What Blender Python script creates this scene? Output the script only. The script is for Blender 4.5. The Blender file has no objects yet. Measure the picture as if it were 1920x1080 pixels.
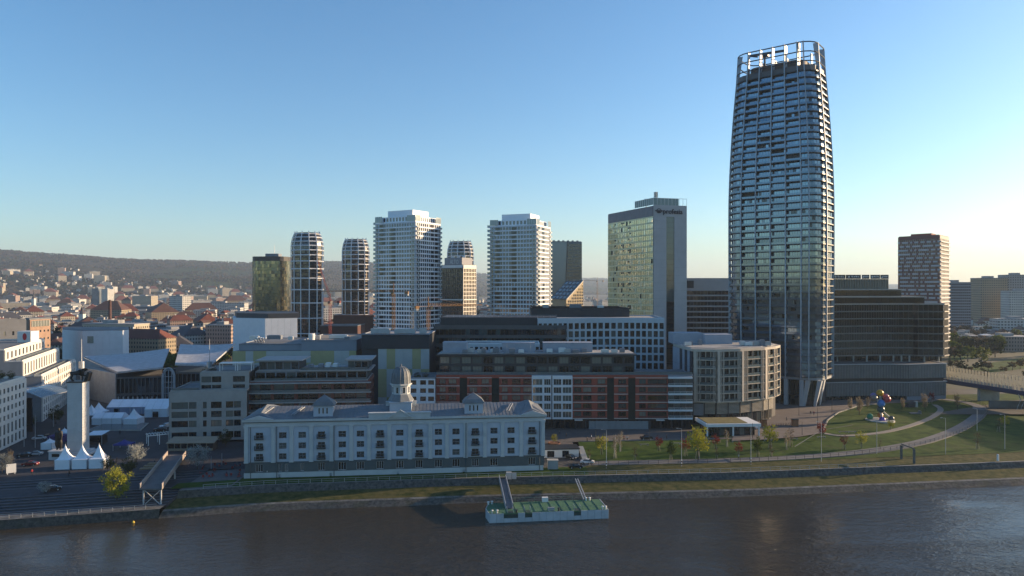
import bpy, bmesh, math, random
from mathutils import Vector, Matrix, noise as mnoise
random.seed(11)
R = math.radians
# ---------------------------------------------------------------- camera, sky, sun, exposure
scene = bpy.context.scene
col = scene.collection
F, CZ, G = 1321.0, 60.0, 6.5            # focal length in photo pixels, camera height, city ground level
cam = bpy.data.cameras.new('camera'); cam_o = bpy.data.objects.new('camera', cam); col.objects.link(cam_o)
cam.sensor_width = 36; cam.lens = 36 * F / 1920; cam.clip_start = 1; cam.clip_end = 60000
cam_o.location = (0, 0, CZ); cam_o.rotation_euler = (R(90), 0, 0)
scene.camera = cam_o
SUN_EL, SUN_AZ = 11.5, 17.0               # degrees; azimuth measured from +X towards +Y
world = bpy.data.worlds.new('World'); scene.world = world; world.use_nodes = True
wn = world.node_tree.nodes; wl = world.node_tree.links
sky = wn.new('ShaderNodeTexSky'); sky.sky_type = 'NISHITA'; sky.sun_disc = False
sky.sun_elevation = R(SUN_EL); sky.sun_rotation = R(90 - SUN_AZ)
sky.altitude = 150; sky.air_density = 1.0; sky.dust_density = 1.0; sky.ozone_density = 3.0
bg = wn['Background']; bg.inputs[1].default_value = 0.10
hs = wn.new('ShaderNodeHueSaturation'); hs.inputs['Saturation'].default_value = 1.16; hs.inputs['Value'].default_value = 1.0
mx = wn.new('ShaderNodeMixRGB'); mx.blend_type = 'MULTIPLY'; mx.inputs[0].default_value = 1; mx.inputs[2].default_value = (.965, 1.01, 1.015, 1)   # clearer, cooler air
wl.new(sky.outputs[0], hs.inputs['Color']); wl.new(hs.outputs[0], mx.inputs[1]); wl.new(mx.outputs[0], bg.inputs[0])
sl = bpy.data.lights.new('sun', 'SUN'); sl.energy = 4.8; sl.angle = R(0.6); sl.color = (1.0, 0.72, 0.44)
so = bpy.data.objects.new('sun', sl); col.objects.link(so)
sd = Vector((math.cos(R(SUN_EL)) * math.cos(R(SUN_AZ)), math.cos(R(SUN_EL)) * math.sin(R(SUN_AZ)), math.sin(R(SUN_EL))))
so.rotation_euler = sd.to_track_quat('Z', 'Y').to_euler(); so.location = (600, 200, 400)
scene.view_settings.view_transform = 'Standard'; scene.view_settings.look = 'None'
scene.view_settings.exposure = 1.28; scene.view_settings.gamma = 1
scene.render.engine = 'CYCLES'; scene.cycles.use_denoising = True
scene.cycles.max_bounces = 6; scene.cycles.diffuse_bounces = 2; scene.cycles.glossy_bounces = 3
scene.cycles.transmission_bounces = 4; scene.cycles.volume_bounces = 0; scene.cycles.transparent_max_bounces = 6
scene.cycles.caustics_reflective = False; scene.cycles.caustics_refractive = False
# ---------------------------------------------------------------- photo pixel -> world helpers
def gx(px, Y): return (px - 960) / F * Y
def gz(py, Y): return CZ - (py - 540) / F * Y
def gy(py, z): return (CZ - z) * F / (py - 540)
def P(px, py, Y): return Vector((gx(px, Y), Y, gz(py, Y)))
def PG(px, py, z): Y = gy(py, z); return Vector((gx(px, Y), Y, z))
def span(pxl, Yl, pxr, Yr):
    a = Vector((gx(pxl, Yl), Yl)); b = Vector((gx(pxr, Yr), Yr)); d = b - a
    return a, math.atan2(d.y, d.x), d.length
def lerp(a, b, t): return a + (b - a) * t
def interp(tab, x):
    if x <= tab[0][0]: return tab[0][1]
    for (x0, y0), (x1, y1) in zip(tab, tab[1:]):
        if x <= x1: return lerp(y0, y1, (x - x0) / (x1 - x0))
    return tab[-1][1]
# ---------------------------------------------------------------- materials
MATS = {}; ALB = .86
def mat(name, c, rough=.75, var=.14, scale=.35, metal=0., spec=.4, bump=0., c2=None, alb=None):
    if name in MATS: return MATS[name]
    if metal < .5: k = ALB if alb is None else alb; c = tuple(x*k for x in c); c2 = c2 and tuple(x*k for x in c2)
    m = bpy.data.materials.new(name); m.use_nodes = True; MATS[name] = m
    n = m.node_tree.nodes; l = m.node_tree.links; b = n['Principled BSDF']
    b.inputs['Roughness'].default_value = rough; b.inputs['Metallic'].default_value = metal
    b.inputs['Specular IOR Level'].default_value = spec
    b.inputs['Base Color'].default_value = (*c, 1)
    if var or c2:
        g = n.new('ShaderNodeNewGeometry'); t = n.new('ShaderNodeTexNoise')
        t.inputs['Scale'].default_value = scale; t.inputs['Detail'].default_value = 6
        t.inputs['Roughness'].default_value = .62
        l.new(g.outputs['Position'], t.inputs['Vector'])
        rr = n.new('ShaderNodeValToRGB'); rr.color_ramp.elements[0].position = .33; rr.color_ramp.elements[1].position = .67
        d = c2 if c2 else tuple(min(1, x * (1 + var)) for x in c)
        e = c if c2 else tuple(x * (1 - var) for x in c)
        rr.color_ramp.elements[0].color = (*e, 1); rr.color_ramp.elements[1].color = (*d, 1)
        l.new(t.outputs['Fac'], rr.inputs[0]); l.new(rr.outputs[0], b.inputs['Base Color'])
        if bump:
            bp = n.new('ShaderNodeBump'); bp.inputs['Strength'].default_value = .6; bp.inputs['Distance'].default_value = bump
            l.new(t.outputs['Fac'], bp.inputs['Height']); l.new(bp.outputs[0], b.inputs['Normal'])
    return m
def glass(name, c, rough=.06, spec=.7, wav=.02, metal=0):
    if name in MATS: return MATS[name]
    m = mat(name, c, rough, 0, 1, metal, spec)
    n = m.node_tree.nodes; l = m.node_tree.links; b = n['Principled BSDF']
    b.inputs['IOR'].default_value = 1.6
    if wav:
        g = n.new('ShaderNodeNewGeometry'); t = n.new('ShaderNodeTexNoise'); t.inputs['Scale'].default_value = .9
        l.new(g.outputs['Position'], t.inputs['Vector'])
        bp = n.new('ShaderNodeBump'); bp.inputs['Strength'].default_value = .25; bp.inputs['Distance'].default_value = wav
        l.new(t.outputs['Fac'], bp.inputs['Height']); l.new(bp.outputs[0], b.inputs['Normal'])
    return m
def leafmat(name, c, c2):
    if name in MATS: return MATS[name]
    m = mat(name, c, .8, 0, .8, c2=c2, spec=.15)
    n = m.node_tree.nodes; l = m.node_tree.links; b = n['Principled BSDF']
    tr = n.new('ShaderNodeBsdfTranslucent'); mx = n.new('ShaderNodeMixShader'); mx.inputs[0].default_value = .3
    src = b.inputs['Base Color'].links[0].from_socket
    l.new(src, tr.inputs['Color']); l.new(b.outputs[0], mx.inputs[1]); l.new(tr.outputs[0], mx.inputs[2])
    l.new(mx.outputs[0], n['Material Output'].inputs['Surface'])
    return m
# ---------------------------------------------------------------- mesh builder
class MB:
    def __init__(s): s.v = []; s.f = []; s.mi = []; s.k = 0; s.T = None
    def add(s, vs, fs):
        o = len(s.v)
        if s.T is not None: vs = [s.T @ Vector(p) for p in vs]
        s.v += [tuple(p) for p in vs]
        for f in fs: s.f.append(tuple(i + o for i in f)); s.mi.append(s.k)
    def box(s, x0, x1, y0, y1, z0, z1):
        s.add([(x0,y0,z0),(x1,y0,z0),(x1,y1,z0),(x0,y1,z0),(x0,y0,z1),(x1,y0,z1),(x1,y1,z1),(x0,y1,z1)],
              [(0,3,2,1),(4,5,6,7),(0,1,5,4),(1,2,6,5),(2,3,7,6),(3,0,4,7)])
        return s
    def quad(s, *p): s.add(p, [tuple(range(len(p)))]); return s
    def prism(s, pts, z0, z1, top=None):
        n = len(pts); t = top or pts
        s.add([(*p[:2], z0) for p in pts] + [(*p[:2], z1) for p in t],
              [tuple(range(n))[::-1], tuple(range(n, 2*n))] + [(i, (i+1) % n, n+(i+1) % n, n+i) for i in range(n)])
        return s
    def extr(s, prof, x0, x1):          # profile in (y,z) extruded along x
        n = len(prof)
        s.add([(x0, *p) for p in prof] + [(x1, *p) for p in prof],
              [tuple(range(n)), tuple(range(n, 2*n))[::-1]] + [(i, n+i, n+(i+1) % n, (i+1) % n) for i in range(n)])
        return s
    def bar(s, a, b, w, h=None):
        a = Vector(a); b = Vector(b); d = b - a; h = h or w
        if d.length < 1e-6: return s
        d.normalize(); up = Vector((0, 0, 1)) if abs(d.z) < .95 else Vector((0, 1, 0))
        x = d.cross(up).normalized() * w / 2; y = x.cross(d).normalized() * h / 2
        vs = [a-x-y, a+x-y, a+x+y, a-x+y, b-x-y, b+x-y, b+x+y, b-x+y]
        s.add(vs, [(0,1,2,3),(4,7,6,5),(0,4,5,1),(1,5,6,2),(2,6,7,3),(3,7,4,0)]); return s
    def tube(s, pts, rad, n=6):
        pts = [Vector(p) for p in pts]; rs = rad if isinstance(rad, (list, tuple)) else [rad]*len(pts)
        vs = []; fs = []
        for i, p in enumerate(pts):
            d = (pts[min(i+1, len(pts)-1)] - pts[max(i-1, 0)]).normalized()
            up = Vector((0, 0, 1)) if abs(d.z) < .9 else Vector((1, 0, 0))
            x = d.cross(up).normalized(); y = x.cross(d)
            vs += [p + (x*math.cos(6.28319*k/n) + y*math.sin(6.28319*k/n))*rs[i] for k in range(n)]
        for i in range(len(pts)-1):
            for k in range(n): fs.append((i*n+k, i*n+(k+1) % n, (i+1)*n+(k+1) % n, (i+1)*n+k))
        fs += [tuple(range(n))[::-1], tuple(range((len(pts)-1)*n, len(pts)*n))]
        s.add(vs, fs); return s
    def lathe(s, prof, n=16, cx=0, cy=0, sx=1, sy=1):
        vs = []; fs = []
        for r, z in prof: vs += [(cx+r*sx*math.cos(6.28319*k/n), cy+r*sy*math.sin(6.28319*k/n), z) for k in range(n)]
        for i in range(len(prof)-1):
            for k in range(n): fs.append((i*n+k, i*n+(k+1) % n, (i+1)*n+(k+1) % n, (i+1)*n+k))
        fs += [tuple(range(n))[::-1], tuple(range((len(prof)-1)*n, len(prof)*n))]
        s.add(vs, fs); return s
    def ball(s, c, r, n=12):
        pr = [(max(.02, math.sin(math.pi*i/n))*r, c[2]-math.cos(math.pi*i/n)*r) for i in range(n+1)]
        return s.lathe(pr, n*2, c[0], c[1])
    def mesh(s, name, mats):
        me = bpy.data.meshes.new(name); me.from_pydata(s.v, [], s.f)
        for m in (mats if isinstance(mats, (list, tuple)) else [mats]): me.materials.append(m)
        me.polygons.foreach_set('material_index', s.mi); me.update(); return me
    def build(s, name, mats, parent=None, smooth=False, kind=None, loc=None):
        me = s.mesh(name, mats)
        if smooth:
            me.polygons.foreach_set('use_smooth', [True]*len(me.polygons))
        return put(name, me, parent, loc=loc, kind=kind)
def put(name, me, parent=None, M=None, loc=None, kind=None):
    o = bpy.data.objects.new(name, me); col.objects.link(o)
    if parent: o.parent = parent
    if M is not None: o.matrix_local = M
    if loc is not None: o.location = loc
    if kind: o['kind'] = kind
    return o
def thing(name, label, cat, loc=(0, 0, 0), rz=0, group=None):
    o = bpy.data.objects.new(name, None); col.objects.link(o); o.empty_display_size = .5
    o.location = loc; o.rotation_euler = (0, 0, rz); return tag(o, label, cat, group)
def tag(o, label, cat, group=None):
    o['label'] = label; o['category'] = cat
    if group: o['group'] = group
    return o
def struct(o): o['kind'] = 'structure'; return o
def clone(o, loc, rz=0, s=1, label=None):
    c = o.copy(); col.objects.link(c); c.location = loc; c.rotation_euler = (0, 0, rz)
    c.scale = (s, s, s) if not isinstance(s, tuple) else s
    if label: c['label'] = label
    for ch in o.children:
        d = ch.copy(); col.objects.link(d); d.parent = c
        for g in ch.children:
            e = g.copy(); col.objects.link(e); e.parent = d
    return c
# ---------------------------------------------------------------- shared materials
GL = [glass('window_glass_dark', (.012, .016, .02)), glass('window_glass_blue', (.02, .03, .04)),
      glass('window_glass_curtain', (.16, .17, .15), .15), glass('window_glass_pale', (.07, .09, .09), .1),
      glass('window_glass_black', (.005, .006, .008), .12, .4)]
WHITE = mat('white_render', (.74, .74, .72), .8, .06, .15)
OFFW = mat('offwhite_cladding', (.62, .61, .57), .75, .08, .2)
STONE = mat('stone_cladding', (.42, .41, .38), .8, .1, .5)
CONC = mat('concrete', (.34, .34, .33), .85, .15, .4, bump=.01)
GREY = mat('grey_metal', (.2, .22, .25), .5, .1, .3)
ROOFG = mat('grey_roof_membrane', (.16, .17, .18), .9, .25, .15)
ROOFL = mat('pale_roof_gravel', (.32, .32, .32), .95, .25, .12)
DARK = mat('dark_cladding', (.035, .037, .045), .45, .15, .3)
ANTH = mat('anthracite_frame', (.03, .033, .038), .4, 0)
BRICK = mat('red_brick', (.3, .07, .045), .85, .2, .8, c2=(.21, .05, .035))
ALU = mat('aluminium', (.55, .57, .6), .35, 0, metal=.6)
STEEL = mat('galvanised_steel', (.42, .44, .46), .45, .1, .8, metal=.4)
FRW = mat('white_window_frame', (.65, .65, .65), .6, 0)
ASPH = mat('asphalt', (.05, .05, .053), .9, .3, .12)
PAVE = mat('paving', (.13, .125, .125), .9, .2, .3)
# ---------------------------------------------------------------- windows and facades
WC = {}
def wmesh(w, h, frame, g, mull=1, bar=0):
    key = (round(w, 2), round(h, 2), frame.name, g, mull, bar)
    if key in WC: return WC[key]
    b = MB(); t = .09
    b.box(0, w, -.06, .1, 0, t); b.box(0, w, -.06, .1, h-t, h); b.box(0, t, -.06, .1, t, h-t); b.box(w-t, w, -.06, .1, t, h-t)
    for i in range(mull): x = w*(i+1)/(mull+1); b.box(x-.04, x+.04, -.05, .09, t, h-t)
    if bar: b.box(t, w-t, -.045, .085, h*bar-.04, h*bar+.04)
    b.k = 1; b.quad((t, .02, t), (w-t, .02, t), (w-t, .02, h-t), (t, .02, h-t))
    if g == 0 and random.random() < 2:            # a drawn blind behind part of some panes
        pass
    WC[key] = b.mesh('window', [frame, GL[g]]); return WC[key]
def fmat(p0, p1):
    d = (Vector(p1) - Vector(p0)); L = d.length; d /= L
    return Matrix(((d.x, -d.y, 0, p0[0]), (d.y, d.x, 0, p0[1]), (0, 0, 1, 0), (0, 0, 0, 1))), L
GW = (0, 0, 1, 4, 2, 3)
def even(L, n, w, m0=None, m1=None):
    """n openings of width share w of each equal bay"""
    m0 = 0 if m0 is None else m0; m1 = m0 if m1 is None else m1
    bay = (L - m0 - m1) / n
    return [(m0 + bay*(i+.5) - bay*w/2, m0 + bay*(i+.5) + bay*w/2) for i in range(n)]
def floors(z0, n, fh, lo, hi): return [(z0+i*fh+lo, z0+i*fh+hi) for i in range(n)]
def fac(T, p0, p1, z0, z1, cols, rows, wall, t=.3, joined=False, frame=None, gw=GW, skip=None, mull=1, bar=0, wname='window', wallname='wall', band=None, glassname='window_glazing'):
    """a wall skin with real openings on the line p0>p1 of thing T (outside on the right-hand side), windows set in it"""
    M, L = fmat(p0, p1); frame = frame or ANTH
    b = MB(); b.T = M; zs = z0
    def hb(za, zb):
        if zb - za > .02: b.box(0, L, -t, 0, za, zb)
    rows = sorted(rows); cols = sorted(cols)
    for (ra, rb) in rows:
        hb(zs, ra); xs = 0
        for (ca, cb) in cols:
            if ca - xs > .02: b.box(xs, ca, -t, 0, ra, rb)
            xs = cb
        if L - xs > .02: b.box(xs, L, -t, 0, ra, rb)
        zs = rb
    hb(zs, z1)
    w = b.build(wallname, wall, T)
    if joined:
        j = MB(); j.T = M
    for r, (ra, rb) in enumerate(rows):
        for c, (ca, cb) in enumerate(cols):
            g = skip(r, c) if skip else None
            if g == -1: continue
            if g is None: g = random.choice(gw)
            if joined:
                j.k = 1 + g; y = -.03 + random.uniform(-.02, .02); j.quad((ca, y, ra), (cb, y, ra), (cb, y, rb), (ca, y, rb))
                if mull and cb - ca > 1.5:
                    j.k = 0
                    for i in range(mull): x = lerp(ca, cb, (i+1)/(mull+1)); j.box(x-.05, x+.05, -.12, -.06, ra, rb)
            else:
                put(wname, wmesh(cb-ca-.02, rb-ra-.02, frame, g, mull, bar), T, M @ Matrix.Translation((ca+.01, -.1, ra+.01)))
    if joined: j.build(glassname, [frame]+GL, T, kind='stuff')
    return w
def rails(T, pts, z, h=1.05, mat_=None, name='railing', step=2.0, gl=None):
    b = MB()
    for p, q in zip(pts, pts[1:]):
        p = Vector((*p, 0)); q = Vector((*q, 0)); n = max(1, int((q-p).length/step))
        b.bar(p+Vector((0,0,z+h)), q+Vector((0,0,z+h)), .07)
        for i in range(n+1): a = p.lerp(q, i/n); b.bar(a+Vector((0,0,z)), a+Vector((0,0,z+h)), .05)
        if gl is not None:
            b.k = 1; b.quad(p+Vector((0,0,z+.05)), q+Vector((0,0,z+.05)), q+Vector((0,0,z+h-.05)), p+Vector((0,0,z+h-.05))); b.k = 0
    return b.build(name, [mat_ or STEEL] + ([gl] if gl is not None else []), T)
RAILG = glass('balustrade_glass', (.10, .13, .14), .08, .6)
def units(T, spots, z, m=None):
    for (x, y, w, d, h) in spots:
        b = MB(); b.box(x, x+w, y, y+d, z+.15, z+h); b.box(x+.1*w, x+.9*w, y+.1*d, y+.9*d, z+h, z+h+.12)
        b.box(x+.05*w, x+.15*w, y, y+d, z, z+.15); b.box(x+.85*w, x+.95*w, y, y+d, z, z+.15)
        for k in range(3): b.box(x+.08*w, x+.92*w, y-.04, y, z+.3+k*(h-.4)/3, z+.38+k*(h-.4)/3)
        b.build('roof_unit', m or random.choice([ALU, STEEL, WHITE, GREY]), T)
def flat_roof(T, pts, z, m=None, par=.9, pm=None, th=.35):
    """roof deck and a parapet round it, pts counter-clockwise"""
    b = MB(); b.prism(pts, z-.3, z); b.build('roof', m or ROOFG, T)
    if par:
        b = MB(); n = len(pts); c = [Vector(p) for p in pts]; cen = sum(c, Vector((0, 0)))/n
        inn = []
        for i in range(n):
            a, q, r = c[i-1], c[i], c[(i+1) % n]
            d1 = (q-a).normalized(); d2 = (r-q).normalized(); n1 = Vector((-d1.y, d1.x)); n2 = Vector((-d2.y, d2.x))
            bis = (n1+n2).normalized(); inn.append(q + bis*th/max(.3, bis.dot(n1)))
        for i in range(n):
            k = (i+1) % n
            b.prism([c[i], c[k], inn[k], inn[i]], z, z+par)
        b.build('parapet', pm or m or ROOFG, T)
# ================================================================ river, banks, ground, hills
SHORE = [(-900, 60), (-160, 167), (-127, 175), (-69, 189.6), (-9, 197), (67.7, 203), (156.5, 215.4), (260, 231), (900, 330), (4000, 800)]
def shore(X): return interp(SHORE, X)
def water_mat():
    m = mat('river_water', (.022, .026, .028), .14, 0, 1, spec=.35)
    n = m.node_tree.nodes; l = m.node_tree.links; b = n['Principled BSDF']; b.inputs['IOR'].default_value = 1.33
    g = n.new('ShaderNodeNewGeometry'); mp = n.new('ShaderNodeMapping'); mp.inputs['Scale'].default_value = (.6, 1.0, 1)
    mp.inputs['Rotation'].default_value = (0, 0, R(-12)); l.new(g.outputs['Position'], mp.inputs['Vector'])
    hs = []
    for sc, det, w in ((.55, 4, 1.), (.06, 3, 1.6), (2.2, 2, .3)):
        t = n.new('ShaderNodeTexNoise'); t.inputs['Scale'].default_value = sc; t.inputs['Detail'].default_value = det
        l.new(mp.outputs[0], t.inputs['Vector'])
        k = n.new('ShaderNodeMath'); k.operation = 'MULTIPLY'; k.inputs[1].default_value = w; l.new(t.outputs['Fac'], k.inputs[0]); hs.append(k)
    a = n.new('ShaderNodeMath'); l.new(hs[0].outputs[0], a.inputs[0]); l.new(hs[1].outputs[0], a.inputs[1])
    c = n.new('ShaderNodeMath'); l.new(a.outputs[0], c.inputs[0]); l.new(hs[2].outputs[0], c.inputs[1])
    bp = n.new('ShaderNodeBump'); bp.inputs['Strength'].default_value = 1.0; bp.inputs['Distance'].default_value = .5
    m3 = n.new('ShaderNodeMapping'); m3.inputs['Scale'].default_value = (.25, 1.0, 1); m3.inputs['Rotation'].default_value = (0, 0, R(-7)); l.new(g.outputs['Position'], m3.inputs['Vector'])
    t3 = n.new('ShaderNodeTexNoise'); t3.inputs['Scale'].default_value = .035; t3.inputs['Detail'].default_value = 4; t3.inputs['Distortion'].default_value = 1.2; l.new(m3.outputs[0], t3.inputs['Vector'])
    r3 = n.new('ShaderNodeMapRange'); r3.inputs[1].default_value = .35; r3.inputs[2].default_value = .65; r3.inputs[3].default_value = .25; r3.inputs[4].default_value = 1.0; l.new(t3.outputs['Fac'], r3.inputs[0]); l.new(r3.outputs[0], bp.inputs['Strength'])
    l.new(c.outputs[0], bp.inputs['Height']); l.new(bp.outputs[0], b.inputs['Normal'])
    # calm and ruffled patches, silt
    t = n.new('ShaderNodeTexNoise'); t.inputs['Scale'].default_value = .018; t.inputs['Detail'].default_value = 5; l.new(mp.outputs[0], t.inputs['Vector'])
    r = n.new('ShaderNodeMapRange'); r.inputs[1].default_value = .35; r.inputs[2].default_value = .7; r.inputs[3].default_value = .04; r.inputs[4].default_value = .14
    l.new(t.outputs['Fac'], r.inputs[0]); l.new(r.outputs[0], b.inputs['Roughness'])
    rr = n.new('ShaderNodeValToRGB'); rr.color_ramp.elements[0].color = (.048, .04, .028, 1); rr.color_ramp.elements[1].color = (.024, .023, .021, 1)
    l.new(t.outputs['Fac'], rr.inputs[0]); l.new(rr.outputs[0], b.inputs['Base Color'])
    return m
b = MB(); b.quad((-5000, -2500, 0), (5000, -2500, 0), (5000, 900, 0), (-5000, 900, 0))
struct(b.build('river', water_mat()))

GRASS = mat('grass', (.02, .05, .008), .95, 0, .22, c2=(.07, .115, .02), spec=.1, bump=.08)
def worn(m, col_, sc, lo, hi):
    n = m.node_tree.nodes; l = m.node_tree.links; bs = n['Principled BSDF']; src = bs.inputs['Base Color'].links[0].from_socket
    g = n.new('ShaderNodeNewGeometry'); t = n.new('ShaderNodeTexNoise'); t.inputs['Scale'].default_value = sc; t.inputs['Detail'].default_value = 7; t.inputs['Roughness'].default_value = .7; t.inputs['Distortion'].default_value = .6; l.new(g.outputs['Position'], t.inputs['Vector'])
    r = n.new('ShaderNodeMapRange'); r.inputs[1].default_value = lo; r.inputs[2].default_value = hi; r.inputs[4].default_value = .45; l.new(t.outputs['Fac'], r.inputs[0])
    mx = n.new('ShaderNodeMixRGB'); mx.inputs[2].default_value = (*col_, 1); l.new(r.outputs[0], mx.inputs[0]); l.new(src, mx.inputs[1]); l.new(mx.outputs[0], bs.inputs['Base Color'])
worn(GRASS, (.105, .085, .045), .09, .52, .72); worn(GRASS, (.018, .034, .008), .6, .55, .68)
GRASS2 = mat('rough_grass', (.03, .045, .012), .95, 0, .45, c2=(.12, .105, .04), spec=.1, bump=.08)
RUBBLE = mat('rubble_stone', (.03, .03, .03), .95, 0, 1.2, c2=(.12, .115, .105), bump=.12)
KERB = mat('pale_kerb_stone', (.19, .19, .18), .85, .2, .6)
worn(RUBBLE, (.03, .04, .015), .25, .5, .65); worn(GRASS2, (.13, .105, .05), .2, .5, .7)
CITYG = mat('city_ground', (.05, .05, .048), .95, 0, .02, c2=(.11, .105, .09))
XS = [-900, -500, -300] + list(range(-200, 261, 8)) + [300, 400, 600, 900, 4000]
def strip(name, f0, f1, mt, x0=-1e9, x1=1e9, n=1, jit=0, kind='structure', sub=1):
    """ground strip between two bank lines; f(X) -> (offset from the water's edge, z)"""
    xs = [x for x in XS if x0 <= x <= x1]
    if x0 > -1e8: xs = sorted(set([x0] + xs))
    if x1 < 1e8: xs = sorted(set(xs + [x1]))
    vs = []; fs = []
    for i, X in enumerate(xs):
        for k in range(n+1):
            d0, z0 = f0(X); d1, z1 = f1(X); t = k/n
            vs.append((X, shore(X)+lerp(d0, d1, t), lerp(z0, z1, t) + (random.uniform(-jit, jit) if 0 < k < n else 0)))
    for i in range(len(xs)-1):
        for k in range(n):
            a = i*(n+1)+k; fs.append((a, a+n+1, a+n+2, a+1))
    b = MB(); b.add(vs, fs); o = b.build(name, mt); o['kind'] = kind; return o
XL = -92.0                                   # where the stone terraces end and the grassed bank begins
C = lambda d, z: (lambda X: (d, z))
strip('bank_revetment', C(-2.5, -1.2), C(1.5, 1.2), RUBBLE, XL, n=3, jit=.18)
strip('bank_revetment', C(-.4, -1.2), C(.2, 2.3), RUBBLE, x1=XL, n=2, jit=.05)
WETS = mat('worn_bank_stone', (.06, .06, .055), .9, 0, .5, c2=(.2, .195, .18), bump=.05)
strip('bank_kerb', C(1.5, 1.22), C(2.3, 1.5), WETS, XL)
strip('bank_kerb', C(.2, 2.3), C(3.5, 2.4), WETS, x1=XL)
strip('bank_grass', C(2.3, 1.5), C(9.2, 2.3), GRASS2, XL, n=4, jit=.1)
strip('embankment_slope', C(9.2, 2.3), C(10.6, 4.1), RUBBLE, XL, n=3, jit=.08)
strip('embankment_coping', C(10.6, 4.1), C(11.3, 4.15), KERB, XL)
WX0, WX1, DX1 = -79., 10.5, 24.               # warehouse, forecourt
strip('bank_lawn', C(11.3, 4.15), C(20, 4.3), GRASS, WX0+0, DX1-1, n=3, jit=.05)
strip('bank_lawn', C(11.3, 4.15), C(21.5, 4.35), GRASS2, DX1-1, n=4, jit=.05)
strip('lower_plaza', C(11.3, 4.15), C(30, 4.6), PAVE, XL, WX0)
strip('bank_lawn', C(12.5, 4.22), C(17.5, 4.42), GRASS, WX0-16, WX0-.5, n=2, jit=.03)
strip('forecourt', C(20, 4.3), C(36, 4.5), ASPH, WX0, DX1-1)
strip('riverside_path', C(21.5, 4.35), C(26.5, 4.45), mat('path_asphalt', (.15, .15, .155), .9, .12, .3), DX1-1, 118)
strip('sloping_lawn', C(26.5, 4.45), C(46, G), GRASS, DX1-1, 70, n=5, jit=.06)
# the terraces of wide stone steps in front of the square
TD = [3.5, 5.2, 7, 8.8, 10.6, 12.4, 14.2, 23, 25, 27, 29]
TZ = [2.4, 2.65, 2.95, 3.25, 3.55, 3.85, 4.15, 4.2, 4.45, 4.7, 4.95]
STEP = mat('dark_step_stone', (.042, .044, .055), .9, .3, .4); NOSE = mat('step_edge_stone', (.11, .11, .125), .85, .2, .5)
ts = thing('terrace_steps', 'wide dark stone steps running down from the square to the river railing', 'steps')
for i in range(len(TD)):
    d0 = TD[i]; d1 = TD[i+1] if i+1 < len(TD) else 31; z = TZ[i]
    xs = [-300, -200, -160, -127, -110, XL]
    b = MB()
    for xa, xb in zip(xs, xs[1:]):
        ya, yb = shore(xa), shore(xb)
        b.add([(xa, ya+d0, z-.8), (xb, yb+d0, z-.8), (xb, yb+d1, z-.8), (xa, ya+d1, z-.8), (xa, ya+d0, z), (xb, yb+d0, z), (xb, yb+d1, z), (xa, ya+d1, z)],
              [(0,1,5,4), (4,5,6,7), (1,2,6,5)])
        b.k = 1; b.add([(xa, ya+d0-.01, z-.12), (xb, yb+d0-.01, z-.12), (xb, yb+d0-.01, z+.01), (xa, ya+d0-.01, z+.01), (xa, ya+d0+.5, z+.01), (xb, yb+d0+.5, z+.01)], [(0,1,2,3), (3,2,5,4)]); b.k = 0
    b.build('step', [STEP, NOSE], ts)
b = MB(); xs = [-900, -300, -200, -160, -127, -110, -100, XL]
for xa, xb in zip(xs, xs[1:]):
    b.quad((xa, shore(xa)+30, 4.95), (xb, shore(xb)+30, 4.95), (xb, 300, G), (xa, 300, G))
b.quad((XL, shore(XL)+30, 4.95), (WX0, shore(WX0)+29, 4.6), (WX0, 300, G), (XL, 300, G))
struct(b.build('square', mat('dark_granite_setts', (.036, .037, .045), .85, .25, .25)))
# upper promenade, one sheet to the horizon behind it
b = MB(); b.quad((WX0, 236, G-.02), (DX1-3, 236, G-.02), (DX1-3, 300, G-.02), (WX0, 300, G-.02))
xs = [DX1-3] + list(range(24, 320, 8))
for xa, xb in zip(xs, xs[1:]):
    if shore(xb)+50+max(0, xb-92)*.45 < 330: b.quad((xa, shore(xa)+45.5+max(0, xa-92)*.47, G-.02), (xb, shore(xb)+45.5+max(0, xb-92)*.47, G-.02), (xb, 330, G-.02), (xa, 330, G-.02))
struct(b.build('promenade', mat('promenade_paving', (.14, .12, .11), .9, .2, .3, c2=(.09, .085, .085))))
b = MB(); b.quad((-9000, 299, G-.06), (9000, 299, G-.06), (9000, 16000, G-.06), (-9000, 16000, G-.06))
b.quad((-9000, 60, G-.4), (-300, 130, G-.4), (-300, 299, G-.06), (-9000, 299, G-.06))
struct(b.build('ground', CITYG))
# rising ground under the bridge, east
b = MB()
xs = list(range(70, 320, 10)) + [400, 700, 2000]
for xa, xb in zip(xs, xs[1:]):
    n = 6
    for k in range(n):
        f = lambda X, t: (X, shore(X)+lerp(20 if X > 118 else 46.2, 118, t), lerp(4.34, G+.02, min(1, t*2.2)) if X > 118 else G+.02)
        b.quad(f(xa, k/n), f(xb, k/n), f(xb, (k+1)/n), f(xa, (k+1)/n))
struct(b.build('east_lawn', GRASS))
# the opposite bank behind the camera, wooded
b = MB(); b.box(-9000, 9000, -9000, -260, -3, 5); struct(b.build('south_bank', GRASS2))
rb = random.Random(77); b = MB(); LFS = mat('bare_riverside_wood', (.03, .03, .015), .95, 0, .05, c2=(.09, .075, .04), spec=.1)
for _ in range(2200):
    p = Vector((rb.uniform(-2600, 2600), -272-abs(rb.gauss(0, 60)), rb.uniform(5, 19))); s_ = rb.uniform(2, 4.5)
    for k in range(3):
        u = Vector((rb.gauss(0, 1), rb.gauss(0, 1), rb.gauss(0, 1))).normalized()*s_; v = u.orthogonal().normalized()*s_; c = p+Vector((rb.gauss(0, 2), rb.gauss(0, 2), rb.gauss(0, 2))); b.quad(c-u, c+v, c+u, c-v)
o = b.build('riverside_wood', LFS, kind='stuff'); o['label'] = 'bare riverside woodland along the opposite bank'
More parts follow.
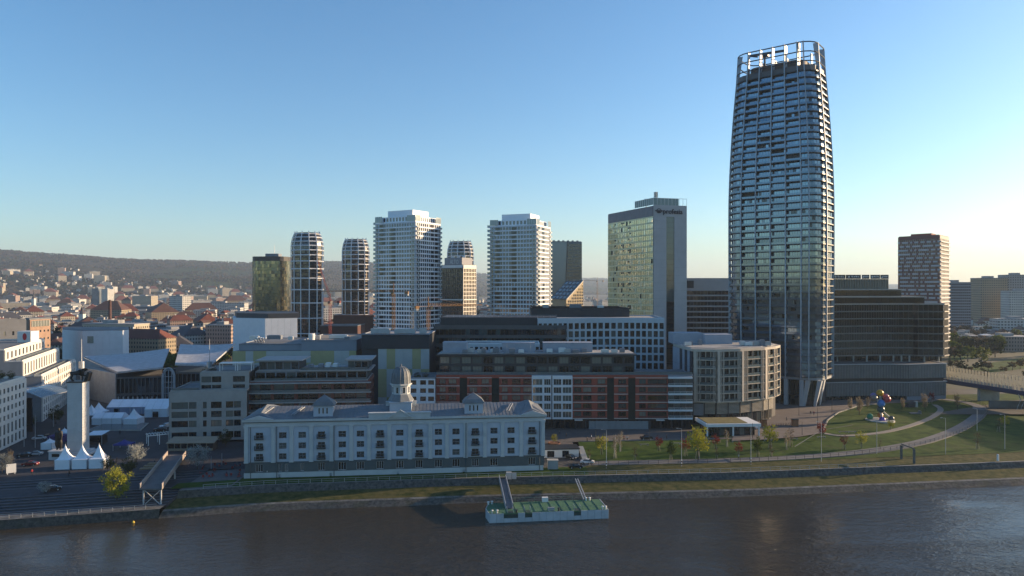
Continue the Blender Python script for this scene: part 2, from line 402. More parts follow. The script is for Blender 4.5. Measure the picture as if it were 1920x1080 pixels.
# wooded hills
RIDGE = [(-900, 455), (-300, 455), (0, 469), (100, 478), (250, 487), (400, 492), (470, 494), (560, 491), (640, 492), (700, 493), (800, 503), (900, 513), (1000, 519),
         (1060, 523), (1120, 522), (1200, 526), (1400, 530), (1700, 533), (1800, 536), (2000, 536), (2600, 530)]
RDIST = [(-900, 4300), (0, 4600), (480, 5600), (700, 6600), (1000, 9500), (1300, 12500), (2600, 13000)]
def hill(X, Y):
    px = 960 + X/Y*F; D = interp(RDIST, px); r = CZ + (540-interp(RIDGE, px))/F*D
    t = (Y - D*.48)/(D*.52)
    if t <= 0: return G - 8 - 20*min(1, -t)
    t2 = min(t, 1); h = (t2*t2*(3-2*t2))*.55 + .45*t2
    nz = mnoise.fractal(Vector((X/520, Y/520, 3.1)), 1, 2, 5)*.11*math.sin(math.pi*min(1, t2*.93+.03))
    # a foothill spur that carries the villas
    sp = .17*math.exp(-((t2-.33)/.14)**2)*max(0, min(1, (560-px)/300)) if px < 560 else 0
    z = G - 8 + (r - G + 8)*max(0, h*(1-.0) - sp*.2 + nz + sp*.6)
    if t > 1: z = r - (t-1)*D*.12
    return z + mnoise.fractal(Vector((X/60, Y/60, 1)), 1, 2, 3)*2.2
b = MB(); nx, ny = 230, 110; vs = []; fs = []
for j in range(ny+1):
    Y = 2050*(15000/2050)**(j/ny)
    for i in range(nx+1):
        X = lerp(-.98, .98, i/nx)*Y; vs.append((X, Y, hill(X, Y)))
for j in range(ny):
    for i in range(nx): a = j*(nx+1)+i; fs.append((a, a+1, a+nx+2, a+nx+1))
b.add(vs, fs)
def hillmat():
    m = mat('wooded_slope', (.03, .027, .02), 1, 0, .006, c2=(.075, .055, .04), spec=.05)
    n = m.node_tree.nodes; l = m.node_tree.links; bs = n['Principled BSDF']
    g = n.new('ShaderNodeNewGeometry'); t = n.new('ShaderNodeTexNoise'); t.inputs['Scale'].default_value = .0017; t.inputs['Detail'].default_value = 5
    l.new(g.outputs['Position'], t.inputs['Vector'])
    r = n.new('ShaderNodeValToRGB'); r.color_ramp.elements[0].position = .48; r.color_ramp.elements[1].position = .6
    l.new(t.outputs['Fac'], r.inputs[0])
    mx = n.new('ShaderNodeMixRGB'); mx.inputs[2].default_value = (.028, .04, .018, 1)
    src = bs.inputs['Base Color'].links[0].from_socket
    l.new(r.outputs[0], mx.inputs[0]); l.new(src, mx.inputs[1]); l.new(mx.outputs[0], bs.inputs['Base Color'])
    t2 = n.new('ShaderNodeTexVoronoi'); t2.inputs['Scale'].default_value = .06; l.new(g.outputs['Position'], t2.inputs['Vector'])
    bp = n.new('ShaderNodeBump'); bp.inputs['Strength'].default_value = 1; bp.inputs['Distance'].default_value = 9
    l.new(t2.outputs['Distance'], bp.inputs['Height']); l.new(bp.outputs[0], bs.inputs['Normal'])
    return m
struct(b.build('wooded_hills', hillmat(), smooth=True))
rb = random.Random(55); b = MB()
for _ in range(15000):
    px = rb.uniform(-80, 1150); D = interp(RDIST, px); Y = D*rb.uniform(.5, 1.0); X = gx(px, Y); z = hill(X, Y)
    nz = mnoise.noise(Vector((X/260, Y/260, 5)))
    if nz < -.12 and Y < D*.85: continue
    s_ = rb.uniform(4, 9)
    for k in range(2):
        u = Vector((rb.gauss(0, 1), rb.gauss(0, .6), rb.gauss(0, .7))).normalized()*s_; v = u.orthogonal().normalized()*s_*.8; c = Vector((X+rb.gauss(0, 6), Y+rb.gauss(0, 6), z+rb.uniform(2, 8))); b.k = rb.choice((0, 0, 1, 2)); b.quad(c-u, c+v, c+u, c-v)
o = b.build('hill_forest', [mat('forest_brown', (.038, .029, .024), 1, .3, .01, spec=.05), mat('forest_rust', (.055, .04, .031), 1, .3, .01, spec=.05), mat('forest_green', (.02, .03, .015), 1, .3, .01, spec=.05)], kind='stuff'); o['label'] = 'leafless brown forest covering the hills'
def haze_box():
    b = MB(); b.box(-17000, 17000, -60, 15500, -2.5, 620)
    o = b.build('haze', None if False else [], kind='stuff')
    m = bpy.data.materials.new('haze_air'); m.use_nodes = True; n = m.node_tree.nodes; n.clear()
    out = n.new('ShaderNodeOutputMaterial'); v = n.new('ShaderNodeVolumePrincipled')
    v.inputs['Color'].default_value = (.62, .79, 1, 1); v.inputs['Density'].default_value = HAZE; v.inputs['Anisotropy'].default_value = .15
    m.node_tree.links.new(v.outputs[0], out.inputs['Volume']); o.data.materials.append(m)
    o['label'] = 'thin morning haze over the city'
HAZE = .000065
haze_box()
# ================================================================ riverside buildings
def T_at(name, label, cat, pxl, Yl, pxr, Yr, z, group=None):
    a, ang, L = span(pxl, Yl, pxr, Yr)
    T = thing(name, label, cat, (a.x, a.y, z), ang, group)
    T['_'] = 0; del T['_']
    def U(px):                                   # photo column -> distance along this facade
        k = (px-960)/F; d = Vector((math.cos(ang), math.sin(ang)))
        t = (k*a.y - a.x)/(d.x - k*d.y); return t
    def Z(py, px=None):                          # photo row -> height above this thing's base on the facade plane
        px = (pxl+pxr)/2 if px is None else px
        Y = a.y + U(px)*math.sin(ang); return gz(py, Y) - z
    return T, U, Z, L
def ucols(U, spans): return [(U(p), U(q)) for p, q in spans]
# ---------------------------------------------------------------- historic warehouse
def warehouse():
    T, U, Z, L = T_at('riverside_warehouse', 'long white historic warehouse with cupolas and a central domed tower', 'building', 460, 206.5, 1020, 216, 4.3)
    W1 = mat('warehouse_render', (.45, .50, .57), .8, .07, .3); W2 = mat('warehouse_trim', (.52, .54, .54), .8, .08, .3)
    PL = mat('warehouse_plinth', (.09, .11, .115), .8, .12, .4); RF = mat('zinc_standing_seam', (.15, .165, .18), .6, .2, .3)
    worn(W1, (.24, .27, .3), .22, .56, .8); worn(W2, (.3, .31, .31), .35, .56, .8); worn(RF, (.06, .065, .07), .3, .55, .8)
    wins = [530.5, 567, 642, 676, 749.7, 822, 855, 926, 958]; bal = [486.7, 603, 713, 786, 891, 997]
    D = 19.; c0, c1 = U(692), U(807)
    rows = [(5.25, 7.05), (8.35, 10.15), (11.45, 13.25)]; FW2 = mat('warehouse_window_frame', (.22, .23, .25), .6, 0)
    wc = [(U(p)-1.1, U(p)+1.1) for p in wins]; bc = [(U(p)-1.05, U(p)+1.05) for p in bal]
    core = MB(); core.box(.2, L-.2, .02, D, 0, 15.2); core.build('core_wall', W1, T)
    cols = sorted(wc + bc)
    isb = [c in bc for c in cols]
    # main storeys: windows and balcony doors share the rows
    fac(T, (0, 0), (L, 0), 4.6, 15, cols, rows, W1, t=.35, frame=FW2, gw=(0, 1, 1, 0, 3), mull=1, bar=.55, skip=lambda r, c: 0 if isb[c] else None)
    pc = sorted([(U(p)-1.15, U(p)+1.15) for p in wins[2:8]] + bc + [(U(526)-.5, U(526)+.5), (U(538)-.5, U(538)+.5), (U(567)-.5, U(567)+.5)])
    fac(T, (0, 0), (L, 0), 1.5, 4.6, pc, [(1.7, 4.0)], PL, t=.4, frame=FRW, gw=(0, 0, 4), mull=2, wallname='plinth_wall')
    b = MB()
    for k in range(18):
        x0, x1 = L*k/18, L*(k+1)/18; b.box(x0+.3, x1-.3, -.5, 0, 0, 1.48)
        b.box(x0-.3, x0+.3, -.5, 0, .9 if k in (2, 5, 9, 13) else 0, 1.48)
    b.build('footing', W2, T)
    # pilasters
    edges = sorted([0.35, L-.35] + [U(p) for p in (513, 547, 584, 622, 659, 692, 730, 769, 807, 838, 873, 909, 942, 977)])
    for x in edges:
        m = MB(); w = .55; m.box(x-w, x+w, -.6, -.352, 4.6, 14.6); m.box(x-w-.12, x+w+.12, -.66, -.352, 14.6, 15); m.box(x-w-.1, x+w+.1, -.66, -.352, 4.4, 4.75)
        m.build('pilaster', W2, T)
    m = MB(); m.box(-.2, L+.2, -.5, -.36, 4.15, 4.35); m.build('string_course', PL, T)
    # frieze and cornice in stepped layers
    for i, (z0, z1, o, mm) in enumerate(((15, 15.35, .62, W2), (15.35, 16.2, .4, W2), (16.2, 16.45, .75, PL), (16.45, 17.1, .95, W2))):
        m = MB(); m.box(-o+.2, L+o-.2, -o, D+.3, z0, z1); m.build('cornice', mm, T)
    for x in (U(471), U(514)+.9, U(627), U(873.5), U(1011)):
        m = MB(); m.tube([(x, -.75, 0), (x, -.75, 15)], .11); m.build('downpipe', PL, T)
    # central projecting attic with a small pediment
    m = MB(); m.box(c0, c1, -.9, .3, 17.1, 18.3); m.box(c0-.2, c1+.2, -1.1, .5, 18.3, 18.55); m.build('attic', W2, T)
    cx = U(751)
    m = MB(); m.extr([(-1.3, 16.5), (-1.3, 16.5)], 0, 0) if 0 else None
    m.add([(cx-3.4, -1.4, 17.1), (cx+3.4, -1.4, 17.1), (cx, -1.4, 19.1), (cx-3.4, -.9, 17.1), (cx+3.4, -.9, 17.1), (cx, -.9, 19.1)], [(0,1,2), (5,4,3), (0,2,5,3), (1,4,5,2), (0,3,4,1)])
    m.bar((cx-3.6, -1.5, 17.1), (cx, -1.5, 19.3), .3); m.bar((cx+3.6, -1.5, 17.1), (cx, -1.5, 19.3), .3); m.build('pediment', W2, T)
    # balconies
    IR = mat('balcony_iron', (.03, .035, .035), .5, 0)
    for p in bal:
        x = U(p)
        for (z0, z1) in rows:
            m = MB(); m.box(x-1.25, x+1.25, -1.25, -.36, z0-.16, z0-.02)
            m.bar((x-1.2, -1.2, z0+1.05), (x+1.2, -1.2, z0+1.05), .07); m.bar((x-1.2, -1.2, z0+1.05), (x-1.2, -.4, z0+1.05), .07); m.bar((x+1.2, -1.2, z0+1.05), (x+1.2, -.4, z0+1.05), .07)
            for k in range(13): xx = x-1.2+.2*k; m.bar((xx, -1.2, z0), (xx, -1.2, z0+1.05), .045)
            for k in range(4): yy = -1.2+.22*k; m.bar((x-1.2, yy, z0), (x-1.2, yy, z0+1.05), .045); m.bar((x+1.2, yy, z0), (x+1.2, yy, z0+1.05), .045)
            m.build('balcony', IR, T)
    # roof: low-pitched zinc with cross gables at both ends
    ze, zr, my = 17.1, 19.4, D/2
    m = MB(); m.add([(-.7, -.9, ze), (L+.7, -.9, ze), (L+.7, D+.5, ze), (-.7, D+.5, ze), (4, my, zr), (L-4, my, zr)], [(0,1,5,4), (1,2,5), (2,3,4,5), (3,0,4), (0,3,2,1)])
    ob = m.build('roof', RF, T)
    m = MB()
    for k in range(int(L/1.1)):
        x = 2.2 + k*1.1
        if x < L-5: m.bar((x, -.9, ze+.02), (max(4.2, x), my, zr+.01), .05, .06)
    m.build('roof_seam', RF, ob, kind='stuff')
    for s in (0, 1):
        xa, xb = (-.3, U(515)) if s == 0 else (U(975), L+.3); xm = (xa+xb)/2; zt = 20.0
        m = MB(); m.add([(xa, -.95, ze+.02), (xb, -.95, ze+.02), (xm, 1.2, ze+1.5), (xa, D+.5, ze), (xb, D+.5, ze), (xm, my, zt), (xm, D-1, ze+1.5)],
              [(0,1,2), (0,2,5,3), (2,1,4,5), (3,5,6), (6,5,4), (3,6,4)]); m.build('end_gable_roof', RF, T)
        m = MB(); m.add([(xa, -1.15, ze), (xb, -1.15, ze), (xm, -1.15, ze+1.25), (xa, -.7, ze), (xb, -.7, ze), (xm, -.7, ze+1.25)], [(0,1,2), (5,4,3), (0,2,5,3), (1,4,5,2), (0,3,4,1)]); m.build('pediment', W2, T)
    for (xx, yy) in ((U(484), 5), (U(545), 4), (U(950), 4)):
        for o in (0, .7):
            m = MB(); m.bar((xx+o, yy-3, ze+1.0), (xx+o+2.0, yy+3.5, zr-.1), .16, .25); m.build('roof_ladder_rail', STEEL, T)
    # lantern cupolas
    for p in (605, 888.5):
        x = U(p); w = 2.8; y0, y1 = 1.0, 5.5
        q = MB(); q.box(x-w+.2, x+w-.2, y0+.25, y1, 17, 20.6); k = q.build('cupola', W1, T)
        fac(k, (x-w, y0), (x+w, y0), 17, 20.6, [(1.35, 1.95), (2.5, 3.1), (3.65, 4.25)], [(18.2, 20.1)], W1, t=.2, frame=FRW, mull=0, gw=(0,))
        q = MB(); e = .55
        prof = [(w+e, 20.6), (w+e-.1, 20.8), (w-.3, 21.8), (.15, 23.5)]
        vs = []; fs = []
        for r, z in prof: vs += [(x-r, (y0+y1)/2-r*.86, z), (x+r, (y0+y1)/2-r*.86, z), (x+r, (y0+y1)/2+r*.86, z), (x-r, (y0+y1)/2+r*.86, z)]
        for i in range(3):
            for j in range(4): fs.append((i*4+j, i*4+(j+1) % 4, i*4+4+(j+1) % 4, i*4+4+j))
        fs += [(3,2,1,0), (12,13,14,15)]; q.add(vs, fs); q.tube([(x, (y0+y1)/2, 23.4), (x, (y0+y1)/2, 25)], [.08, .03]); q.build('cupola_roof', RF, k)
    # central tower: square base, octagonal drum with windows, ribbed dome
    cx = U(750); cy = 6.5
    q = MB(); q.box(cx-3.3, cx+3.3, cy-3.3, cy+3.3, 17, 21); q.box(cx-3.55, cx+3.55, cy-3.55, cy+3.55, 20.7, 21.05); tw = q.build('clock_tower_base' if 0 else 'tower_base', W1, T)
    q = MB(); q.lathe([(4.0, 21.05), (3.9, 21.3), (3.2, 22.4), (2.75, 23.2)], 8, cx, cy); q.build('tower_skirt_roof', RF, tw)
    q = MB(); q.lathe([(2.8, 22.6), (2.8, 25.6), (3.0, 25.6), (3.0, 25.9), (3.35, 25.9), (3.35, 26.3)], 8, cx, cy); q.build('drum', W2, tw)
    for k in range(8):
        a0 = 2*math.pi*(k+.5)/8; r = 2.8*math.cos(math.pi/8)
        me = wmesh(.95, 2.0, FRW, 0, 0)
        dx, dy = math.cos(a0), math.sin(a0)
        p0 = (cx+dx*(r+.03)+dy*.475, cy+dy*(r+.03)-dx*.475)
        M_, _ = fmat(p0, (p0[0]-dy, p0[1]+dx)); put('window', me, tw, M_ @ Matrix.Translation((0, 0, 23.4)))
    q = MB(); q.lathe([(2.95, 26.3), (2.9, 27.5), (2.85, 28.4), (2.7, 29.3), (2.38, 30.1), (1.85, 30.8), (1.1, 31.3), (.4, 31.5), (.22, 31.65), (.32, 31.9), (.1, 32.1), (.03, 32.5)], 16, cx, cy)
    dm = q.build('dome', RF, tw)
    q = MB()
    for k in range(16):
        a0 = 2*math.pi*k/16
        q.tube([(cx+math.cos(a0)*r, cy+math.sin(a0)*r, z) for r, z in ((2.98, 26.3), (2.93, 27.5), (2.88, 28.4), (2.73, 29.3), (2.41, 30.1), (1.88, 30.82), (1.12, 31.33))], .06, 4)
    q.build('dome_rib', RF, dm)
    for x in (U(769)+1, U(731)-1.2):
        q = MB(); q.box(x-.5, x+.5, 8, 9, 17, 20.2); q.box(x-.62, x+.62, 7.88, 9.12, 20.2, 20.45); q.build('chimney', W2, T)
warehouse()
# ---------------------------------------------------------------- red and white apartment row
def red_block():
    T, U, Z, L = T_at('red_apartment_block', 'long red panelled apartment block with white framed bays and dark set-back top floors', 'building', 818, 266.5, 1300, 266, G)
    RED = mat('red_facade_panel', (.27, .062, .04), .75, .15, .5); REDD = mat('dark_red_panel', (.13, .036, .028), .75, .12, .5)
    LIN = mat('pale_floor_line', (.55, .5, .47), .7, 0); WB = mat('white_bay_frame', (.62, .66, .7), .7, .04, .3)
    SL = mat('dark_green_slot', (.016, .022, .02), .8, .2, .6)
    D = 18; z0, fh = 4.3, 3.06; H = z0 + 5*fh + 1.1
    core = MB(); core.box(0, L, .05, D, z0-.3, H-.3); core.box(.1, L-.1, 1.0, D, 0, z0-.32); core.build('core_wall', DARK, T)
    flat_roof(T, [(0, 0), (L, 0), (L, D), (0, D)], H-.25, ROOFG, .3, GREY)
    rows = floors(z0, 5, fh, .75, 2.6)
    def seg(pa, pb, spans, slots):
        o = U(pa); n = U(pb)-o
        edges = [o] + [x for s in slots for x in (U(s[0]), U(s[1]))] + [U(pb)]
        for i in range(0, len(edges), 2):
            a, b_ = edges[i], edges[i+1]
            cs = [(U(p)-a, U(q)-a) for p, q in spans if U(p) >= a-.1 and U(q) <= b_+.1]
            fac(T, (a, 0), (b_, 0), z0, H, cs, rows, RED, t=.45, frame=REDD, gw=(0, 0, 4, 1, 2, 3), mull=1)
            for k in range(6):
                m = MB(); m.box(a, b_, -.56, -.452, z0+k*fh-.1, z0+k*fh+.14); m.build('floor_line', LIN, T)
            for (ca, cb) in cs:
                for k in range(5):
                    m = MB(); m.box(a+ca-.25, a+cb+.25, -.5, -.452, z0+k*fh+.2, z0+k*fh+.72); m.build('spandrel', REDD, T)
        for s in slots:
            a, b_ = U(s[0])+.02, U(s[1])-.02
            m = MB(); m.box(a, b_, -.05, .05, z0, H-1.2)
            m.build('slot_back', SL, T)
            for k in range(5):
                m = MB(); m.box(a, b_, -.5, -.05, z0+k*fh-.08, z0+k*fh+.1); m.box(a, b_, -.5, -.44, z0+k*fh+.1, z0+k*fh+1.1); m.build('slot_balcony', SL, T)
            m = MB(); m.box(a, b_, -.45, .05, H-1.2, H); m.build('wall', RED, T)
    seg(818, 997, [(824, 836), (841, 856), (880, 895), (903, 917), (941, 952), (960, 976), (981, 996)], [(862, 876), (922, 936)])
    seg(1073, 1252, [(1076, 1090), (1093, 1109), (1120, 1135), (1159, 1174), (1198, 1211), (1214, 1250)], [(1138, 1151), (1177.5, 1191)])
    # white framed glazed bays
    for (a, b_, cells) in ((997, 1033.5, [(998.5, 1017), (1020, 1032.5)]), (1035.5, 1073, [(1037.5, 1052.5), (1054.5, 1071.5)])):
        o = U(a); cs = [(U(p)-o, U(q)-o) for p, q in cells]
        fac(T, (o, -.5), (U(b_), -.5), z0-.2, H-.2, cs, floors(z0, 5, fh, .35, 2.65), WB, t=.5, frame=FRW, gw=(1, 3, 1, 0, 3), mull=2)
        m = MB(); m.box(o+.02, U(b_)-.02, -.48, .04, z0-.18, H-.22); m.build('bay_side_wall', GREY, T)
    a, b_ = U(1252), U(1297)
    m = MB(); m.box(a, b_, -.2, 0, z0, H-.2); m.build('bay_back_wall', GREY, T)
    fac(T, (a, -.2), (b_, -.2), z0, H-.3, even(b_-a, 4, .97), floors(z0, 5, fh, .7, 2.95), GREY, t=.2, gw=(1, 0, 3, 0), mull=2)
    for k in range(6):
        m = MB(); m.box(a, b_, -1.5, -.41, z0+k*fh-.2, z0+k*fh+.45); s = m.build('balcony_slab', WB, T)
        if k < 5: rails(s, [(a, -1.4), (b_, -1.4)], z0+k*fh+.42, .75, FRW, gl=RAILG)
    # ground floor: shopfronts and grey shutter screens
    fac(T, (0, .9), (L, .9), 0, z0, even(L, 24, .9), [(.3, 3.6)], DARK, t=.2, gw=(0, 4, 4, 1), mull=2, wname='shopfront')
    m = MB(); m.box(0, L, -.3, .04, z0-.3, z0-.02); m.build('soffit', DARK, T)
    SC = mat('grey_screen_panel', (.2, .23, .25), .6, .1, .4)
    for i in range(9):
        x0 = lerp(U(1104), U(1216), i/9); x1 = lerp(U(1104), U(1216), (i+1)/9)
        m = MB(); m.box(x0+.03, x1-.03, .2, .45, .1, 3.2); m.build('screen_panel', SC, T)
    for p in (1077, 1230):
        m = MB(); m.box(U(p), U(p+15), -1.2, .2, 3.6, 3.85); m.build('entrance_canopy', WHITE, T)
    # set-back dark top floors
    y1 = 3.2; zt = H+.05; xa, xb = U(822), U(1192); h2 = 3.5
    m = MB(); m.box(xa, xb, y1+.05, D-1, zt-.3, zt+2*h2+.3); m.build('set_back_wall', DARK, T)
    for k in range(2):
        n = 18; bay = (xb-xa)/n
        fac(T, (xa, y1), (xb, y1), zt+k*h2, zt+(k+1)*h2, [(bay*i+.35, bay*(i+1)-.3) for i in range(n)], [(zt+k*h2+.35, zt+k*h2+2.9)], DARK, t=.25, gw=(2, 2, 3, 0, 4, 4), mull=2,
            skip=(lambda r, c: 4 if 8 <= c <= 10 else None) if k else None, wallname='top_storey_wall')
    m = MB(); m.box(xa-.8, xb+.8, y1-1.6, D, zt+2*h2, zt+2*h2+.45); m.build('top_roof_slab', DARK, T)
    flat_roof(T, [(xa, y1), (xb, y1), (xb, D), (xa, D)], zt+2*h2+.8, ROOFL, 0)
    rails(T, [(.3, .4), (L-.3, .4)], H+.05, 1.0, ANTH, gl=RAILG, name='terrace_railing')
    zz = zt+2*h2+.8
    PLM = mat('plant_room_cladding', (.33, .36, .42), .7, .08, .3)
    for (p, q, h) in ((826, 872, 3.6), (939, 1002, 3.4), (1018, 1112, 3.5)):
        m = MB(); m.box(U(p)*1.01, U(q)*1.01, 8, 14, zz, zz+h); m.box(U(p)*1.01-.1, U(q)*1.01+.1, 7.9, 14.1, zz+h, zz+h+.2); m.build('plant_room', PLM, T)
    rs = random.Random(4)
    units(T, [(U(x)+rs.uniform(-1, 1), 3.5+rs.uniform(0, 3), rs.uniform(1.4, 3), 1.5, rs.uniform(1.1, 1.9)) for x in (868, 878, 890, 905, 915, 925, 950, 972, 1022, 1045, 1060, 1078, 1098, 1130, 1150, 1168)], zz)
    for p in (950, 1139, 995):
        m = MB(); m.tube([(U(p), 5, zz), (U(p), 5, zz+4)], [.08, .03], 5); m.build('aerial', STEEL, T)
    # white wing at the west end, partly behind the warehouse tower
    T2, U2, Z2, L2 = T_at('white_gridded_block', 'small white gridded block between the domed tower and the red apartments', 'building', 768, 264, 816, 264, G)
    m = MB(); m.box(0, L2, .05, 16, 0, 19.3); m.build('core_wall', GREY, T2)
    fac(T2, (0, 0), (L2, 0), 0, 19.5, [(.5, 2.6), (4.0, 6.2), (7.0, 9.2)], floors(1.2, 6, 3.06, .8, 2.5), WB, t=.4, frame=ANTH, gw=(0, 0, 4), mull=1)
    flat_roof(T2, [(0, 0), (L2, 0), (L2, 16), (0, 16)], 19.6, ROOFG, .4, GREY)
red_block()
# ---------------------------------------------------------------- curved beige apartment building
def curved_block():
    T = thing('curved_apartment_block', 'curved beige apartment building with deep gridded balconies over a slatted podium', 'building', (0, 0, G))
    BE = mat('beige_frame', (.47, .42, .36), .75, .08, .4); SLM = mat('slat_beige', (.4, .36, .3), .7, .05)
    pts = [(1300, 276), (1342, 274.5), (1386, 277), (1429, 282.5), (1448, 288), (1457, 294)]
    pp = [Vector((gx(p, Y), Y)) for p, Y in pts]
    z0, fh = 9.2, 3.24; H = z0+6*fh+1.1
    back = [Vector((pp[-1].x+2, 318)), Vector((gx(1262, 318), 318)), Vector((gx(1262, 300), 300))]
    core = MB(); core.prism([p+Vector((0, .9)) for p in pp] + back, z0-.5, H-.6); core.build('core_wall', DARK, T)
    core = MB(); core.prism([p+Vector((0, 2.0)) for p in pp] + back, 0, z0-.4); core.build('podium_core', DARK, T)
    # storeys
    for i in range(5):
        a, b_ = pp[i], pp[i+1]; L = (b_-a).length
        n = (4, 4, 4, 2, 1)[i]; bay = L/n
        cs = [(.85 + k*(L-.85)/n + (.12 if k else 0), .85+(k+1)*(L-.85)/n-.12) for k in range(n)]
        if i == 4: cs = [(.4, L-.4)]
        fac(T, a, b_, z0, H-1, cs, floors(z0, 6, fh, .3, fh-.02), BE, t=.8, frame=ANTH, gw=(0, 4, 0, 4, 1, 3), mull=2)
        for k in range(6):
            d = (b_-a).normalized(); nrm = Vector((d.y, -d.x))
            m = MB(); q = [a+nrm*.8, b_+nrm*.8, b_+nrm*1.35, a+nrm*1.35]
            m.prism([q[3], q[2], q[1], q[0]], z0+k*fh-.12, z0+k*fh+.2); s = m.build('balcony_slab', BE, T)
            rails(s, [q[3].lerp(q[0], .15), q[2].lerp(q[1], .15)], z0+k*fh+.2, .95, ANTH, gl=RAILG)
        # fin piers, grouped thin posts beside a wide one
        for (t, w) in ((0.01, 1.1), (.16, .22), (.24, .22), (.86, .22), (.93, .22)):
            if i == 4 and w > 1: continue
            c = a.lerp(b_, t); d = (b_-a).normalized(); nrm = Vector((d.y, -d.x))
            m = MB(); e = c + d*w
            m.prism([c+nrm*1.5, e+nrm*1.5, e+nrm*.82, c+nrm*.82], z0-.1, H-1); m.build('pier', BE, T)
    # roof slab with rounded prow
    m = MB(); off = [p + (p - Vector((gx(1350, 300), 300))).normalized()*1.3 for p in pp]
    m.prism(off + back, H-1, H); m.build('roof_slab', BE, T)
    m = MB(); m.prism([p + Vector((0, 1.5)) for p in pp] + [q + Vector((0, -1)) for q in back], H, H+.25); m.build('roof_gravel', ROOFL, T)
    PLM = mat('plant_room_cladding', (.33, .36, .42)); x0 = gx(1262, 300)
    for (p, q, Y, h) in ((1262, 1318, 300, 4.6), (1322, 1373, 296, 4.2)):
        m = MB(); m.box(gx(p, Y), gx(q, Y), Y, Y+9, H, H+h); m.build('plant_room', PLM, T)
    rs = random.Random(8)
    units(T, [(gx(p, 288), 286+rs.uniform(0, 4), rs.uniform(1.2, 3), 1.6, rs.uniform(1.2, 2.4)) for p in (1282, 1294, 1312, 1388, 1396, 1404, 1412, 1424, 1432)], H+.25)
    # left flank: alternating white and dark vertical panels
    a, b_ = Vector((gx(1262, 300), 300)), pp[0]+Vector((0, .9)); L = (b_-a).length
    for k in range(8):
        for zz in range(3):
            x0, x1 = L*k/8, L*(k+1)/8; M_, _ = fmat(a, b_)
            m = MB(); m.T = M_; m.box(x0+.03, x1-.03, -.15 - .04*(k % 2), 0, z0+zz*6.5+.04, z0+zz*6.5+6.42); m.build('flank_panel', DARK if k in (3, 5, 7) else PLM, T)
    # podium: louvre slats over a glazed ground floor
    for i in range(4):
        a, b_ = pp[i]+Vector((0, 1.2)), pp[i+1]+Vector((0, 1.2)); L = (b_-a).length
        fac(T, a, b_, 0, 4.2, even(L, max(2, int(L/2.4)), .93), [(.2, 3.9)], ANTH, t=.15, gw=(0, 4, 1, 3), mull=1, wname='shop_window', wallname='podium_wall')
        if i == 0:
            M_, _ = fmat(a, b_)
            for k in range(2):
                m = MB(); m.T = M_; m.box(.4+k*L*.22, .4+(k+1)*L*.22-.05, -.9, -.6, 3.6, 8.2); m.build('flank_panel', GREY, T)
        M_, _ = fmat(a, b_); s0 = L*.48 if i == 0 else 0
        m = MB(); m.T = M_; m.box(0, L, -.5, -.3, 4.2, 8.6); m.build('louvre_back', DARK, T)
        for k in range(9):
            m = MB(); m.T = M_; m.box(s0, L, -.85, -.55, 4.4+k*.48, 4.62+k*.48); m.build('louvre_slat', SLM, T)
        m = MB(); m.T = M_; m.box(0, L, -1.6, -.1, 8.65, 9.0); m.build('podium_cornice', STONE, T)
        for t in (0, .5):
            m = MB(); m.T = M_; m.box(L*t, L*t+.35, -1.0, -.86, 0, 8.6); m.build('podium_column', ANTH, T)
curved_block()
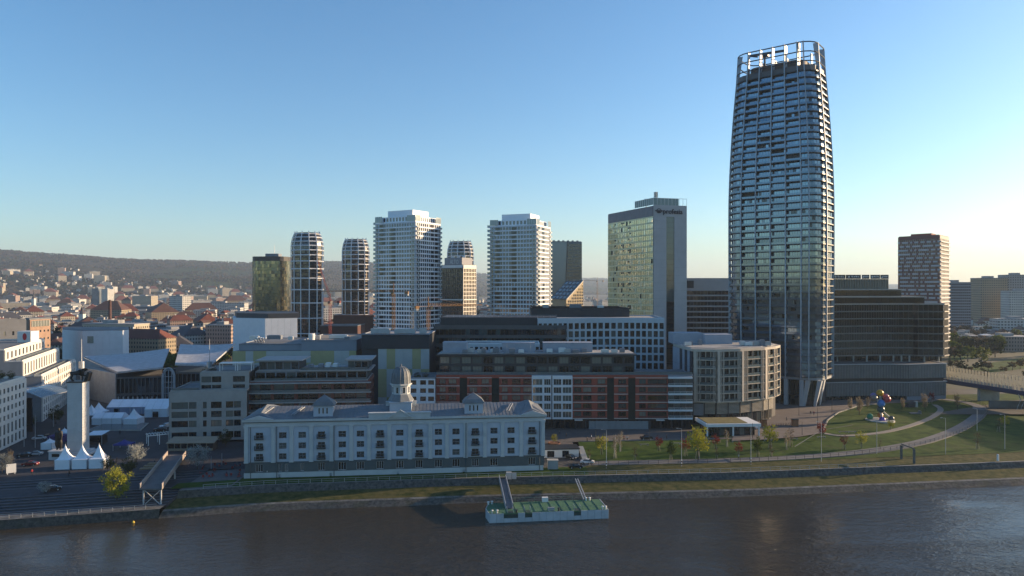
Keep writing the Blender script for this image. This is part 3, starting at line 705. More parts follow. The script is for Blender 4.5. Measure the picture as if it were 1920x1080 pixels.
# ---------------------------------------------------------------- stone-clad hotel and brick-pier apartments
def hotel():
    T, U, Z, L = T_at('stone_clad_hotel', 'pale stone-clad stepped hotel with wide ribbon windows beside the warehouse', 'building', 319, 246, 463, 250, G-.1)
    S = mat('hotel_stone', (.32, .32, .31), .8, .1, .4); D = 24
    m = MB(); m.box(.1, L-.1, .05, D, 0, 17); m.build('core_wall', DARK, T)
    cs = ucols(U, [(322, 353), (354.5, 369), (381, 388), (396, 416), (424, 438), (439, 452)])
    fac(T, (0, 0), (L, 0), 0, 17.2, cs, [(.8, 3.1), (4.9, 7.1), (8.2, 10.3), (11.3, 13.6)], S, t=.4, gw=(0, 2, 3, 0, 4), mull=2)
    fac(T, (0, D), (0, 0), 0, 17.2, even(D, 4, .6), [(.8, 3.1), (4.9, 7.1), (8.2, 10.3), (11.3, 13.6)], S, t=.4)
    flat_roof(T, [(0, 0), (L, 0), (L, D), (0, D)], 17.25, ROOFG, .5, S)
    xa = U(371)
    m = MB(); m.box(xa, L, 4.05, D, 17, 23); m.build('upper_core', DARK, T)
    fac(T, (xa, 4), (L, 4), 17.2, 23.4, [(U(372)-xa, U(391)-xa), (U(392)-xa, U(410)-xa), (U(432)-xa, U(455)-xa)], [(17.7, 19.0), (19.9, 22.0)], S, t=.4, gw=(0, 3, 4), mull=2, wallname='upper_wall')
    fac(T, (xa, D), (xa, 4), 17.2, 23.4, even(D-4, 3, .5), [(19.9, 22.0)], S, t=.4, wallname='upper_wall')
    flat_roof(T, [(xa, 4), (L, 4), (L, D), (xa, D)], 23.4, ROOFG, .4, S)
    for (p, q) in ((404, 434), (438, 465)):
        m = MB(); x0, x1 = U(p), U(q)
        for x in (x0, x1):
            for y in (6, 10): m.box(x-.12, x+.12, y-.12, y+.12, 23.4, 26.2)
        m.box(x0-.2, x1+.2, 5.8, 10.2, 26.2, 26.5); m.build('roof_pergola', WHITE, T)
    rails(T, [(.4, .5), (xa, .5)], 17.3, 1.1, ANTH, gl=RAILG, name='terrace_railing')
    # apartments
    T, U, Z, L = T_at('brick_pier_apartments', 'balconied apartment building with brick piers and planted set-back roof terraces', 'building', 463, 255, 689, 259, G-.1)
    SLB = mat('balcony_edge_concrete', (.33, .33, .33), .8, .1, .4); BR = mat('terracotta_brick', (.17, .065, .05), .85, .15, .9)
    z0, fh = -1.7, 3.47; D = 20
    m = MB(); m.box(0, L, .05, D, 0, 19.9); m.build('core_wall', DARK, T)
    cs = ucols(U, [(470, 488), (489, 508), (513.5, 532), (533, 552), (559, 578), (579, 597), (602.5, 621), (626.5, 641), (646.5, 667), (668, 687)])
    fac(T, (0, 0), (L, 0), 0, 19.6, cs, floors(z0, 6, fh, .35, 3.1)[1:], BR, t=.35, gw=(0, 4, 3, 1, 0), mull=2, bar=.55)
    fac(T, (L, 0), (L, D), 0, 19.6, even(D, 4, .6), floors(z0, 6, fh, .35, 3.1)[1:], BR, t=.35, gw=(0, 4, 3, 1, 0), mull=2)
    for k in range(1, 7):
        m = MB(); m.box(-.3, L+1.4, -1.7, -.36, z0+k*fh-.28, z0+k*fh+.12); s = m.build('balcony_slab', SLB, T)
        if k < 6: rails(s, [(0, -1.6), (L+1.2, -1.6)], z0+k*fh+.12, 1.0, ANTH, gl=RAILG)
    for p in (463.5, 508.5, 552.5, 597.5, 621.5, 641.5):
        m = MB(); m.box(U(p), U(p+5), -.9, -.352, 0, 19); m.build('brick_pier', BR, T)
    flat_roof(T, [(0, 0), (L, 0), (L, D), (0, D)], 19.65, ROOFG, .3, SLB)
    # set-back storeys
    zt = 19.7
    fac(T, (U(474), 3.5), (L-.5, 3.5), zt, zt+3.3, even(L-.5-U(474), 11, .88), [(zt+.3, zt+2.8)], GREY, t=.3, gw=(0, 4, 3, 4), mull=1, wallname='set_back_wall')
    m = MB(); m.box(U(474), L-.5, 3.55, D-1, zt, zt+3.3); m.build('set_back_core', DARK, T)
    m = MB(); m.box(U(560), L+1, 1.6, D-1, zt+3.3, zt+3.7); m.box(U(478), U(560), 3.0, D-1, zt+3.3, zt+3.7); m.build('set_back_slab', SLB, T)
    for (p, q, y) in ((480, 556, 4.5), (650, 688, 4.0)):
        m = MB(); m.box(U(p), U(q), y+.05, D-2, zt+3.7, zt+7); m.build('penthouse_core', DARK, T)
        fac(T, (U(p), y), (U(q), y), zt+3.7, zt+7, even(U(q)-U(p), 5 if p < 500 else 3, .9), [(zt+3.9, zt+6.5)], GREY, t=.3, gw=(0, 3, 0, 4), mull=1, wallname='penthouse_wall')
        m = MB(); m.box(U(p)-1, U(q)+1.6, y-1.8, D-1.5, zt+7, zt+7.45); m.build('penthouse_roof', SLB, T)
    rails(T, [(U(476), .6), (L, .6)], zt+.05, 1.0, ANTH, gl=RAILG, name='terrace_railing')
    rails(T, [(U(562), 2), (L, 2)], zt+3.7, 1.0, ANTH, gl=RAILG, name='terrace_railing')
    for p, h in ((590, 1.6), (604, 2.0), (618, 1.7), (570, 1.5)):
        m = MB(); m.box(U(p), U(p+9), 7, 10, zt+3.7, zt+3.7+h); m.build('roof_unit', random.choice([GREY, WHITE]), T)
    HG = leafmat('terrace_hedge', (.008, .018, .01), (.02, .035, .015))
    rr = random.Random(3)
    for k in range(9):
        x = U(472 + k*14); m = MB()
        for _ in range(90):
            c = Vector((x+rr.gauss(0, .6), 1.5+rr.gauss(0, .35), zt+.3+abs(rr.gauss(.6, .45)))); s = .22
            m.quad(*[c+Vector((rr.uniform(-s, s), rr.uniform(-s, s), rr.uniform(-s, s))) for _ in range(4)])
        m.build('terrace_plant', HG, T)
hotel()
# ================================================================ towers and office blocks
def rrect(a, b, r, n=5, sc=1.0):
    pts = []
    for cx, cy, s in ((a-r, -b+r, -90), (a-r, b-r, 0), (-a+r, b-r, 90), (-a+r, -b+r, 180)):
        for k in range(n+1):
            t = R(s + 90*k/n); pts.append(Vector(((cx+r*math.cos(t))*sc, (cy+r*math.sin(t))*sc)))
    return pts
def eurotower():
    A, B_, RC = 21.3, 12.8, 7.4; ang = R(-39); cxy = Vector((gx(1463, 338), 338))
    T = thing('glass_residential_tower', 'very tall rounded dark glass residential tower with pale vertical fins and open crown', 'tower', (cxy.x, cxy.y, G), ang)
    z0, n, fh = 13.2, 44, 3.17
    SLB = mat('dark_slab_edge', (.035, .04, .05), .45, .1, .5); FIN = mat('pale_fin', (.42, .45, .5), .5, .05, .5, metal=.2)
    TG = [glass('tower_glass_%d' % i, c, .05, .85, .03, .65) for i, c in enumerate([(.15, .195, .25), (.2, .26, .31), (.1, .135, .18), (.3, .34, .37), (.025, .03, .038)])]
    TG.append(mat('brown_screen', (.09, .075, .07), .6, .1, .8)); TG.append(glass('pale_blind', (.3, .33, .38), .3)); MUL = mat('tower_mullion', (.05, .06, .07), .4, 0, metal=.3)
    def sc(z):                                   # bulging silhouette: narrower towards the crown and a little at the foot
        t = (z - z0)/(n*fh)
        return 1.0 - .16*max(0, (t-.55)/.45)**1.7 - .012*max(0, .4-t)/.4
    base = rrect(A, B_, RC, 4); N = len(base)
    # bays: front 5 (between fins), corners, ends, back
    xf = [-A+RC + (2*A-2*RC)*k/4 for k in range(5)]
    def ring(s, off=0):
        return [p*s + (p.normalized()*off) for p in base]
    loop = []                                    # perimeter corner list with fin positions inserted on the long sides
    fr = [Vector((x, -B_)) for x in xf]; bk = [Vector((x, B_)) for x in reversed(xf)]
    rc = [Vector((A-RC+RC*math.cos(R(t)), -B_+RC+RC*math.sin(R(t)))) for t in (-68, -45, -22, 0)] + [Vector((A-RC+RC*math.cos(R(t)), B_-RC+RC*math.sin(R(t)))) for t in (0, 22, 45, 68)]
    lc = [-p for p in rc]
    per = fr + rc + bk + lc; N = len(per); rng = random.Random(21)
    core = MB()
    for k in range(n+1):
        pass
    # each storey: floor slab with projecting dark edge, glazing bays as separate panels
    def norm(i, s):
        p = per[i]; q = Vector((max(-A+RC, min(A-RC, p.x)), max(-B_+RC, min(B_-RC, p.y)))); d = p-q
        return d.normalized() if d.length > 1e-3 else Vector((0, -1 if p.y < 0 else 1))
    def off(i, s, d): return per[i]*s + norm(i, s)*d
    vis = list(range(0, 8)) + list(range(13, N)) # bays that face the river side
    rest = MB(); cnt = 0
    for k in range(n):
        za = z0 + k*fh; s = sc(za)
        m = MB(); out = [off(i, s, 1.25) for i in range(N)]
        m.prism(out, za-.2, za+.22); sl = m.build('floor_slab', SLB, T)
        # balustrade ring, glass
        for i in range(N):
            a, b_ = off(i, s, 0), off((i+1) % N, s, 0); L = (b_-a).length
            front = i in (17, 18, 19) or i < 7 or i == N-1
            rec = .0
            if 0 <= i < 4: rec = rng.choice((0, 0, .9, 1.2, .15))
            nm = (norm(i, s)+norm((i+1) % N, s)).normalized(); a2, b2 = a-nm*rec, b_-nm*rec
            M_, _ = fmat(a2, b2); q = MB() if front else rest; q.T = M_
            g = rng.choice((0, 0, 1, 1, 0, 0, 2, 1)); r_ = rng.random()
            if 0 <= i < 4 and r_ < .07: g = 5
            if r_ > .995: g = 6
            h0, h1 = za+.22, za+fh-.2
            np_ = max(1, round(L/1.25))
            for j in range(np_):
                x0, x1 = L*j/np_, L*(j+1)/np_; gg = g if rng.random() < .88 else rng.choice((2, 4, 1))
                q.k = 1+gg; y = rng.uniform(-.015, .015); q.quad((x0, y, h0), (x1, y+rng.uniform(-.02, .02), h0), (x1, y, h1), (x0, y, h1)); q.k = 0
                if j: q.box(x0-.04, x0+.04, -.06, 0, h0, h1)
            if rng.random() < .07 and L > 4:       # an opened balcony: dark slot over the balustrade
                x0 = L*rng.uniform(.05, .5); x1 = x0+L*rng.uniform(.2, .45); q.k = 5; q.quad((x0, -.06, h0+1.1), (x1, -.06, h0+1.1), (x1, -.06, h1-.1), (x0, -.06, h1-.1)); q.k = 0
            if front: q.build('window_bay', [MUL]+TG, T)
        rl = MB()
        for i in list(range(0, 8)) + [N-3, N-2, N-1]:
            a, b_ = off(i, s, 1.1), off((i+1) % N, s, 1.1)
            rl.quad((*a, za+.22), (*b_, za+.22), (*b_, za+1.15), (*a, za+1.15))
        rl.build('balustrade', RAILT, sl)
    rest.T = None; rest.build('rear_glazing', [MUL]+TG, T, kind='stuff')
    m = MB(); zt = z0+n*fh; s = sc(zt)
    m.prism([off(i, s, 1.2) for i in range(N)], zt-.2, zt+.3); m.build('top_slab', SLB, T)
    m = MB(); m.prism([off(i, s, .6) for i in range(N)], zt+.3, zt+2.6); m.build('crown_parapet', mat('crown_panel', (.12, .12, .13), .6, .1), T)
    m = MB(); m.prism([off(i, s*.72, 0) for i in range(N)], zt+.3, zt+6.5); m.build('roof_plant_room', mat('brown_plant_cladding', (.10, .085, .08), .7, .12, .6), T)
    # fins running the full height, standing free above the roof
    fi = [(i, 15.5+.6*(i)) for i in range(5)] + [(5, 14), (8, 14), (10, 13.5), (N-3, 12), (13, 15), (14, 14.5), (15, 14), (16, 13.8), (17, 13)]
    for i, up in fi:
        m = MB(); prev = None; w = .42
        lev = [0 if False else z0-1.0] + [z0+fh*k for k in range(0, n+1, 2)] + [zt+13.4]
        d = norm(i, 1); tdir = Vector((-d.y, d.x))
        inner = .25; 
        for za, zb in zip(lev, lev[1:]):
            sa, sb = sc(min(za, zt+8)), sc(min(zb, zt+8)); pa, pb = per[i]*sa, per[i]*sb
            dep = 1.55; 
            f = lambda p, o1, o2: [p+d*o1-tdir*w/2, p+d*o2-tdir*w/2, p+d*o2+tdir*w/2, p+d*o1+tdir*w/2]
            qa, qb = f(pa, inner, dep), f(pb, inner if zb <= zt else -.9, dep)
            m.prism(qa, za, zb, top=qb)
        m.build('fin', FIN, T)
    for i in list(range(5)) + [13, 14, 15, 16, 17]:    # broad white blades of the crown behind the fins
        d = norm(i, 1); tdir = Vector((-d.y, d.x)); p = per[i]*sc(zt)
        m = MB(); m.prism([p+d*.2-tdir*.18, p+d*.2+tdir*.18, p-d*2.2+tdir*.18, p-d*2.2-tdir*.18], zt+.3, zt+13.2); m.build('crown_blade', mat('white_blade', (.72, .74, .76), .5, 0), T)
    for k, dz in enumerate((4.2, 8.6, 13.0)):
        m = MB(); s2 = sc(zt)*(1-.012*k)
        pts = [Vector((*off(i, s2, 1.0), zt+dz)) for i in range(N)]; m.tube(pts+[pts[0]], .27, 6); m.build('crown_ring', SLB, T)
    m = MB(); m.tube([(-6, -4, zt+2), (-6, -4, zt+13)], .45, 8); m.bar((-13, -6.5, zt+13), (2.5, -2, zt+13.6), .8, 1.0); m.box(-8, -4.2, -5.4, -3, zt+11.8, zt+13.2)
    m.bar((-12.5, -6.4, zt+12.9), (-9, -5, zt+12.2), .5); m.build('facade_maintenance_crane', ANTH, T)
    # lobby: glazed box behind tall columns
    m = MB(); m.prism([p*.9 for p in per], 0, z0-1); m.build('lobby_core', DARK, T)
    lob = MB()
    for i in list(range(0, 8)) + [N-4, N-3, N-2, N-1]:
        a, b_ = per[i]*.93, per[(i+1) % N]*.93; L = (b_-a).length
        fac(T, a, b_, 0, z0-.6, even(L, max(1, round(L/1.9)), .93), [(.2, 4.8), (5.1, 11.6)], ANTH, t=.15, gw=(0, 4, 1), mull=0, joined=True, wallname='lobby_frame', glassname='lobby_glazing')
    m = MB(); m.prism([off(i, 1, .9) for i in range(N)], z0-1.3, z0-.25); m.build('transfer_slab', mat('pale_soffit', (.3, .3, .3), .7, 0), T)
    CO = mat('pale_column', (.46, .48, .5), .7, .06, .5)
    for i in (1, 2, 3, 4):
        p = per[i]; m = MB(); m.prism([p+Vector((-.75, -1.3)), p+Vector((.75, -1.3)), p+Vector((.75, .6)), p+Vector((-.75, .6))], 0, z0-1.32); m.build('lobby_column', CO, T)
    for i, sg in ((5, 1), (6, -1), (8, 1)):        # splayed column pair at the corner
        p = per[i]; q = p + Vector((-3.4*sg, -.5)) * .6; m = MB()
        sq = lambda c, w: [c+Vector((-w, -w)), c+Vector((w, -w)), c+Vector((w, w)), c+Vector((-w, w))]
        m.prism(sq(p*.98 if sg < 0 else q, .55), 0, z0-1.32, top=sq(q if sg < 0 else p*.98, .95)); m.build('splayed_column', CO, T)
RAILT = glass('tower_balustrade', (.11, .15, .2), .05, .8, .02, .6)
eurotower()
# ---------------------------------------------------------------- white twin towers
def white_tower(label, pxl, Yl, pxc, Yc, pxr, Yr, topy, nf, dk):
    a = Vector((gx(pxl, Yl), Yl)); c = Vector((gx(pxc, Yc), Yc)); r = Vector((gx(pxr, Yr), Yr))
    T = thing('white_apartment_tower', label, 'tower', (c.x, c.y, G))
    a -= c; r -= c; z = Vector((0, 0)); bk = a + r; H = gz(topy, Yc) - G; fh = (H-5.5)/nf
    WT = mat('white_tower_panel', (.76, .79, .83), .7, .03, .2, alb=1); GY = mat('white_tower_grey', (.48, .51, .55), .6, .06, .2, alb=1)
    m = MB(); m.prism([a*.98, z, r*.98, bk*.98], 0, H-5); m.build('core_wall', DARK, T)
    for (p, q, n) in ((a, z, 15), (z, r, 12)):
        L = (q-p).length
        fac(T, p, q, 0, H-5, even(L, n, .62, .8), floors(0, nf, fh, .75, fh-.32), GY, t=.2, joined=True, gw=(0, 0, 1, 1, 4, 3, 2) if q is r else (1, 1, 0, 3, 2, 0), mull=0)
        # white spandrel bands and projecting balconies, floor by floor
        rg = random.Random(nf + n)
        M_, _ = fmat(p, q)
        strong = [rg.randrange(1, n-2) for _ in range(2)]
        for k in range(nf):
            m = MB(); m.T = M_; m.box(-.25, L+.25, -.55, -.21, k*fh-.3, k*fh+.5)
            m.build('spandrel_band', WT, T)
        for k in range(1, nf):
            m = MB(); m.T = M_; bay = L/n
            for c_ in strong:
                m.k = 1; x = c_*bay+rg.choice((0, 0, .4)); m.box(x, x+bay*1.3, -.57, -.56, k*fh+.75, k*fh+fh-.4) if rg.random() < .8 else None
            m.k = 0
            for e in (0, 1):                      # glazed corner loggias
                x0 = L-3.0 if e else 0; m.box(x0, x0+3.0, -1.5, -.56, k*fh-.18, k*fh+.12)
                m.k = 2; m.quad((x0, -1.5, k*fh+.1), (x0+3, -1.5, k*fh+.1), (x0+3, -1.5, k*fh+1.2), (x0, -1.5, k*fh+1.2)); m.k = 0
            m.build('balcony_row', [WT, GL[4], RAILP], T, kind='stuff')
    # far-left wing of glass balconies seen edge-on
    M_, L = fmat(a, z)
    for k in range(1, nf+1):
        m = MB(); m.T = M_; m.box(-2.6, -.3, .6, 6, k*fh-.2, k*fh+.25); m.k = 1; m.quad((-2.6, .6, k*fh+.2), (-.3, .6, k*fh+.2), (-.3, .6, k*fh+1.6), (-2.6, .6, k*fh+1.6)); m.build('end_balcony', [WT, RAILP], T)
    # crown: glass-screened terrace and a white curved plant storey
    m = MB(); m.prism([a, z, r, bk], H-5, H-4.5); m.build('terrace_slab', WT, T)
    ins = [lerp(bk*.5, p, .86) for p in (a, z, r, bk)]
    m = MB(); m.prism(ins, H-4.5, H-.6); m.build('crown_storey', GY, T)
    for (p, q) in ((ins[0], ins[1]), (ins[1], ins[2])):
        L = (q-p).length; fac(T, p, q, H-4.5, H-.6, even(L, 11, .6), [(H-3.9, H-1.2)], WT, t=.2, joined=True, gw=(1, 3, 3), mull=0, wallname='crown_wall')
    ins2 = [lerp(bk*.5, p, .62) for p in (a, z, r, bk)]
    m = MB(); m.prism(ins2, H-.6, H+4.2); m.build('plant_storey', WT, T)
    for (p, q) in ((a, z), (z, r)):
        M_, L = fmat(p, q)
        for x0, x1 in ((0, L*.18), (L*.8, L)):
            m = MB(); m.T = M_; m.box(x0, x1, -.3, -.22, H-4.4, H-.2); m.build('glass_screen', RAILP, T)
            m = MB(); m.T = M_
            for j in range(5): x = lerp(x0, x1, j/4); m.box(x-.05, x+.05, -.4, -.3, H-4.5, H)
            m.build('screen_post', WT, T)
RAILP = glass('pale_green_glass', (.22, .28, .29), .1, .6)
white_tower('white banded apartment tower standing next to the rounded brown tower, crane in front', 704, 508, 779, 490, 826, 514, 402, 32, 0)
white_tower('white banded apartment tower next to the leaning-facade dark glass tower', 919, 526, 1006, 512, 1032, 539, 409, 31, 1)
# ---------------------------------------------------------------- rounded brown towers with white exoskeleton
def round_tower(label, px, Y, topy, wpx, nf=30):
    T = thing('rounded_tower', label, 'tower', (gx(px, Y), Y, G), R(-28))
    rad = wpx/2/F*Y; H = gz(topy, Y)-G; fh = (H-2)/nf
    BR = mat('bronze_cladding', (.06, .045, .038), .45, .15, .4, metal=.3); WT = mat('white_exo_frame', (.72, .73, .75), .6, .04, alb=1)
    n = 12; a_, b_ = rad*1.08, rad*.86
    def sc(z): t = max(0, (z-H*.84)/(H*.16)); return (1-.03*(1-z/H)) * (1-min(1, t)**2.6*.24)
    def el(i, s, o=0): t = 2*math.pi*(i+.5)/n; return Vector(((a_*s+o)*math.cos(t), (b_*s+o)*math.sin(t)))
    m = MB()
    zs = [H*k/16 for k in range(17)]
    for za, zb in zip(zs, zs[1:]): m.prism([el(i, sc(za)*.985) for i in range(n)], za, zb, top=[el(i, sc(zb)*.985) for i in range(n)])
    m.build('core_wall', BR, T)
    q = MB(); rg = random.Random(int(px))
    for k in range(nf):
        za, zb = k*fh+.5, k*fh+fh-.35; sa, sb = sc(za), sc(zb)
        for i in range(n):
            A, B2, C_, D_ = el(i, sa, .05), el(i+1, sa, .05), el(i+1, sb, .05), el(i, sb, .05)
            for j in range(4):
                if j in (0, 2) and rg.random() < .25: continue
                t0, t1 = .08+j*.22, .08+j*.22+.17; q.k = rg.choice((0, 0, 4, 1))
                f = lambda u, v, t: (*u.lerp(v, t),)
                q.quad((*A.lerp(B2, t0), za), (*A.lerp(B2, t1), za), (*D_.lerp(C_, t1), zb), (*D_.lerp(C_, t0), zb))
    q.build('window_glazing', GL, T, kind='stuff')
    # ring beams get closer towards the top
    rings = [4, 8, 12, 15.5, 18.5, 21, 23, 24.6, 25.9, 27.1, 28.2, 29.3]
    for r_ in [0.15] + rings + [30.2]:
        z = r_*fh; s = sc(z); m = MB(); pts = [Vector((*el(i, s, .55), z)) for i in range(n)]
        m.tube(pts+[pts[0]], .5 if r_ < 30 else .35, 4); m.build('ring_beam', WT, T)
    for i in range(n):
        m = MB(); lv = [H*k/24 for k in range(25)] + [H*1.012]
        m.tube([Vector((*el(i, sc(min(z, H)), .55), z)) for z in lv], .5, 4); m.build('mullion_rib', WT, T)
    for k in (27.2, 28.4): pass
round_tower('tall rounded brown tower with white grid frame, beside the green-gold glass office', 576, 630, 437, 58)
round_tower('rounded brown tower with white grid frame rising from a brick podium', 667, 709, 449, 49)
round_tower('rounded brown tower with white grid frame half hidden behind the lettered office', 863, 749, 453, 47)
b = MB(); b.box(-19, 21, -4, 26, 0, 27); pod = b.build('brick_podium', mat('brown_brick', (.09, .04, .032), .85, .15, .4), loc=(gx(663, 690), 690, G)); tag(pod, 'dark brown brick block at the foot of the rounded tower', 'building')
# ---------------------------------------------------------------- angled-face tower helper
def box_tower(name, label, pxl, Yl, pxc, Yc, pxr, Yr, topy, nf, nl, nr, wall, wl=.75, t=.2, gwl=GW, gwr=GW, lo=.7, hi=.35, top=3.5, topm=None, base=G, wall2=None, cap=True, joined=True):
    a = Vector((gx(pxl, Yl), Yl)); c = Vector((gx(pxc, Yc), Yc)); r = Vector((gx(pxr, Yr), Yr))
    T = thing(name, label, 'building', (c.x, c.y, base)); a -= c; r -= c; z = Vector((0, 0)); bk = a+r
    H = gz(topy, Yc)-base; fh = (H-top)/nf
    m = MB(); m.prism([a*.99, z, r*.99, bk], 0, H-.4); m.build('core_wall', DARK, T)
    fac(T, a, z, 0, H, even((a-z).length, nl, wl, .3), floors(0, nf, fh, lo, fh-hi), wall, t=t, joined=joined, gw=gwl, mull=0)
    fac(T, z, r, 0, H, even(r.length, nr, wl, .3), floors(0, nf, fh, lo, fh-hi), wall2 or wall, t=t, joined=joined, gw=gwr, mull=0)
    if cap: flat_roof(T, [a*.98, z+(bk*.02), r*.98, bk*.98], H-.2, ROOFG, .8, topm or wall)
    return T, a, r, bk, H, fh
def office_tower():                               # the tower with the rooftop lettering
    GLD = [glass('gold_tint_glass_%d' % i, c, .12, .9, .02, .5) for i, c in enumerate([(.86, .70, .36), (.92, .78, .44), (.66, .54, .28), (.96, .86, .58)])]
    a = Vector((gx(1141, 474), 474)); c = Vector((gx(1225, 425), 425)); r = Vector((gx(1287, 431), 431))
    T = thing('lettered_office_tower', 'grey slab office tower with gold tinted glass side and rooftop lettering', 'tower', (c.x, c.y, G)); a -= c; r -= c; z = Vector((0, 0))
    H = gz(384, 425)-G; ST = mat('tower_grey_stone', (.42, .43, .44), .75, .06, .15, alb=1); bk = a+r
    m = MB(); m.prism([a, z, r, bk], 0, H-6); m.build('core_wall', DARK, T)
    M_, L = fmat(a, z); nf = 27; Hg = H-7.5; fh = Hg/nf; rg = random.Random(2); q = MB(); q.T = M_; pl = MB(); pl.T = M_
    for k in range(nf):
        for j in range(26):
            x0, x1 = L*j/26+.12, L*(j+1)/26-.1; q.k = rg.choice((0, 0, 0, 0, 1, 1, 3)) if rg.random() > .03 else 4
            q.quad((x0, -.25+rg.uniform(-.05, .05), k*fh+.75), (x1, -.25+rg.uniform(-.05, .05), k*fh+.75), (x1, -.25, k*fh+fh-.15), (x0, -.25, k*fh+fh-.15))
            if j in (4, 8, 9, 12, 13) and rg.random() < .4: q.k = 4; q.quad((x0, -.32, k*fh+2.2), (x1, -.32, k*fh+2.2), (x1, -.32, k*fh+3.2), (x0, -.32, k*fh+3.2))
    q.build('window_glazing', GLD+[GL[4]], T, kind='stuff')
    SP = mat('tower_spandrel', (.7, .62, .38), .3, .06, alb=1)
    for k in range(nf+1):
        m = MB(); m.T = M_; m.box(0, L, -.3, .02, k*fh-.15, k*fh+.7); m.build('spandrel_band', SP, T)
    for j in range(0, 27):
        m = MB(); m.T = M_; x = L*j/26; m.box(x-.09, x+.09, -.45, -.301, 0, Hg); m.build('mullion', SP, T)
    for j in range(16):
        m = MB(); m.T = M_; x0, x1 = L*j/16, L*(j+1)/16; m.box(x0+.05, x1-.05, -.4, .02, Hg+.75, H-.8); m.build('attic_panel', mat('attic_grey', (.2, .2, .22), .6, .1), T)
    # blank stone end with a glazed slot
    M2, L2 = fmat(z, r)
    for x0, x1 in ((0, L2*.38), (L2*.62, L2)):
        for k in range(22):
            m = MB(); m.T = M2; m.box(x0, x1, -.5, .02, H*k/22+.02, H*(k+1)/22-.02); m.build('stone_course', ST, T)
    m = MB(); m.T = M2; m.box(L2*.38, L2*.62, -.5, 0, H-7, H); m.build('lintel', ST, T)
    q = MB(); q.T = M2
    for k in range(30):
        q.k = rg.choice((0, 1, 1)) if k > 13 else 4; z0, z1 = (H-7)*k/30, (H-7)*(k+1)/30; q.quad((L2*.38, -.1, z0+.08), (L2*.62, -.1, z0+.08), (L2*.62, -.1, z1-.08), (L2*.38, -.1, z1-.08))
    q.build('slot_glazing', [glass('slot_glass_a', (.05, .08, .085)), glass('slot_glass_b', (.08, .11, .11)), GL[0], GL[0], glass('slot_glass_dark', (.01, .013, .016))], T, kind='stuff')
    m = MB(); m.T = M2
    for k in range(31): m.box(L2*.38, L2*.62, -.2, -.11, (H-7)*k/30-.1, (H-7)*k/30+.1)
    m.build('slot_transom', ANTH, T)
    flat_roof(T, [a, z, r, bk], H-.5, ROOFG, 0)
    # roof glass screen
    for (p, q_, n) in ((lerp(a, z, .62), z, 9), (z, r, 9)):
        M3, L3 = fmat(p, q_); m = MB(); m.T = M3; m.box(0, L3*(.76 if q_ is r else 1), -.1, -.02, H, H+4.2); m.build('roof_glass_screen', glass('teal_screen_glass', (.1, .16, .17), .08), T)
        m = MB(); m.T = M3
        for j in range(n+1): m.box(L3*j/n-.08, L3*j/n+.08, -.25, -.1, H, H+4.3)
        m.box(0, L3, -.25, -.1, H+4.1, H+4.3); m.build('screen_frame', ALU, T)
    for (f_, s_, h) in ((.15, .5, 9), (.35, .4, 6)):
        p = lerp(z, a, f_)+r*.3; m = MB(); m.tube([(*p, H-.5), (*p, H+h)], [.3, .2], 6)
        for k in range(3): m.lathe([(.9, H+h-3.2+k*1.2), (.9, H+h-2.6+k*1.2)], 8, p.x, p.y)
        for k in range(6): t = k*1.05; m.bar((p.x+1.1*math.cos(t), p.y+1.1*math.sin(t), H+h-3.5), (p.x+1.1*math.cos(t), p.y+1.1*math.sin(t), H+h), .25)
        m.build('antenna_mast', STEEL, T)
    txt = bpy.data.curves.new('roof_lettering', 'FONT'); txt.body = 'profesia'; txt.size = 5.4; txt.extrude = .12; txt.resolution_u = 2; txt.offset = .08
    o = bpy.data.objects.new('roof_lettering', txt); col.objects.link(o); bpy.context.view_layer.update()
    me = bpy.data.meshes.new_from_object(o); bpy.data.objects.remove(o); me.materials.clear(); me.materials.append(mat('navy_letter', (.02, .022, .035), .6, 0))
    w = max(v.co.x for v in me.vertices); sx = 13.2/w
    put('roof_lettering', me, T, M2 @ Matrix.Translation((6.0, -.75, H-5.1)) @ Matrix.Rotation(R(90), 4, 'X') @ Matrix.Diagonal((sx, sx*1.0, 1, 1)))
    m = MB(); m.T = M2 @ Matrix.Translation((3.4, -.8, H-3.6))
    n = 20; oo = [(1.7*math.cos(6.283*k/n), 1.45*math.sin(6.283*k/n)) for k in range(n)]
    for k in range(n):
        p, q_ = oo[k], oo[(k+1) % n]; m.add([(p[0], 0, p[1]), (q_[0], 0, q_[1]), (q_[0]*.72, 0, q_[1]*.72), (p[0]*.72, 0, p[1]*.72), (p[0], .2, p[1]), (q_[0], .2, q_[1])], [(0, 1, 2, 3), (0, 4, 5, 1)])
    m.box(-2.6, 2.6, -.02, .18, -.22, .3); m.box(-.8, .8, -.03, .19, -.9, -.3); m.build('roof_emblem', mat('navy_letter', (.02, .022, .035)), T)
office_tower()
box_tower('banded_office_block', 'dark office block with thin white horizontal bands behind the tall glass tower', 1270, 486, 1286, 480, 1420, 478, 523, 14, 3, 20, mat('pale_band', (.45, .45, .46), .7, .05), wl=.985, t=.18, gwl=(0, 4), gwr=(0, 4, 0, 4, 1), lo=.95, hi=.06, top=8)
m_ = mat('dark_attic', (.035, .035, .042), .6, .1)
o_ = MB(); o_.box(0, 52, -.4, 0, 53.5, 58.5); o_.build('attic_band', m_, bpy.data.objects['banded_office_block'])
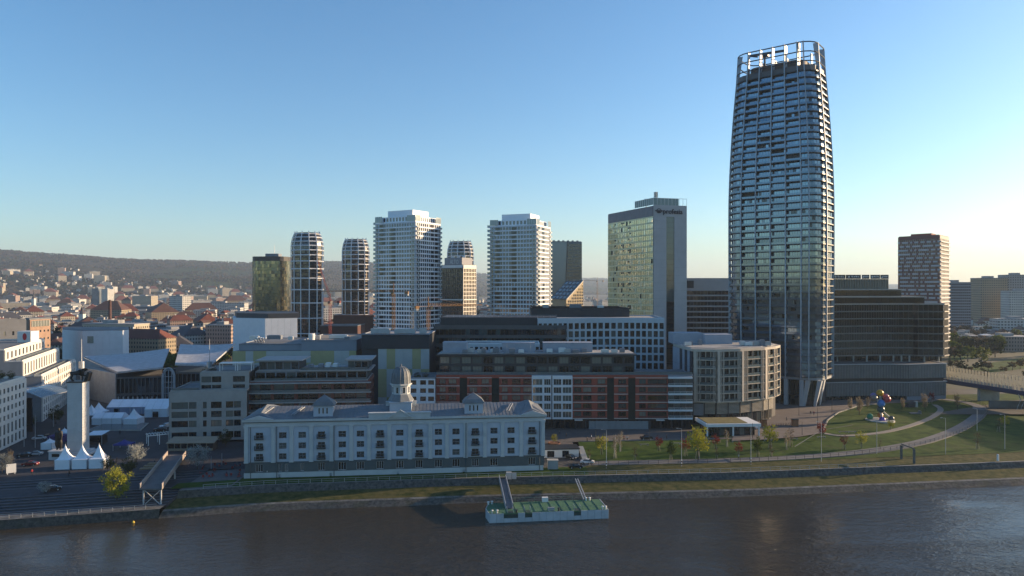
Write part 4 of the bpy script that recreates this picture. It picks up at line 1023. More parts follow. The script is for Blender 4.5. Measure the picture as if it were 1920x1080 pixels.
# gold-green faceted glass office, far west
def gold_office():
    T = thing('gold_glass_office', 'rounded dark office tower with green-gold reflective glass panels', 'tower', (gx(511, 750), 750, G))
    GG = [glass('green_gold_glass_%d' % i, c, .1, .9, .02, .7) for i, c in enumerate([(.16, .165, .11), (.24, .22, .14), (.12, .14, .12), (.32, .28, .18), (.07, .072, .07)])]
    H = gz(483, 750)-G; pts = rrect(18.5, 15, 9, 4); rg = random.Random(5); N = len(pts); q = MB()
    m = MB(); m.prism([p*.985 for p in pts], 0, H); m.build('core_wall', DARK, T); nf = 24; fh = (H-4)/nf
    for i in range(N):
        a, b_ = pts[i], pts[(i+1) % N]; L = (b_-a).length; n = max(1, round(L/1.9)); M_, _ = fmat(a, b_); q.T = M_
        for k in range(nf):
            for j in range(n):
                x0, x1 = L*j/n+.06, L*(j+1)/n-.06; q.k = rg.choice((0, 0, 1, 2, 2, 3, 4)); y = rg.choice((-.25, -.05))
                q.box(x0, x1, y, 0, k*fh+.1, k*fh+fh-.1)
    q.T = None; q.build('glazing_panel', GG, T, kind='stuff')
    m = MB(); m.prism([p*1.0 for p in pts], H-4, H+.6); m.build('attic', mat('attic_brown', (.06, .055, .05), .6, .1), T)
    m = MB(); m.box(-6, 8, -5, 6, H+.6, H+4); m.build('plant_room', GREY, T)
    m = MB(); m.tube([(2, 0, H+4), (2, 0, H+14)], [.3, .1], 5); m.build('aerial', STEEL, T)
gold_office()
# lettered office with gold lit fins, leaning-facade tower, sloped office
def alto():
    T, a, r, bk, H, fh = box_tower('fin_office_tower', 'dark office tower with pale vertical fins, its name in letters on the roof', 827, 652, 868, 640, 892, 655, 497, 20, 12, 8, mat('shaded_fin_panel', (.09, .085, .08), .6, .05), wl=.78, t=.5, gwl=(0, 4), gwr=(0, 4, 1), lo=.3, hi=.2, top=3, wall2=mat('sunlit_fin_panel', (.7, .64, .55), .6, .05, alb=1))  # shade on one side and gold sunlight on the other put into fin colours
    for f0, f1, (p, q) in ((0, 1, (a, Vector((0, 0)))), (0, 1, (Vector((0, 0)), r))):
        M_, L = fmat(p, q)
        for k in (2, 4, 7, 12):
            m = MB(); m.T = M_; m.box(-.3, L+.3, -1.0, -.51, k*fh-.5, k*fh+.5); m.build('belt_course', WHITE, T)
        m = MB(); m.T = M_; m.box(0, L, -.7, -.51, H-2.5, H+.2); m.build('attic_band', WHITE, T)
    ins = [lerp(bk*.5, p, .8) for p in (a, Vector((0, 0)), r, bk)]
    m = MB(); m.prism(ins, H, H+7); m.build('roof_storey', mat('roof_storey_grey', (.3, .3, .32), .7, .05), T)
    txt = bpy.data.curves.new('t', 'FONT'); txt.body = 'ALTO'; txt.size = 6; txt.extrude = .1; txt.resolution_u = 2
    o = bpy.data.objects.new('t', txt); col.objects.link(o); bpy.context.view_layer.update(); me = bpy.data.meshes.new_from_object(o); bpy.data.objects.remove(o)
    me.materials.clear(); me.materials.append(WHITE); M_, L = fmat(ins[0], ins[1])
    put('roof_lettering', me, T, M_ @ Matrix.Translation((L*.32, -.3, H+1.2)) @ Matrix.Rotation(R(90), 4, 'X') @ Matrix.Diagonal((.62, .95, 1, 1)))
    for k in range(3):
        p = lerp(ins[0], ins[2], .3+.2*k); m = MB(); m.box(p.x-1.5, p.x+1.5, p.y-1, p.y+1, H+7, H+9); m.build('roof_unit', WHITE, T)
alto()
def leaning():
    T, a, r, bk, H, fh = box_tower('slanted_glass_tower', 'dark blue glass tower with a slanting dark crease down its face', 1030, 806, 1032, 800, 1091, 806, 453, 28, 2, 22, mat('blue_grey_band', (.09, .13, .16), .4, .1), wl=.9, t=.15, gwl=(0, 4), gwr=(1, 1, 0, 3, 1), lo=.5, hi=.1, top=2)
    M_, L = fmat(Vector((0, 0)), r); m = MB(); m.T = M_; m.add([(L*.42, -.5, 15), (L*.45, -.5, 15), (L*.55, -.5, H), (L*.52, -.5, H), (L*.42, .1, 15), (L*.45, .1, 15), (L*.55, .1, H), (L*.52, .1, H)], [(0,1,2,3), (0,3,7,4), (1,5,6,2), (3,2,6,7)]); m.build('crease', ANTH, T)
    m = MB(); m.T = M_; m.add([(0, -.4, 10), (L*.42, -.4, 10), (L*.52, -.4, H-.5), (0, -.4, H-.5), (0, .0, 10), (0, 0, H-.5)], [(0, 1, 2, 3), (0, 3, 5, 4)]); m.build('folded_facade', glass('slate_glass', (.13, .17, .22), .15, .5, .02, .6), T)
    for k in range(6): m = MB(); x = L*(.1+k*.15); m.T = M_; m.box(x, x+2, 2, 4, H-.2, H+1.8); m.build('roof_unit', GREY, T)
leaning()
def sloped():
    Y = 600; X0, X1 = gx(1036, Y), gx(1097, Y); T = thing('sloped_roof_office', 'sunlit office with a steep slanting roofline and gold brick gridded end', 'building', (X0, Y, G))
    LIT = mat('gold_brick', (.42, .33, .2), .75, .08, .3); L = X1-X0; zt = gz(526, Y)-G; zl = gz(562, Y)-G; x1 = L*.42; D = 30
    m = MB(); m.add([(0, D, 0), (x1, 0, 0), (L, 16, 0), (L-x1, D+16, 0), (0, D, zl), (x1, 0, zl), (L, 16, zt), (L-x1, D+16, zt)], [(3,2,1,0), (4,5,6,7), (0,1,5,4), (1,2,6,5), (2,3,7,6), (3,0,4,7)])
    ob = m.build('wall', [LIT], T)
    p, q = Vector((x1, 0)), Vector((L, 16)); M_, Lf = fmat(p, q); n = 10
    for k in range(10, 25):
        for j in range(n):
            z = 2 + k*2.6; x = Lf*(j+.5)/n
            if z+2.4 < lerp(zl, zt, (x-1)/Lf)-1:
                m = MB(); m.T = M_; m.box(x-.75, x+.75, -.08, .05, z, z+1.9); m.build('window', GL[(k*3+j) % 2], T)
    m = MB(); m.bar((x1, -.2, zl), (L, 15.8, zt), 1.0, .8); m.build('roof_verge', mat('pale_verge', (.6, .55, .45), .7, 0), T)
    DRK = mat('slope_roof_dark', (.04, .04, .045), .5, .1)
    m = MB(); m.add([(x1-.5, .3, zl+.3), (L-.5, 16.3, zt+.3), (L-x1-.5, D+16, zt+.3), (-.5, D, zl+.3)], [(0, 1, 2, 3)]); m.build('sloped_roof', DRK, T)
    for k in range(5):
        for j in range(4):
            f = lambda s, t: Vector((x1-.5, .3, zl+.42)).lerp(Vector((L-.5, 16.3, zt+.42)), s).lerp(Vector((-.5, D, zl+.42)).lerp(Vector((L-x1-.5, D+16, zt+.42)), s), t)
            m = MB(); s0, t0 = .04+k*.19, .08+j*.23; m.quad(f(s0, t0), f(s0+.11, t0), f(s0+.11, t0+.15), f(s0, t0+.15)); m.build('skylight', GL[3], T)
sloped()
# red-white checker tower east
def checker():
    T, a, r, bk, H, fh = box_tower('checkered_tower', 'tall red and white checkered apartment tower standing alone', 1684, 585, 1762, 560, 1779, 585, 441, 29, 20, 7, mat('plum_panel', (.15, .06, .06), .75, .1, .4, alb=1), wl=.5, t=.2, gwl=(0, 4, 1), gwr=(1, 3, 0), lo=1.2, hi=.4, top=2, wall2=mat('grey_pink_panel', (.26, .25, .25), .7, .05))
    M_, L = fmat(a, Vector((0, 0))); rg = random.Random(9); WT = mat('pale_checker', (.46, .44, .45), .75, .05, alb=1)
    for k in range(29):
        j = rg.randrange(0, 2)
        while j < 20:
            w = rg.choice((1, 2, 2, 3)); m = MB(); m.T = M_; x0, x1 = L*j/20, L*min(20, j+w)/20
            m.box(x0, x1, -.5, -.21, k*fh-.3, k*fh+1.1); m.build('balcony_panel', WT, T); j += w + rg.choice((0, 1, 1, 1))
    M_, L = fmat(Vector((0, 0)), r)
    for k in range(29):
        m = MB(); m.T = M_; m.box(0, L, -1.1, -.21, k*fh-.1, k*fh+.9); m.build('balcony_slab', WT, T)
    m = MB(); m.prism([lerp(bk*.5, p, .5) for p in (a, Vector((0, 0)), r, bk)], H, H+2.6); m.build('plant_room', BRICK, T)
checker()
# ---------------------------------------------------------------- dark wave-fronted office (east) with slatted podium
def wave_office():
    T = thing('wave_front_office', 'dark glass office with a wavy facade over a ribbed grey podium', 'building', (0, 0, G))
    BAND = mat('pale_bronze_band', (.19, .18, .17), .5, .1, .3); RIB = mat('podium_rib', (.24, .235, .23), .6, .1, .4); ROOFC = mat('roof_band_stone', (.42, .40, .36), .7, .05)
    OG = [glass('office_glass_%d' % i, c, .07, .55) for i, c in enumerate([(.01, .01, .012), (.014, .014, .016), (.008, .009, .011), (.04, .045, .045)])]
    def wave(px): return 346 + 5*math.sin((px-1560)/70.)*(1 if px < 1720 else .6)
    def poly(p0, p1, n, dY=0, f=wave): return [Vector((gx(p, f(p)+dY), f(p)+dY)) for p in [lerp(p0, p1, i/n) for i in range(n+1)]]
    zb = lambda py: gz(py, 346)-G
    fr = poly(1545, 1768, 24); end = [Vector((gx(1777, 352), 352)), Vector((gx(1777, 352)+3, 395)), Vector((gx(1545, 352), 395))]
    z0, z1 = zb(668), zb(571); nf = 7; fh = (z1-z0)/nf
    ring = fr + end
    m = MB(); m.prism([p+Vector((0, .4)) for p in fr]+[e+Vector((-.4, 0)) for e in end[:1]]+end[1:], z0, z1); m.build('core_wall', DARK, T)
    rg = random.Random(12); q = MB()
    segs = list(zip(ring, ring[1:]))[:len(fr)+1]
    for a, b_ in segs:
        M_, L = fmat(a, b_); q.T = M_; n = max(1, round(L/1.6))
        for k in range(nf):
            for j in range(n):
                q.k = rg.choice((0, 0, 1, 1, 2)) if rg.random() > .03 else 3; q.quad((L*j/n+.03, -.2, z0+k*fh+.45), (L*(j+1)/n-.03, -.2, z0+k*fh+.45), (L*(j+1)/n-.03, -.2, z0+k*fh+fh), (L*j/n+.03, -.2, z0+k*fh+fh))
                q.k = 4; q.box(L*j/n-.05, L*j/n+.03, -.3, -.1, z0+k*fh+.45, z0+k*fh+fh)
    q.T = None; q.build('window_glazing', OG+[BAND], T, kind='stuff')
    for k in range(nf+1):
        m = MB()
        for a, b_ in segs:
            M_, L = fmat(a, b_); m.T = M_; m.box(-.1, L+.1, -.75, -.05, z0+k*fh-.1, z0+k*fh+.42)
        m.T = None; m.build('floor_band', BAND if k < nf else ROOFC, T)
    def setback(p1, dY, za, zb_, nm):
        fr2 = poly(1545, p1, 14, dY); e2 = [Vector((fr2[-1].x+2, 392)), Vector((fr2[0].x, 392))]
        m = MB(); m.prism(fr2+e2, za, zb_-.6); m.build(nm+'_core', DARK, T)
        m = MB(); m.prism([p+Vector((.6, -1)) for p in fr2]+e2, zb_-.6, zb_); m.build(nm+'_roof', ROOFC, T)
        for a, b_ in list(zip(fr2, fr2[1:])) + [(fr2[-1], e2[0])]:
            M_, L = fmat(a, b_); n = max(1, round(L/2))
            for j in range(n):
                pass
            m = MB(); m.T = M_; m.k = rg.choice((0, 1, 0)); m.box(0.08, L-.08, -.12, .0, za+.3, zb_-.7); m.build('set_back_window', OG, T)
    h = zb(558)-z1
    setback(1733, 8, z1, z1+3.9, 'terrace_storey'); setback(1690, 16, z1+3.9, z1+7.6, 'upper_terrace_storey')
    # roof sign storey
    x0, x1 = gx(1545, 366), gx(1668, 366); zz = z1+7.6
    m = MB(); m.box(x0, x1, 367, 385, zz, zz+5.2); m.build('rooftop_storey', mat('rooftop_cream', (.36, .34, .28), .7, .1), T)
    for k in range(26):
        x = lerp(x0, x1, (k+.5)/26); m = MB(); m.box(x-.12, x+.12, 366.2, 366.9, zz, zz+5.2); m.build('rooftop_fin', mat('rooftop_cream', (.36, .34, .28)), T)
    BD = mat('sign_board_dark', (.05, .055, .07), .6, 0)
    for k, (p, q_) in enumerate(((1562, 1585), (1586, 1614), (1616, 1630), (1632, 1650), (1651, 1666))):
        m = MB(); a0, a1 = gx(p, 366), gx(q_, 366); m.box(a0, a1, 365.9, 366.1, zz+5.3, zz+7.4); m.k = 1
        cx = a0+(a1-a0)*.2
        if k == 0: m.quad((cx-.6, 365.85, zz+6.9), (cx, 365.85, zz+5.8), (cx+.6, 365.85, zz+6.9))
        elif k == 4: m.quad((cx-.6, 365.85, zz+5.8), (cx+.6, 365.85, zz+5.8), (cx, 365.85, zz+6.9))
        else: m.box(cx-.45, cx+.45, 365.84, 365.88, zz+5.9, zz+6.8)
        for j in range(4): xx = lerp(a0, a1, .36+j*.14); m.box(xx, xx+(a1-a0)*.1, 365.84, 365.88, zz+6.1, zz+6.1+(.5 if j % 2 else .75))
        m.build('roof_sign_board', [BD, WHITE], T)
    # terrace level and podium
    def pod(p): return 334 + 3.5*math.cos((p-1640)/60.) if p < 1700 else interp([(1700, 335.9), (1774, 340)], p)
    pf = poly(1545, 1773, 26, 0, pod); pe = [Vector((gx(1773, 340)+1.5, 395)), Vector((pf[0].x, 395))]
    za, zb1, zb2 = zb(735)-.6, zb(707)-1.2, zb(676)-1.0
    m = MB(); m.prism([p+Vector((0, 1.6)) for p in pf]+pe, 0, zb2); m.build('podium_core', DARK, T)
    for (u0, u1) in ((za, zb1-.2), (zb1+1.6, zb2)):
        for a, b_ in list(zip(pf, pf[1:])) + [(pf[-1], pe[0])]:
            M_, L = fmat(a, b_); m = MB(); m.T = M_; m.box(0, L, -.2, .05, u0, u1); n = max(1, round(L/.75))
            if L > 20: n = 20
            m.k = 1
            for j in range(n): m.box(L*(j+.2)/n, L*(j+.7)/n, -.6, -.21, u0+.2, u1-.2)
            m.build('ribbed_panel', [mat('podium_dark', (.05, .05, .055), .6, .1), RIB], T)
        m = MB()
        for a, b_ in list(zip(pf, pf[1:])) + [(pf[-1], pe[0])]:
            M_, L = fmat(a, b_); m.T = M_; m.box(-.1, L+.1, -.8, .3, u1, u1+.35)
        m.T = None; m.build('podium_coping', mat('pale_coping', (.42, .42, .42), .7, .05), T)
    m = MB(); m.prism([p+Vector((0, .3)) for p in pf]+pe, zb2-.1, zb2+.12); m.build('terrace_deck', PAVE, T)
    for p in (1570, 1600, 1625, 1650, 1675, 1690, 1705, 1733, 1760):
        x = gx(p, 349); m = MB(); m.lathe([(.4, zb2), (.4, z0)], 10, x, 349); m.build('terrace_column', STONE, T)
    fac(T, (gx(1545, 353), 353), (gx(1765, 353), 353), zb2, z0, even(gx(1765, 353)-gx(1545, 353), 22, .9), [(zb2+.3, z0-.6)], DARK, t=.2, gw=(0, 4), joined=True, mull=1, wallname='terrace_wall', glassname='terrace_glazing')
    # ground storey: pale sweeping fascia over a glass line
    m = MB(); ga = poly(1545, 1700, 12, .2, pod)
    vs = []; fs = []
    for i, p in enumerate(ga):
        t = i/12; vs += [(p.x, p.y-.15, lerp(za, 4.6-1.6*t, 1)), (p.x, p.y-.15, za)]
    for i in range(12): fs.append((2*i, 2*i+2, 2*i+3, 2*i+1))
    m.add(vs, fs); m.build('ground_fascia', mat('pale_fascia', (.45, .47, .5), .7, .04), T)
    g = poly(1545, 1700, 10, .5, pod)
    for a, b_ in zip(g, g[1:]): fac(T, a, b_, 0, za, even((b_-a).length, 3, .92), [(.15, 4.4)], ANTH, t=.12, gw=(0, 4), mull=0, wname='shop_window', wallname='shopfront_frame')
    m = MB(); m.prism([Vector((gx(1700, pod(1700)), pod(1700)-.3)), pf[-1]+Vector((0, -.3)), pf[-1]+Vector((0, .4)), Vector((gx(1700, pod(1700)), pod(1700)+.6))], 0, za); m.build('ground_wall', mat('grey_blue_wall', (.22, .25, .29), .8, .06, .3), T)
wave_office()
# ---------------------------------------------------------------- mid-rise offices behind the red row
def mid_offices():
    WF = mat('white_office_frame', (.52, .56, .6), .7, .04, .3)
    T = thing('white_frame_office', 'white gridded office block with tall windows and a shallow curved front', 'building', (0, 0, G))
    pts = [Vector((gx(p, Y), Y)) for p, Y in ((1008, 325), (1064, 327), (1120, 331), (1180, 331.5), (1246, 329))]
    H = gz(598, 329)-G; nf = 10; fh = 3.75; bk = [Vector((gx(1246, 329)+2, 365)), Vector((gx(1008, 325), 365))]
    m = MB(); m.prism([p+Vector((0, .1)) for p in pts]+bk, 0, H-.4); m.build('core_wall', DARK, T)
    for i, (a, b_) in enumerate(zip(pts, pts[1:])):
        L = (b_-a).length; n = (6, 5, 5, 6)[i]
        fac(T, a, b_, 0, H, even(L, n, .7), [(H-2.2-fh*k-2.5, H-2.2-fh*k+.3) for k in range(9, -1, -1)], WF, t=.45, gw=(0, 0, 1, 4, 3), mull=0, frame=ANTH, skip=lambda r, c: None if r >= 4 else -1)
    flat_roof(T, pts+bk, H, ROOFL, .5, WF)
    T2 = thing('dark_attic_block', 'long dark slate-clad attic volume rising behind the white gridded office', 'building', (gx(996, 352), 352, G))
    L = gx(1180, 352)-gx(996, 352); z1 = gz(579, 352)-G
    m = MB(); m.box(0, L, 0, 34, 0, z1); m.build('wall', mat('slate_panel', (.04, .04, .047), .55, .15, .2), T2); flat_roof(T2, [(0, 0), (L, 0), (L, 34), (0, 34)], z1, ROOFL, .5, DARK)
    for k in range(14):
        m = MB(); m.box(L*k/14+.05, L*(k+1)/14-.05, -.12, -.01, z1-6, z1-.1); m.build('cladding_panel', mat('slate_panel', (.04, .04, .047)), T2)
    units(T2, [(6, 5, 3, 2, 1.8), (20, 8, 6, 3, 2), (34, 6, 3, 2, 1.5)], z1)
    # long dark banded office
    T3, U, Z, L = T_at('dark_banded_office', 'long dark office block with grey floor bands behind the red apartments', 'building', 815, 326, 1062, 324, G)
    H = gz(611, 325)-G; BD = mat('grey_brown_band', (.10, .095, .095), .7, .08, .3)
    m = MB(); m.box(0, L, .1, 36, 0, H-.3); m.build('core_wall', DARK, T3)
    fac(T3, (0, 0), (L, 0), 0, H, even(L, 30, .99, .3), [(H-1.6-4.1*k-2.6, H-1.6-4.1*k) for k in range(4, -1, -1)], BD, t=.5, gw=(0, 4, 0, 4, 0, 4, 3), mull=0, skip=lambda r, c: None if r >= 2 else -1)
    fac(T3, (0, 36), (0, 0), 0, H, even(36, 12, .95, .3), [(H-1.6-4.1*k-2.6, H-1.6-4.1*k) for k in range(4, -1, -1)], BD, t=.5, gw=(0, 4), joined=True, mull=0)
    flat_roof(T3, [(0, 0), (L, 0), (L, 36), (0, 36)], H, ROOFG, .3, BD)
    za = gz(595, 330)-G
    m = MB(); m.box(2, L*.93, 5, 34, H, za); m.build('attic', mat('slate_panel', (.04, .04, .047)), T3)
    for k in range(24): m = MB(); x = lerp(2, L*.93, k/24); m.box(x+.04, x+L*.93/24-.1, 4.85, 4.98, H+.3, za-.1); m.build('cladding_panel', mat('slate_panel', (.04, .04, .047)), T3)
    rails(T3, [(2, 6), (L*.93, 6)], za, 1.0, WHITE, name='roof_railing', step=3)
    # windows of a pale block glimpsed between plant rooms
    T4, U, Z, L = T_at('pale_rear_block', 'pale block with square dark windows glimpsed over the red apartment roof', 'building', 870, 300, 1012, 300, G)
    H = gz(645, 300)-G
    m = MB(); m.box(0, L, .1, 15, 0, H-.2); m.build('core_wall', DARK, T4)
    fac(T4, (0, 0), (L, 0), H-9, H, even(L, 15, .62), [(H-7.5, H-4.9), (H-3.6, H-1.2)], mat('white_office_frame', (.52, .56, .6)), t=.4, gw=(0, 4), mull=0)
    flat_roof(T4, [(0, 0), (L, 0), (L, 15), (0, 15)], H, ROOFL, .3, WHITE)
mid_offices()
# ---------------------------------------------------------------- shopping gallery with yellow and white panels
def gallery():
    YE = mat('pale_yellow_panel', (.42, .38, .2), .75, .06, .3); WP = mat('pale_white_panel', (.46, .48, .47), .75, .05, .3); GB = mat('gallery_grey', (.24, .27, .32), .7, .06, .2)
    T, U, Z, L = T_at('panelled_gallery', 'wide shopping gallery clad in pale yellow and white panels under a grey roof storey', 'building', 436, 300, 668, 302, G)
    zt = gz(658, 301)-G; D = 40
    m = MB(); m.box(.1, L-.1, .3, D, 0, zt-.1); m.build('core_wall', DARK, T); rg = random.Random(6)
    x = 0
    while x < L-.5:
        w = min(rg.choice((3.2, 4.5, 5.5)), L-x); 
        for (z0, z1) in ((0, zt-10), (zt-10, zt-5), (zt-5, zt)):
            m = MB(); m.box(x+.02, x+w-.02, -.1, .28, z0+.02, z1-.02); m.build('facade_panel', YE if rg.random() < .42 else WP, T)
        x += w
    m = MB(); m.box(2, L*.55, 2, D, zt, zt+2.6); m.box(L*.55+.1, L, .6, D, zt, zt+4.2); m.build('roof_storey', GB, T)
    flat_roof(T, [(L*.55+.1, .6), (L, .6), (L, D), (L*.55+.1, D)], zt+4.25, mat('tan_roof_gravel', (.28, .24, .2), .95, .2, .2), .4, GB)
    flat_roof(T, [(2, 2), (L*.55, 2), (L*.55, D), (2, D)], zt+2.7, ROOFG, .3, GB)
    units(T, [(5, 6, 4, 2, 1.6), (12, 8, 6, 3, 1.8), (22, 5, 2, 2, 1.4), (32, 8, 3, 2, 1.8), (38, 12, 8, 3, 1.6), (46, 6, 2, 2, 1.2)], zt+4.3)
    for k in range(4): m = MB(); m.tube([(6+k*1.2, 12, zt+3), (6+k*1.2, 8, zt+5), (9+k*1.2, 5, zt+5.2)], .3, 6); m.build('roof_duct', ALU, T)
    m = MB(); m.lathe([(1.3, zt+4.2), (1.5, zt+6.5), (1.3, zt+7.2)], 12, L*.62, 4); m.build('roof_vent', WHITE, T)
    T, U, Z, L = T_at('panelled_annex', 'pale yellow and white panelled blank wall below a dark roof storey', 'building', 709, 300, 805, 300, G)
    zt = gz(654, 300)-G; m = MB(); m.box(.1, L-.1, .3, 30, 0, zt-.1); m.build('core_wall', DARK, T)
    for i in range(6):
        z = 0
        for h in (7, 6, 6, zt-19):
            m = MB(); t = .6*((i*7+int(h)) % 3-1); m.add([(L*i/6+.02, -.1, z+.02), (L*(i+1)/6-.02, -.1, z+.02), (L*(i+1)/6-.02, -.1, z+h-.02), (L*i/6+.02, -.1, z+h-.02), (L*i/6+.02, .28, z+.02), (L*(i+1)/6-.02, .28, z+.02), (L*(i+1)/6-.02, .28, z+h-.02), (L*i/6+.02, .28, z+h-.02)], [(0,1,2,3), (0,3,7,4), (1,5,6,2), (3,2,6,7)])
            m.build('facade_panel', YE if (i*3+int(h)) % 5 < 2 else WP, T); z += h
    m = MB(); m.box(-7, L, -.3, 28, zt, zt+6); m.build('roof_storey', mat('blue_black_cladding', (.03, .035, .045), .6, .15, .3), T)
    m = MB(); m.box(-7, -.2, 1, 28, 0, zt-.05); m.build('side_wall', mat('blue_black_cladding', (.03, .035, .045)), T)
    flat_roof(T, [(-7, -.3), (L, -.3), (L, 28), (-7, 28)], zt+6.05, ROOFL, .3, GB)
    units(T, [(-4, 4, 8, 3, 2.2), (6, 5, 9, 3, 1.9), (17, 4, 3, 2, 2.4)], zt+6.1, STEEL)
gallery()
# ================================================================ theatre, white blocks and square, west
def sqz(X, Y):
    s = shore(X)+30; return lerp(4.95, G, max(0, min(1, (Y-s)/(300-s))))
def PS(px, py):
    z = 5.5
    for _ in range(12): Y = gy(py, z); X = gx(px, Y); z = sqz(X, Y)
    return Vector((X, Y, z))
def theatre():
    MB_ = mat('theatre_white_panel', (.62, .65, .69), .7, .04, .3, alb=1); ST = mat('theatre_stone_roof', (.40, .42, .45), .75, .22, .5, bump=.03); SW = mat('theatre_stone_wall', (.34, .36, .38), .8, .12, .5)
    T = thing('national_theatre', 'modern theatre with white fly towers and sweeping pale stone roofs', 'theatre', (0, 0, G))
    def slab(name, pts, z0, z1, m=None, M=MB_):
        b = MB(); b.prism(pts, z0, z1); return b.build(name, M, T)
    Y = 430; X = lambda p, y=430: gx(p, y); zt = gz(620, Y)-G
    # west fly tower, faceted front clad in white panels
    front = [Vector((X(117, 442), 442)), Vector((X(155, 428), 428)), Vector((X(230, 432), 432)), Vector((X(241, 440), 440))]
    slab('fly_tower_core', [p+Vector((0, .4)) for p in front]+[Vector((X(241, 470), 470)), Vector((X(117, 470), 470))], 0, zt-.2)
    for a, b_ in zip(front, front[1:]):
        M_, L = fmat(a, b_); n = max(1, round(L/4))
        for k in range(5):
            for j in range(n):
                b = MB(); b.T = M_; b.box(L*j/n+.03, L*(j+1)/n-.03, -.05, .38, 8+k*(zt-8)/5+.03, 8+(k+1)*(zt-8)/5-.03); b.build('fly_tower_panel', MB_, T)
    slab('fly_tower_roof', [p+Vector((0, .2)) for p in front]+[Vector((X(241, 470), 470)), Vector((X(117, 470), 470))], zt-.15, zt+.2, M=ROOFG)
    M_, L = fmat(front[1], front[2]); b = MB(); b.T = M_; b.box(L*.12, L*.27, -.25, -.06, zt-7.5, zt-3.3); b.build('wall_relief_panel', mat('relief_green', (.25, .29, .26), .7, .3, 1.5), T)
    # east fly tower
    f2 = [Vector((X(437, 440), 440)), Vector((X(497, 430), 430)), Vector((X(557, 438), 438))]; z2 = gz(597, 432)-G
    slab('fly_tower_core', [p+Vector((0, .4)) for p in f2]+[Vector((X(557, 475), 475)), Vector((X(437, 475), 475))], 0, z2)
    for a, b_ in zip(f2, f2[1:]):
        M_, L = fmat(a, b_)
        for k in range(5):
            for j in range(5):
                b = MB(); b.T = M_; b.box(L*j/5+.03, L*(j+1)/5-.03, -.05, .38, 8+k*(z2-8)/5+.03, 8+(k+1)*(z2-8)/5-.03); b.build('fly_tower_panel', MB_, T)
    slab('fly_tower_roof', [Vector((p.x*.99, p.y+1)) for p in f2]+[Vector((X(552, 475), 475)), Vector((X(440, 475), 475))], z2, z2+3, M=mat('dark_roof_hood', (.05, .055, .065), .6, .1))
    # sweeping stone roofs
    def quadroof(name, c, th=.8, m=ST, n=8):
        p = [Vector(q) for q in c]; p = [Vector((q.x, q.y, q.z-G)) for q in p]; b = MB()
        for i in range(n):
            for j in range(5):
                f = lambda s, t: p[0].lerp(p[1], s).lerp(p[3].lerp(p[2], s), t) + Vector((0, 0, math.sin(math.pi*s)*-.6))
                b.quad(f(i/n, j/5), f((i+1)/n, j/5), f((i+1)/n, (j+1)/5), f(i/n, (j+1)/5))
        f2_ = [q-Vector((0, 0, th)) for q in p]; b.quad(p[1], p[0], f2_[0], f2_[1]); b.quad(p[2], p[1], f2_[1], f2_[2]); b.quad(p[0], p[3], f2_[3], f2_[0])
        b.build(name, m, T)
    quadroof('west_stone_roof', [P(220, 697, 322), P(305, 688, 326), P(318, 653, 380), P(158, 668, 385)])
    quadroof('east_stone_roof', [P(328, 682, 326), P(395, 684, 324), P(440, 644, 372), P(338, 645, 374)])
    b = MB(); q = [P(157, 668, 385), P(220, 697, 322)]; b.add([(q[0].x, q[0].y, 0), (q[1].x, q[1].y, 0), (q[1].x, q[1].y, q[1].z-G-.8), (q[0].x, q[0].y, q[0].z-G-.8), (q[0].x-1, q[0].y+30, 0), (q[0].x-1, q[0].y+30, 12)], [(0, 1, 2, 3), (4, 0, 3, 5)]); b.build('stone_wall', SW, T)
    # front walls: stone west wing, glazed foyers, arched portal
    def wall(px0, Y0, px1, Y1, ztop, cols, rows, m, nm, gw=(4, 0)):
        a, c = Vector((gx(px0, Y0), Y0)), Vector((gx(px1, Y1), Y1)); L = (c-a).length
        fac(T, a, c, 0, ztop, even(L, cols, .8) if cols else [], rows, m, t=.4, gw=gw, mull=1, wallname=nm)
        b = MB(); dd = (c-a).normalized(); nn = Vector((-dd.y, dd.x)); b.prism([a+nn*.05, c+nn*.05, c+nn*26, a+nn*26], 0, ztop-.3); b.build('wing_core', DARK, T)
    wall(157, 345, 218, 322, gz(700, 322)-G, 0, [], SW, 'stone_wall')
    wall(218.5, 322, 303, 327, 12.6, 11, [(1, 4.2), (5.2, 12)], mat('dark_foyer_frame', (.1, .105, .11), .6, .1), 'foyer_wall')
    wall(327, 327, 400, 325, 14.5, 9, [(1, 4.2), (5.2, 13.8)], mat('dark_foyer_frame', (.1, .105, .11)), 'foyer_wall')
    for k in range(9):
        b = MB(); x = gx(222+k*9, 318); b.lathe([(.35, 0), (.3, 4.4)], 8, x, 318); b.build('loggia_column', STONE, T)
    c = Vector((gx(316, 318), 318)); b = MB()
    for (r, w) in ((4.4, .4), (3.6, .2)):
        pts = [(c.x+r*math.cos(t*math.pi/14)*.62, 318, 13+r*math.sin(t*math.pi/14)) for t in range(15)]; b.tube([(pts[0][0], 318, 0)]+pts+[(pts[-1][0], 318, 0)], w, 6)
    for k in (-1.5, 0, 1.5): b.bar((c.x+k, 318, 0), (c.x+k, 318, 16.5), .25)
    for k in range(6): b.bar((c.x-3, 318, 2.5*k+1), (c.x+3, 318, 2.5*k+1), .2)
    b.build('arched_portal', SW, T)
    b = MB(); b.box(c.x-3, c.x+3, 318.4, 318.6, 0, 17); b.build('portal_glass', GL[1], T)
    for px in (148, 445):
        b = MB(); x = gx(px*.82+28 if px > 300 else 153, 312); zt_ = 21
        b.tube([(x, 312, 0), (x, 312, zt_)], .35, 8); b.lathe([(1.1, zt_-3), (1.1, zt_)], 10, x, 312); b.tube([(x, 312, zt_), (x, 312, zt_+10)], [.15, .05], 5)
        o = b.build('mast', STEEL); o.location = (0, 0, G); tag(o, 'pale lighting mast with a drum head in front of the ' + ('stone wing of the theatre' if px < 300 else 'glazed theatre foyer'), 'mast')
theatre()
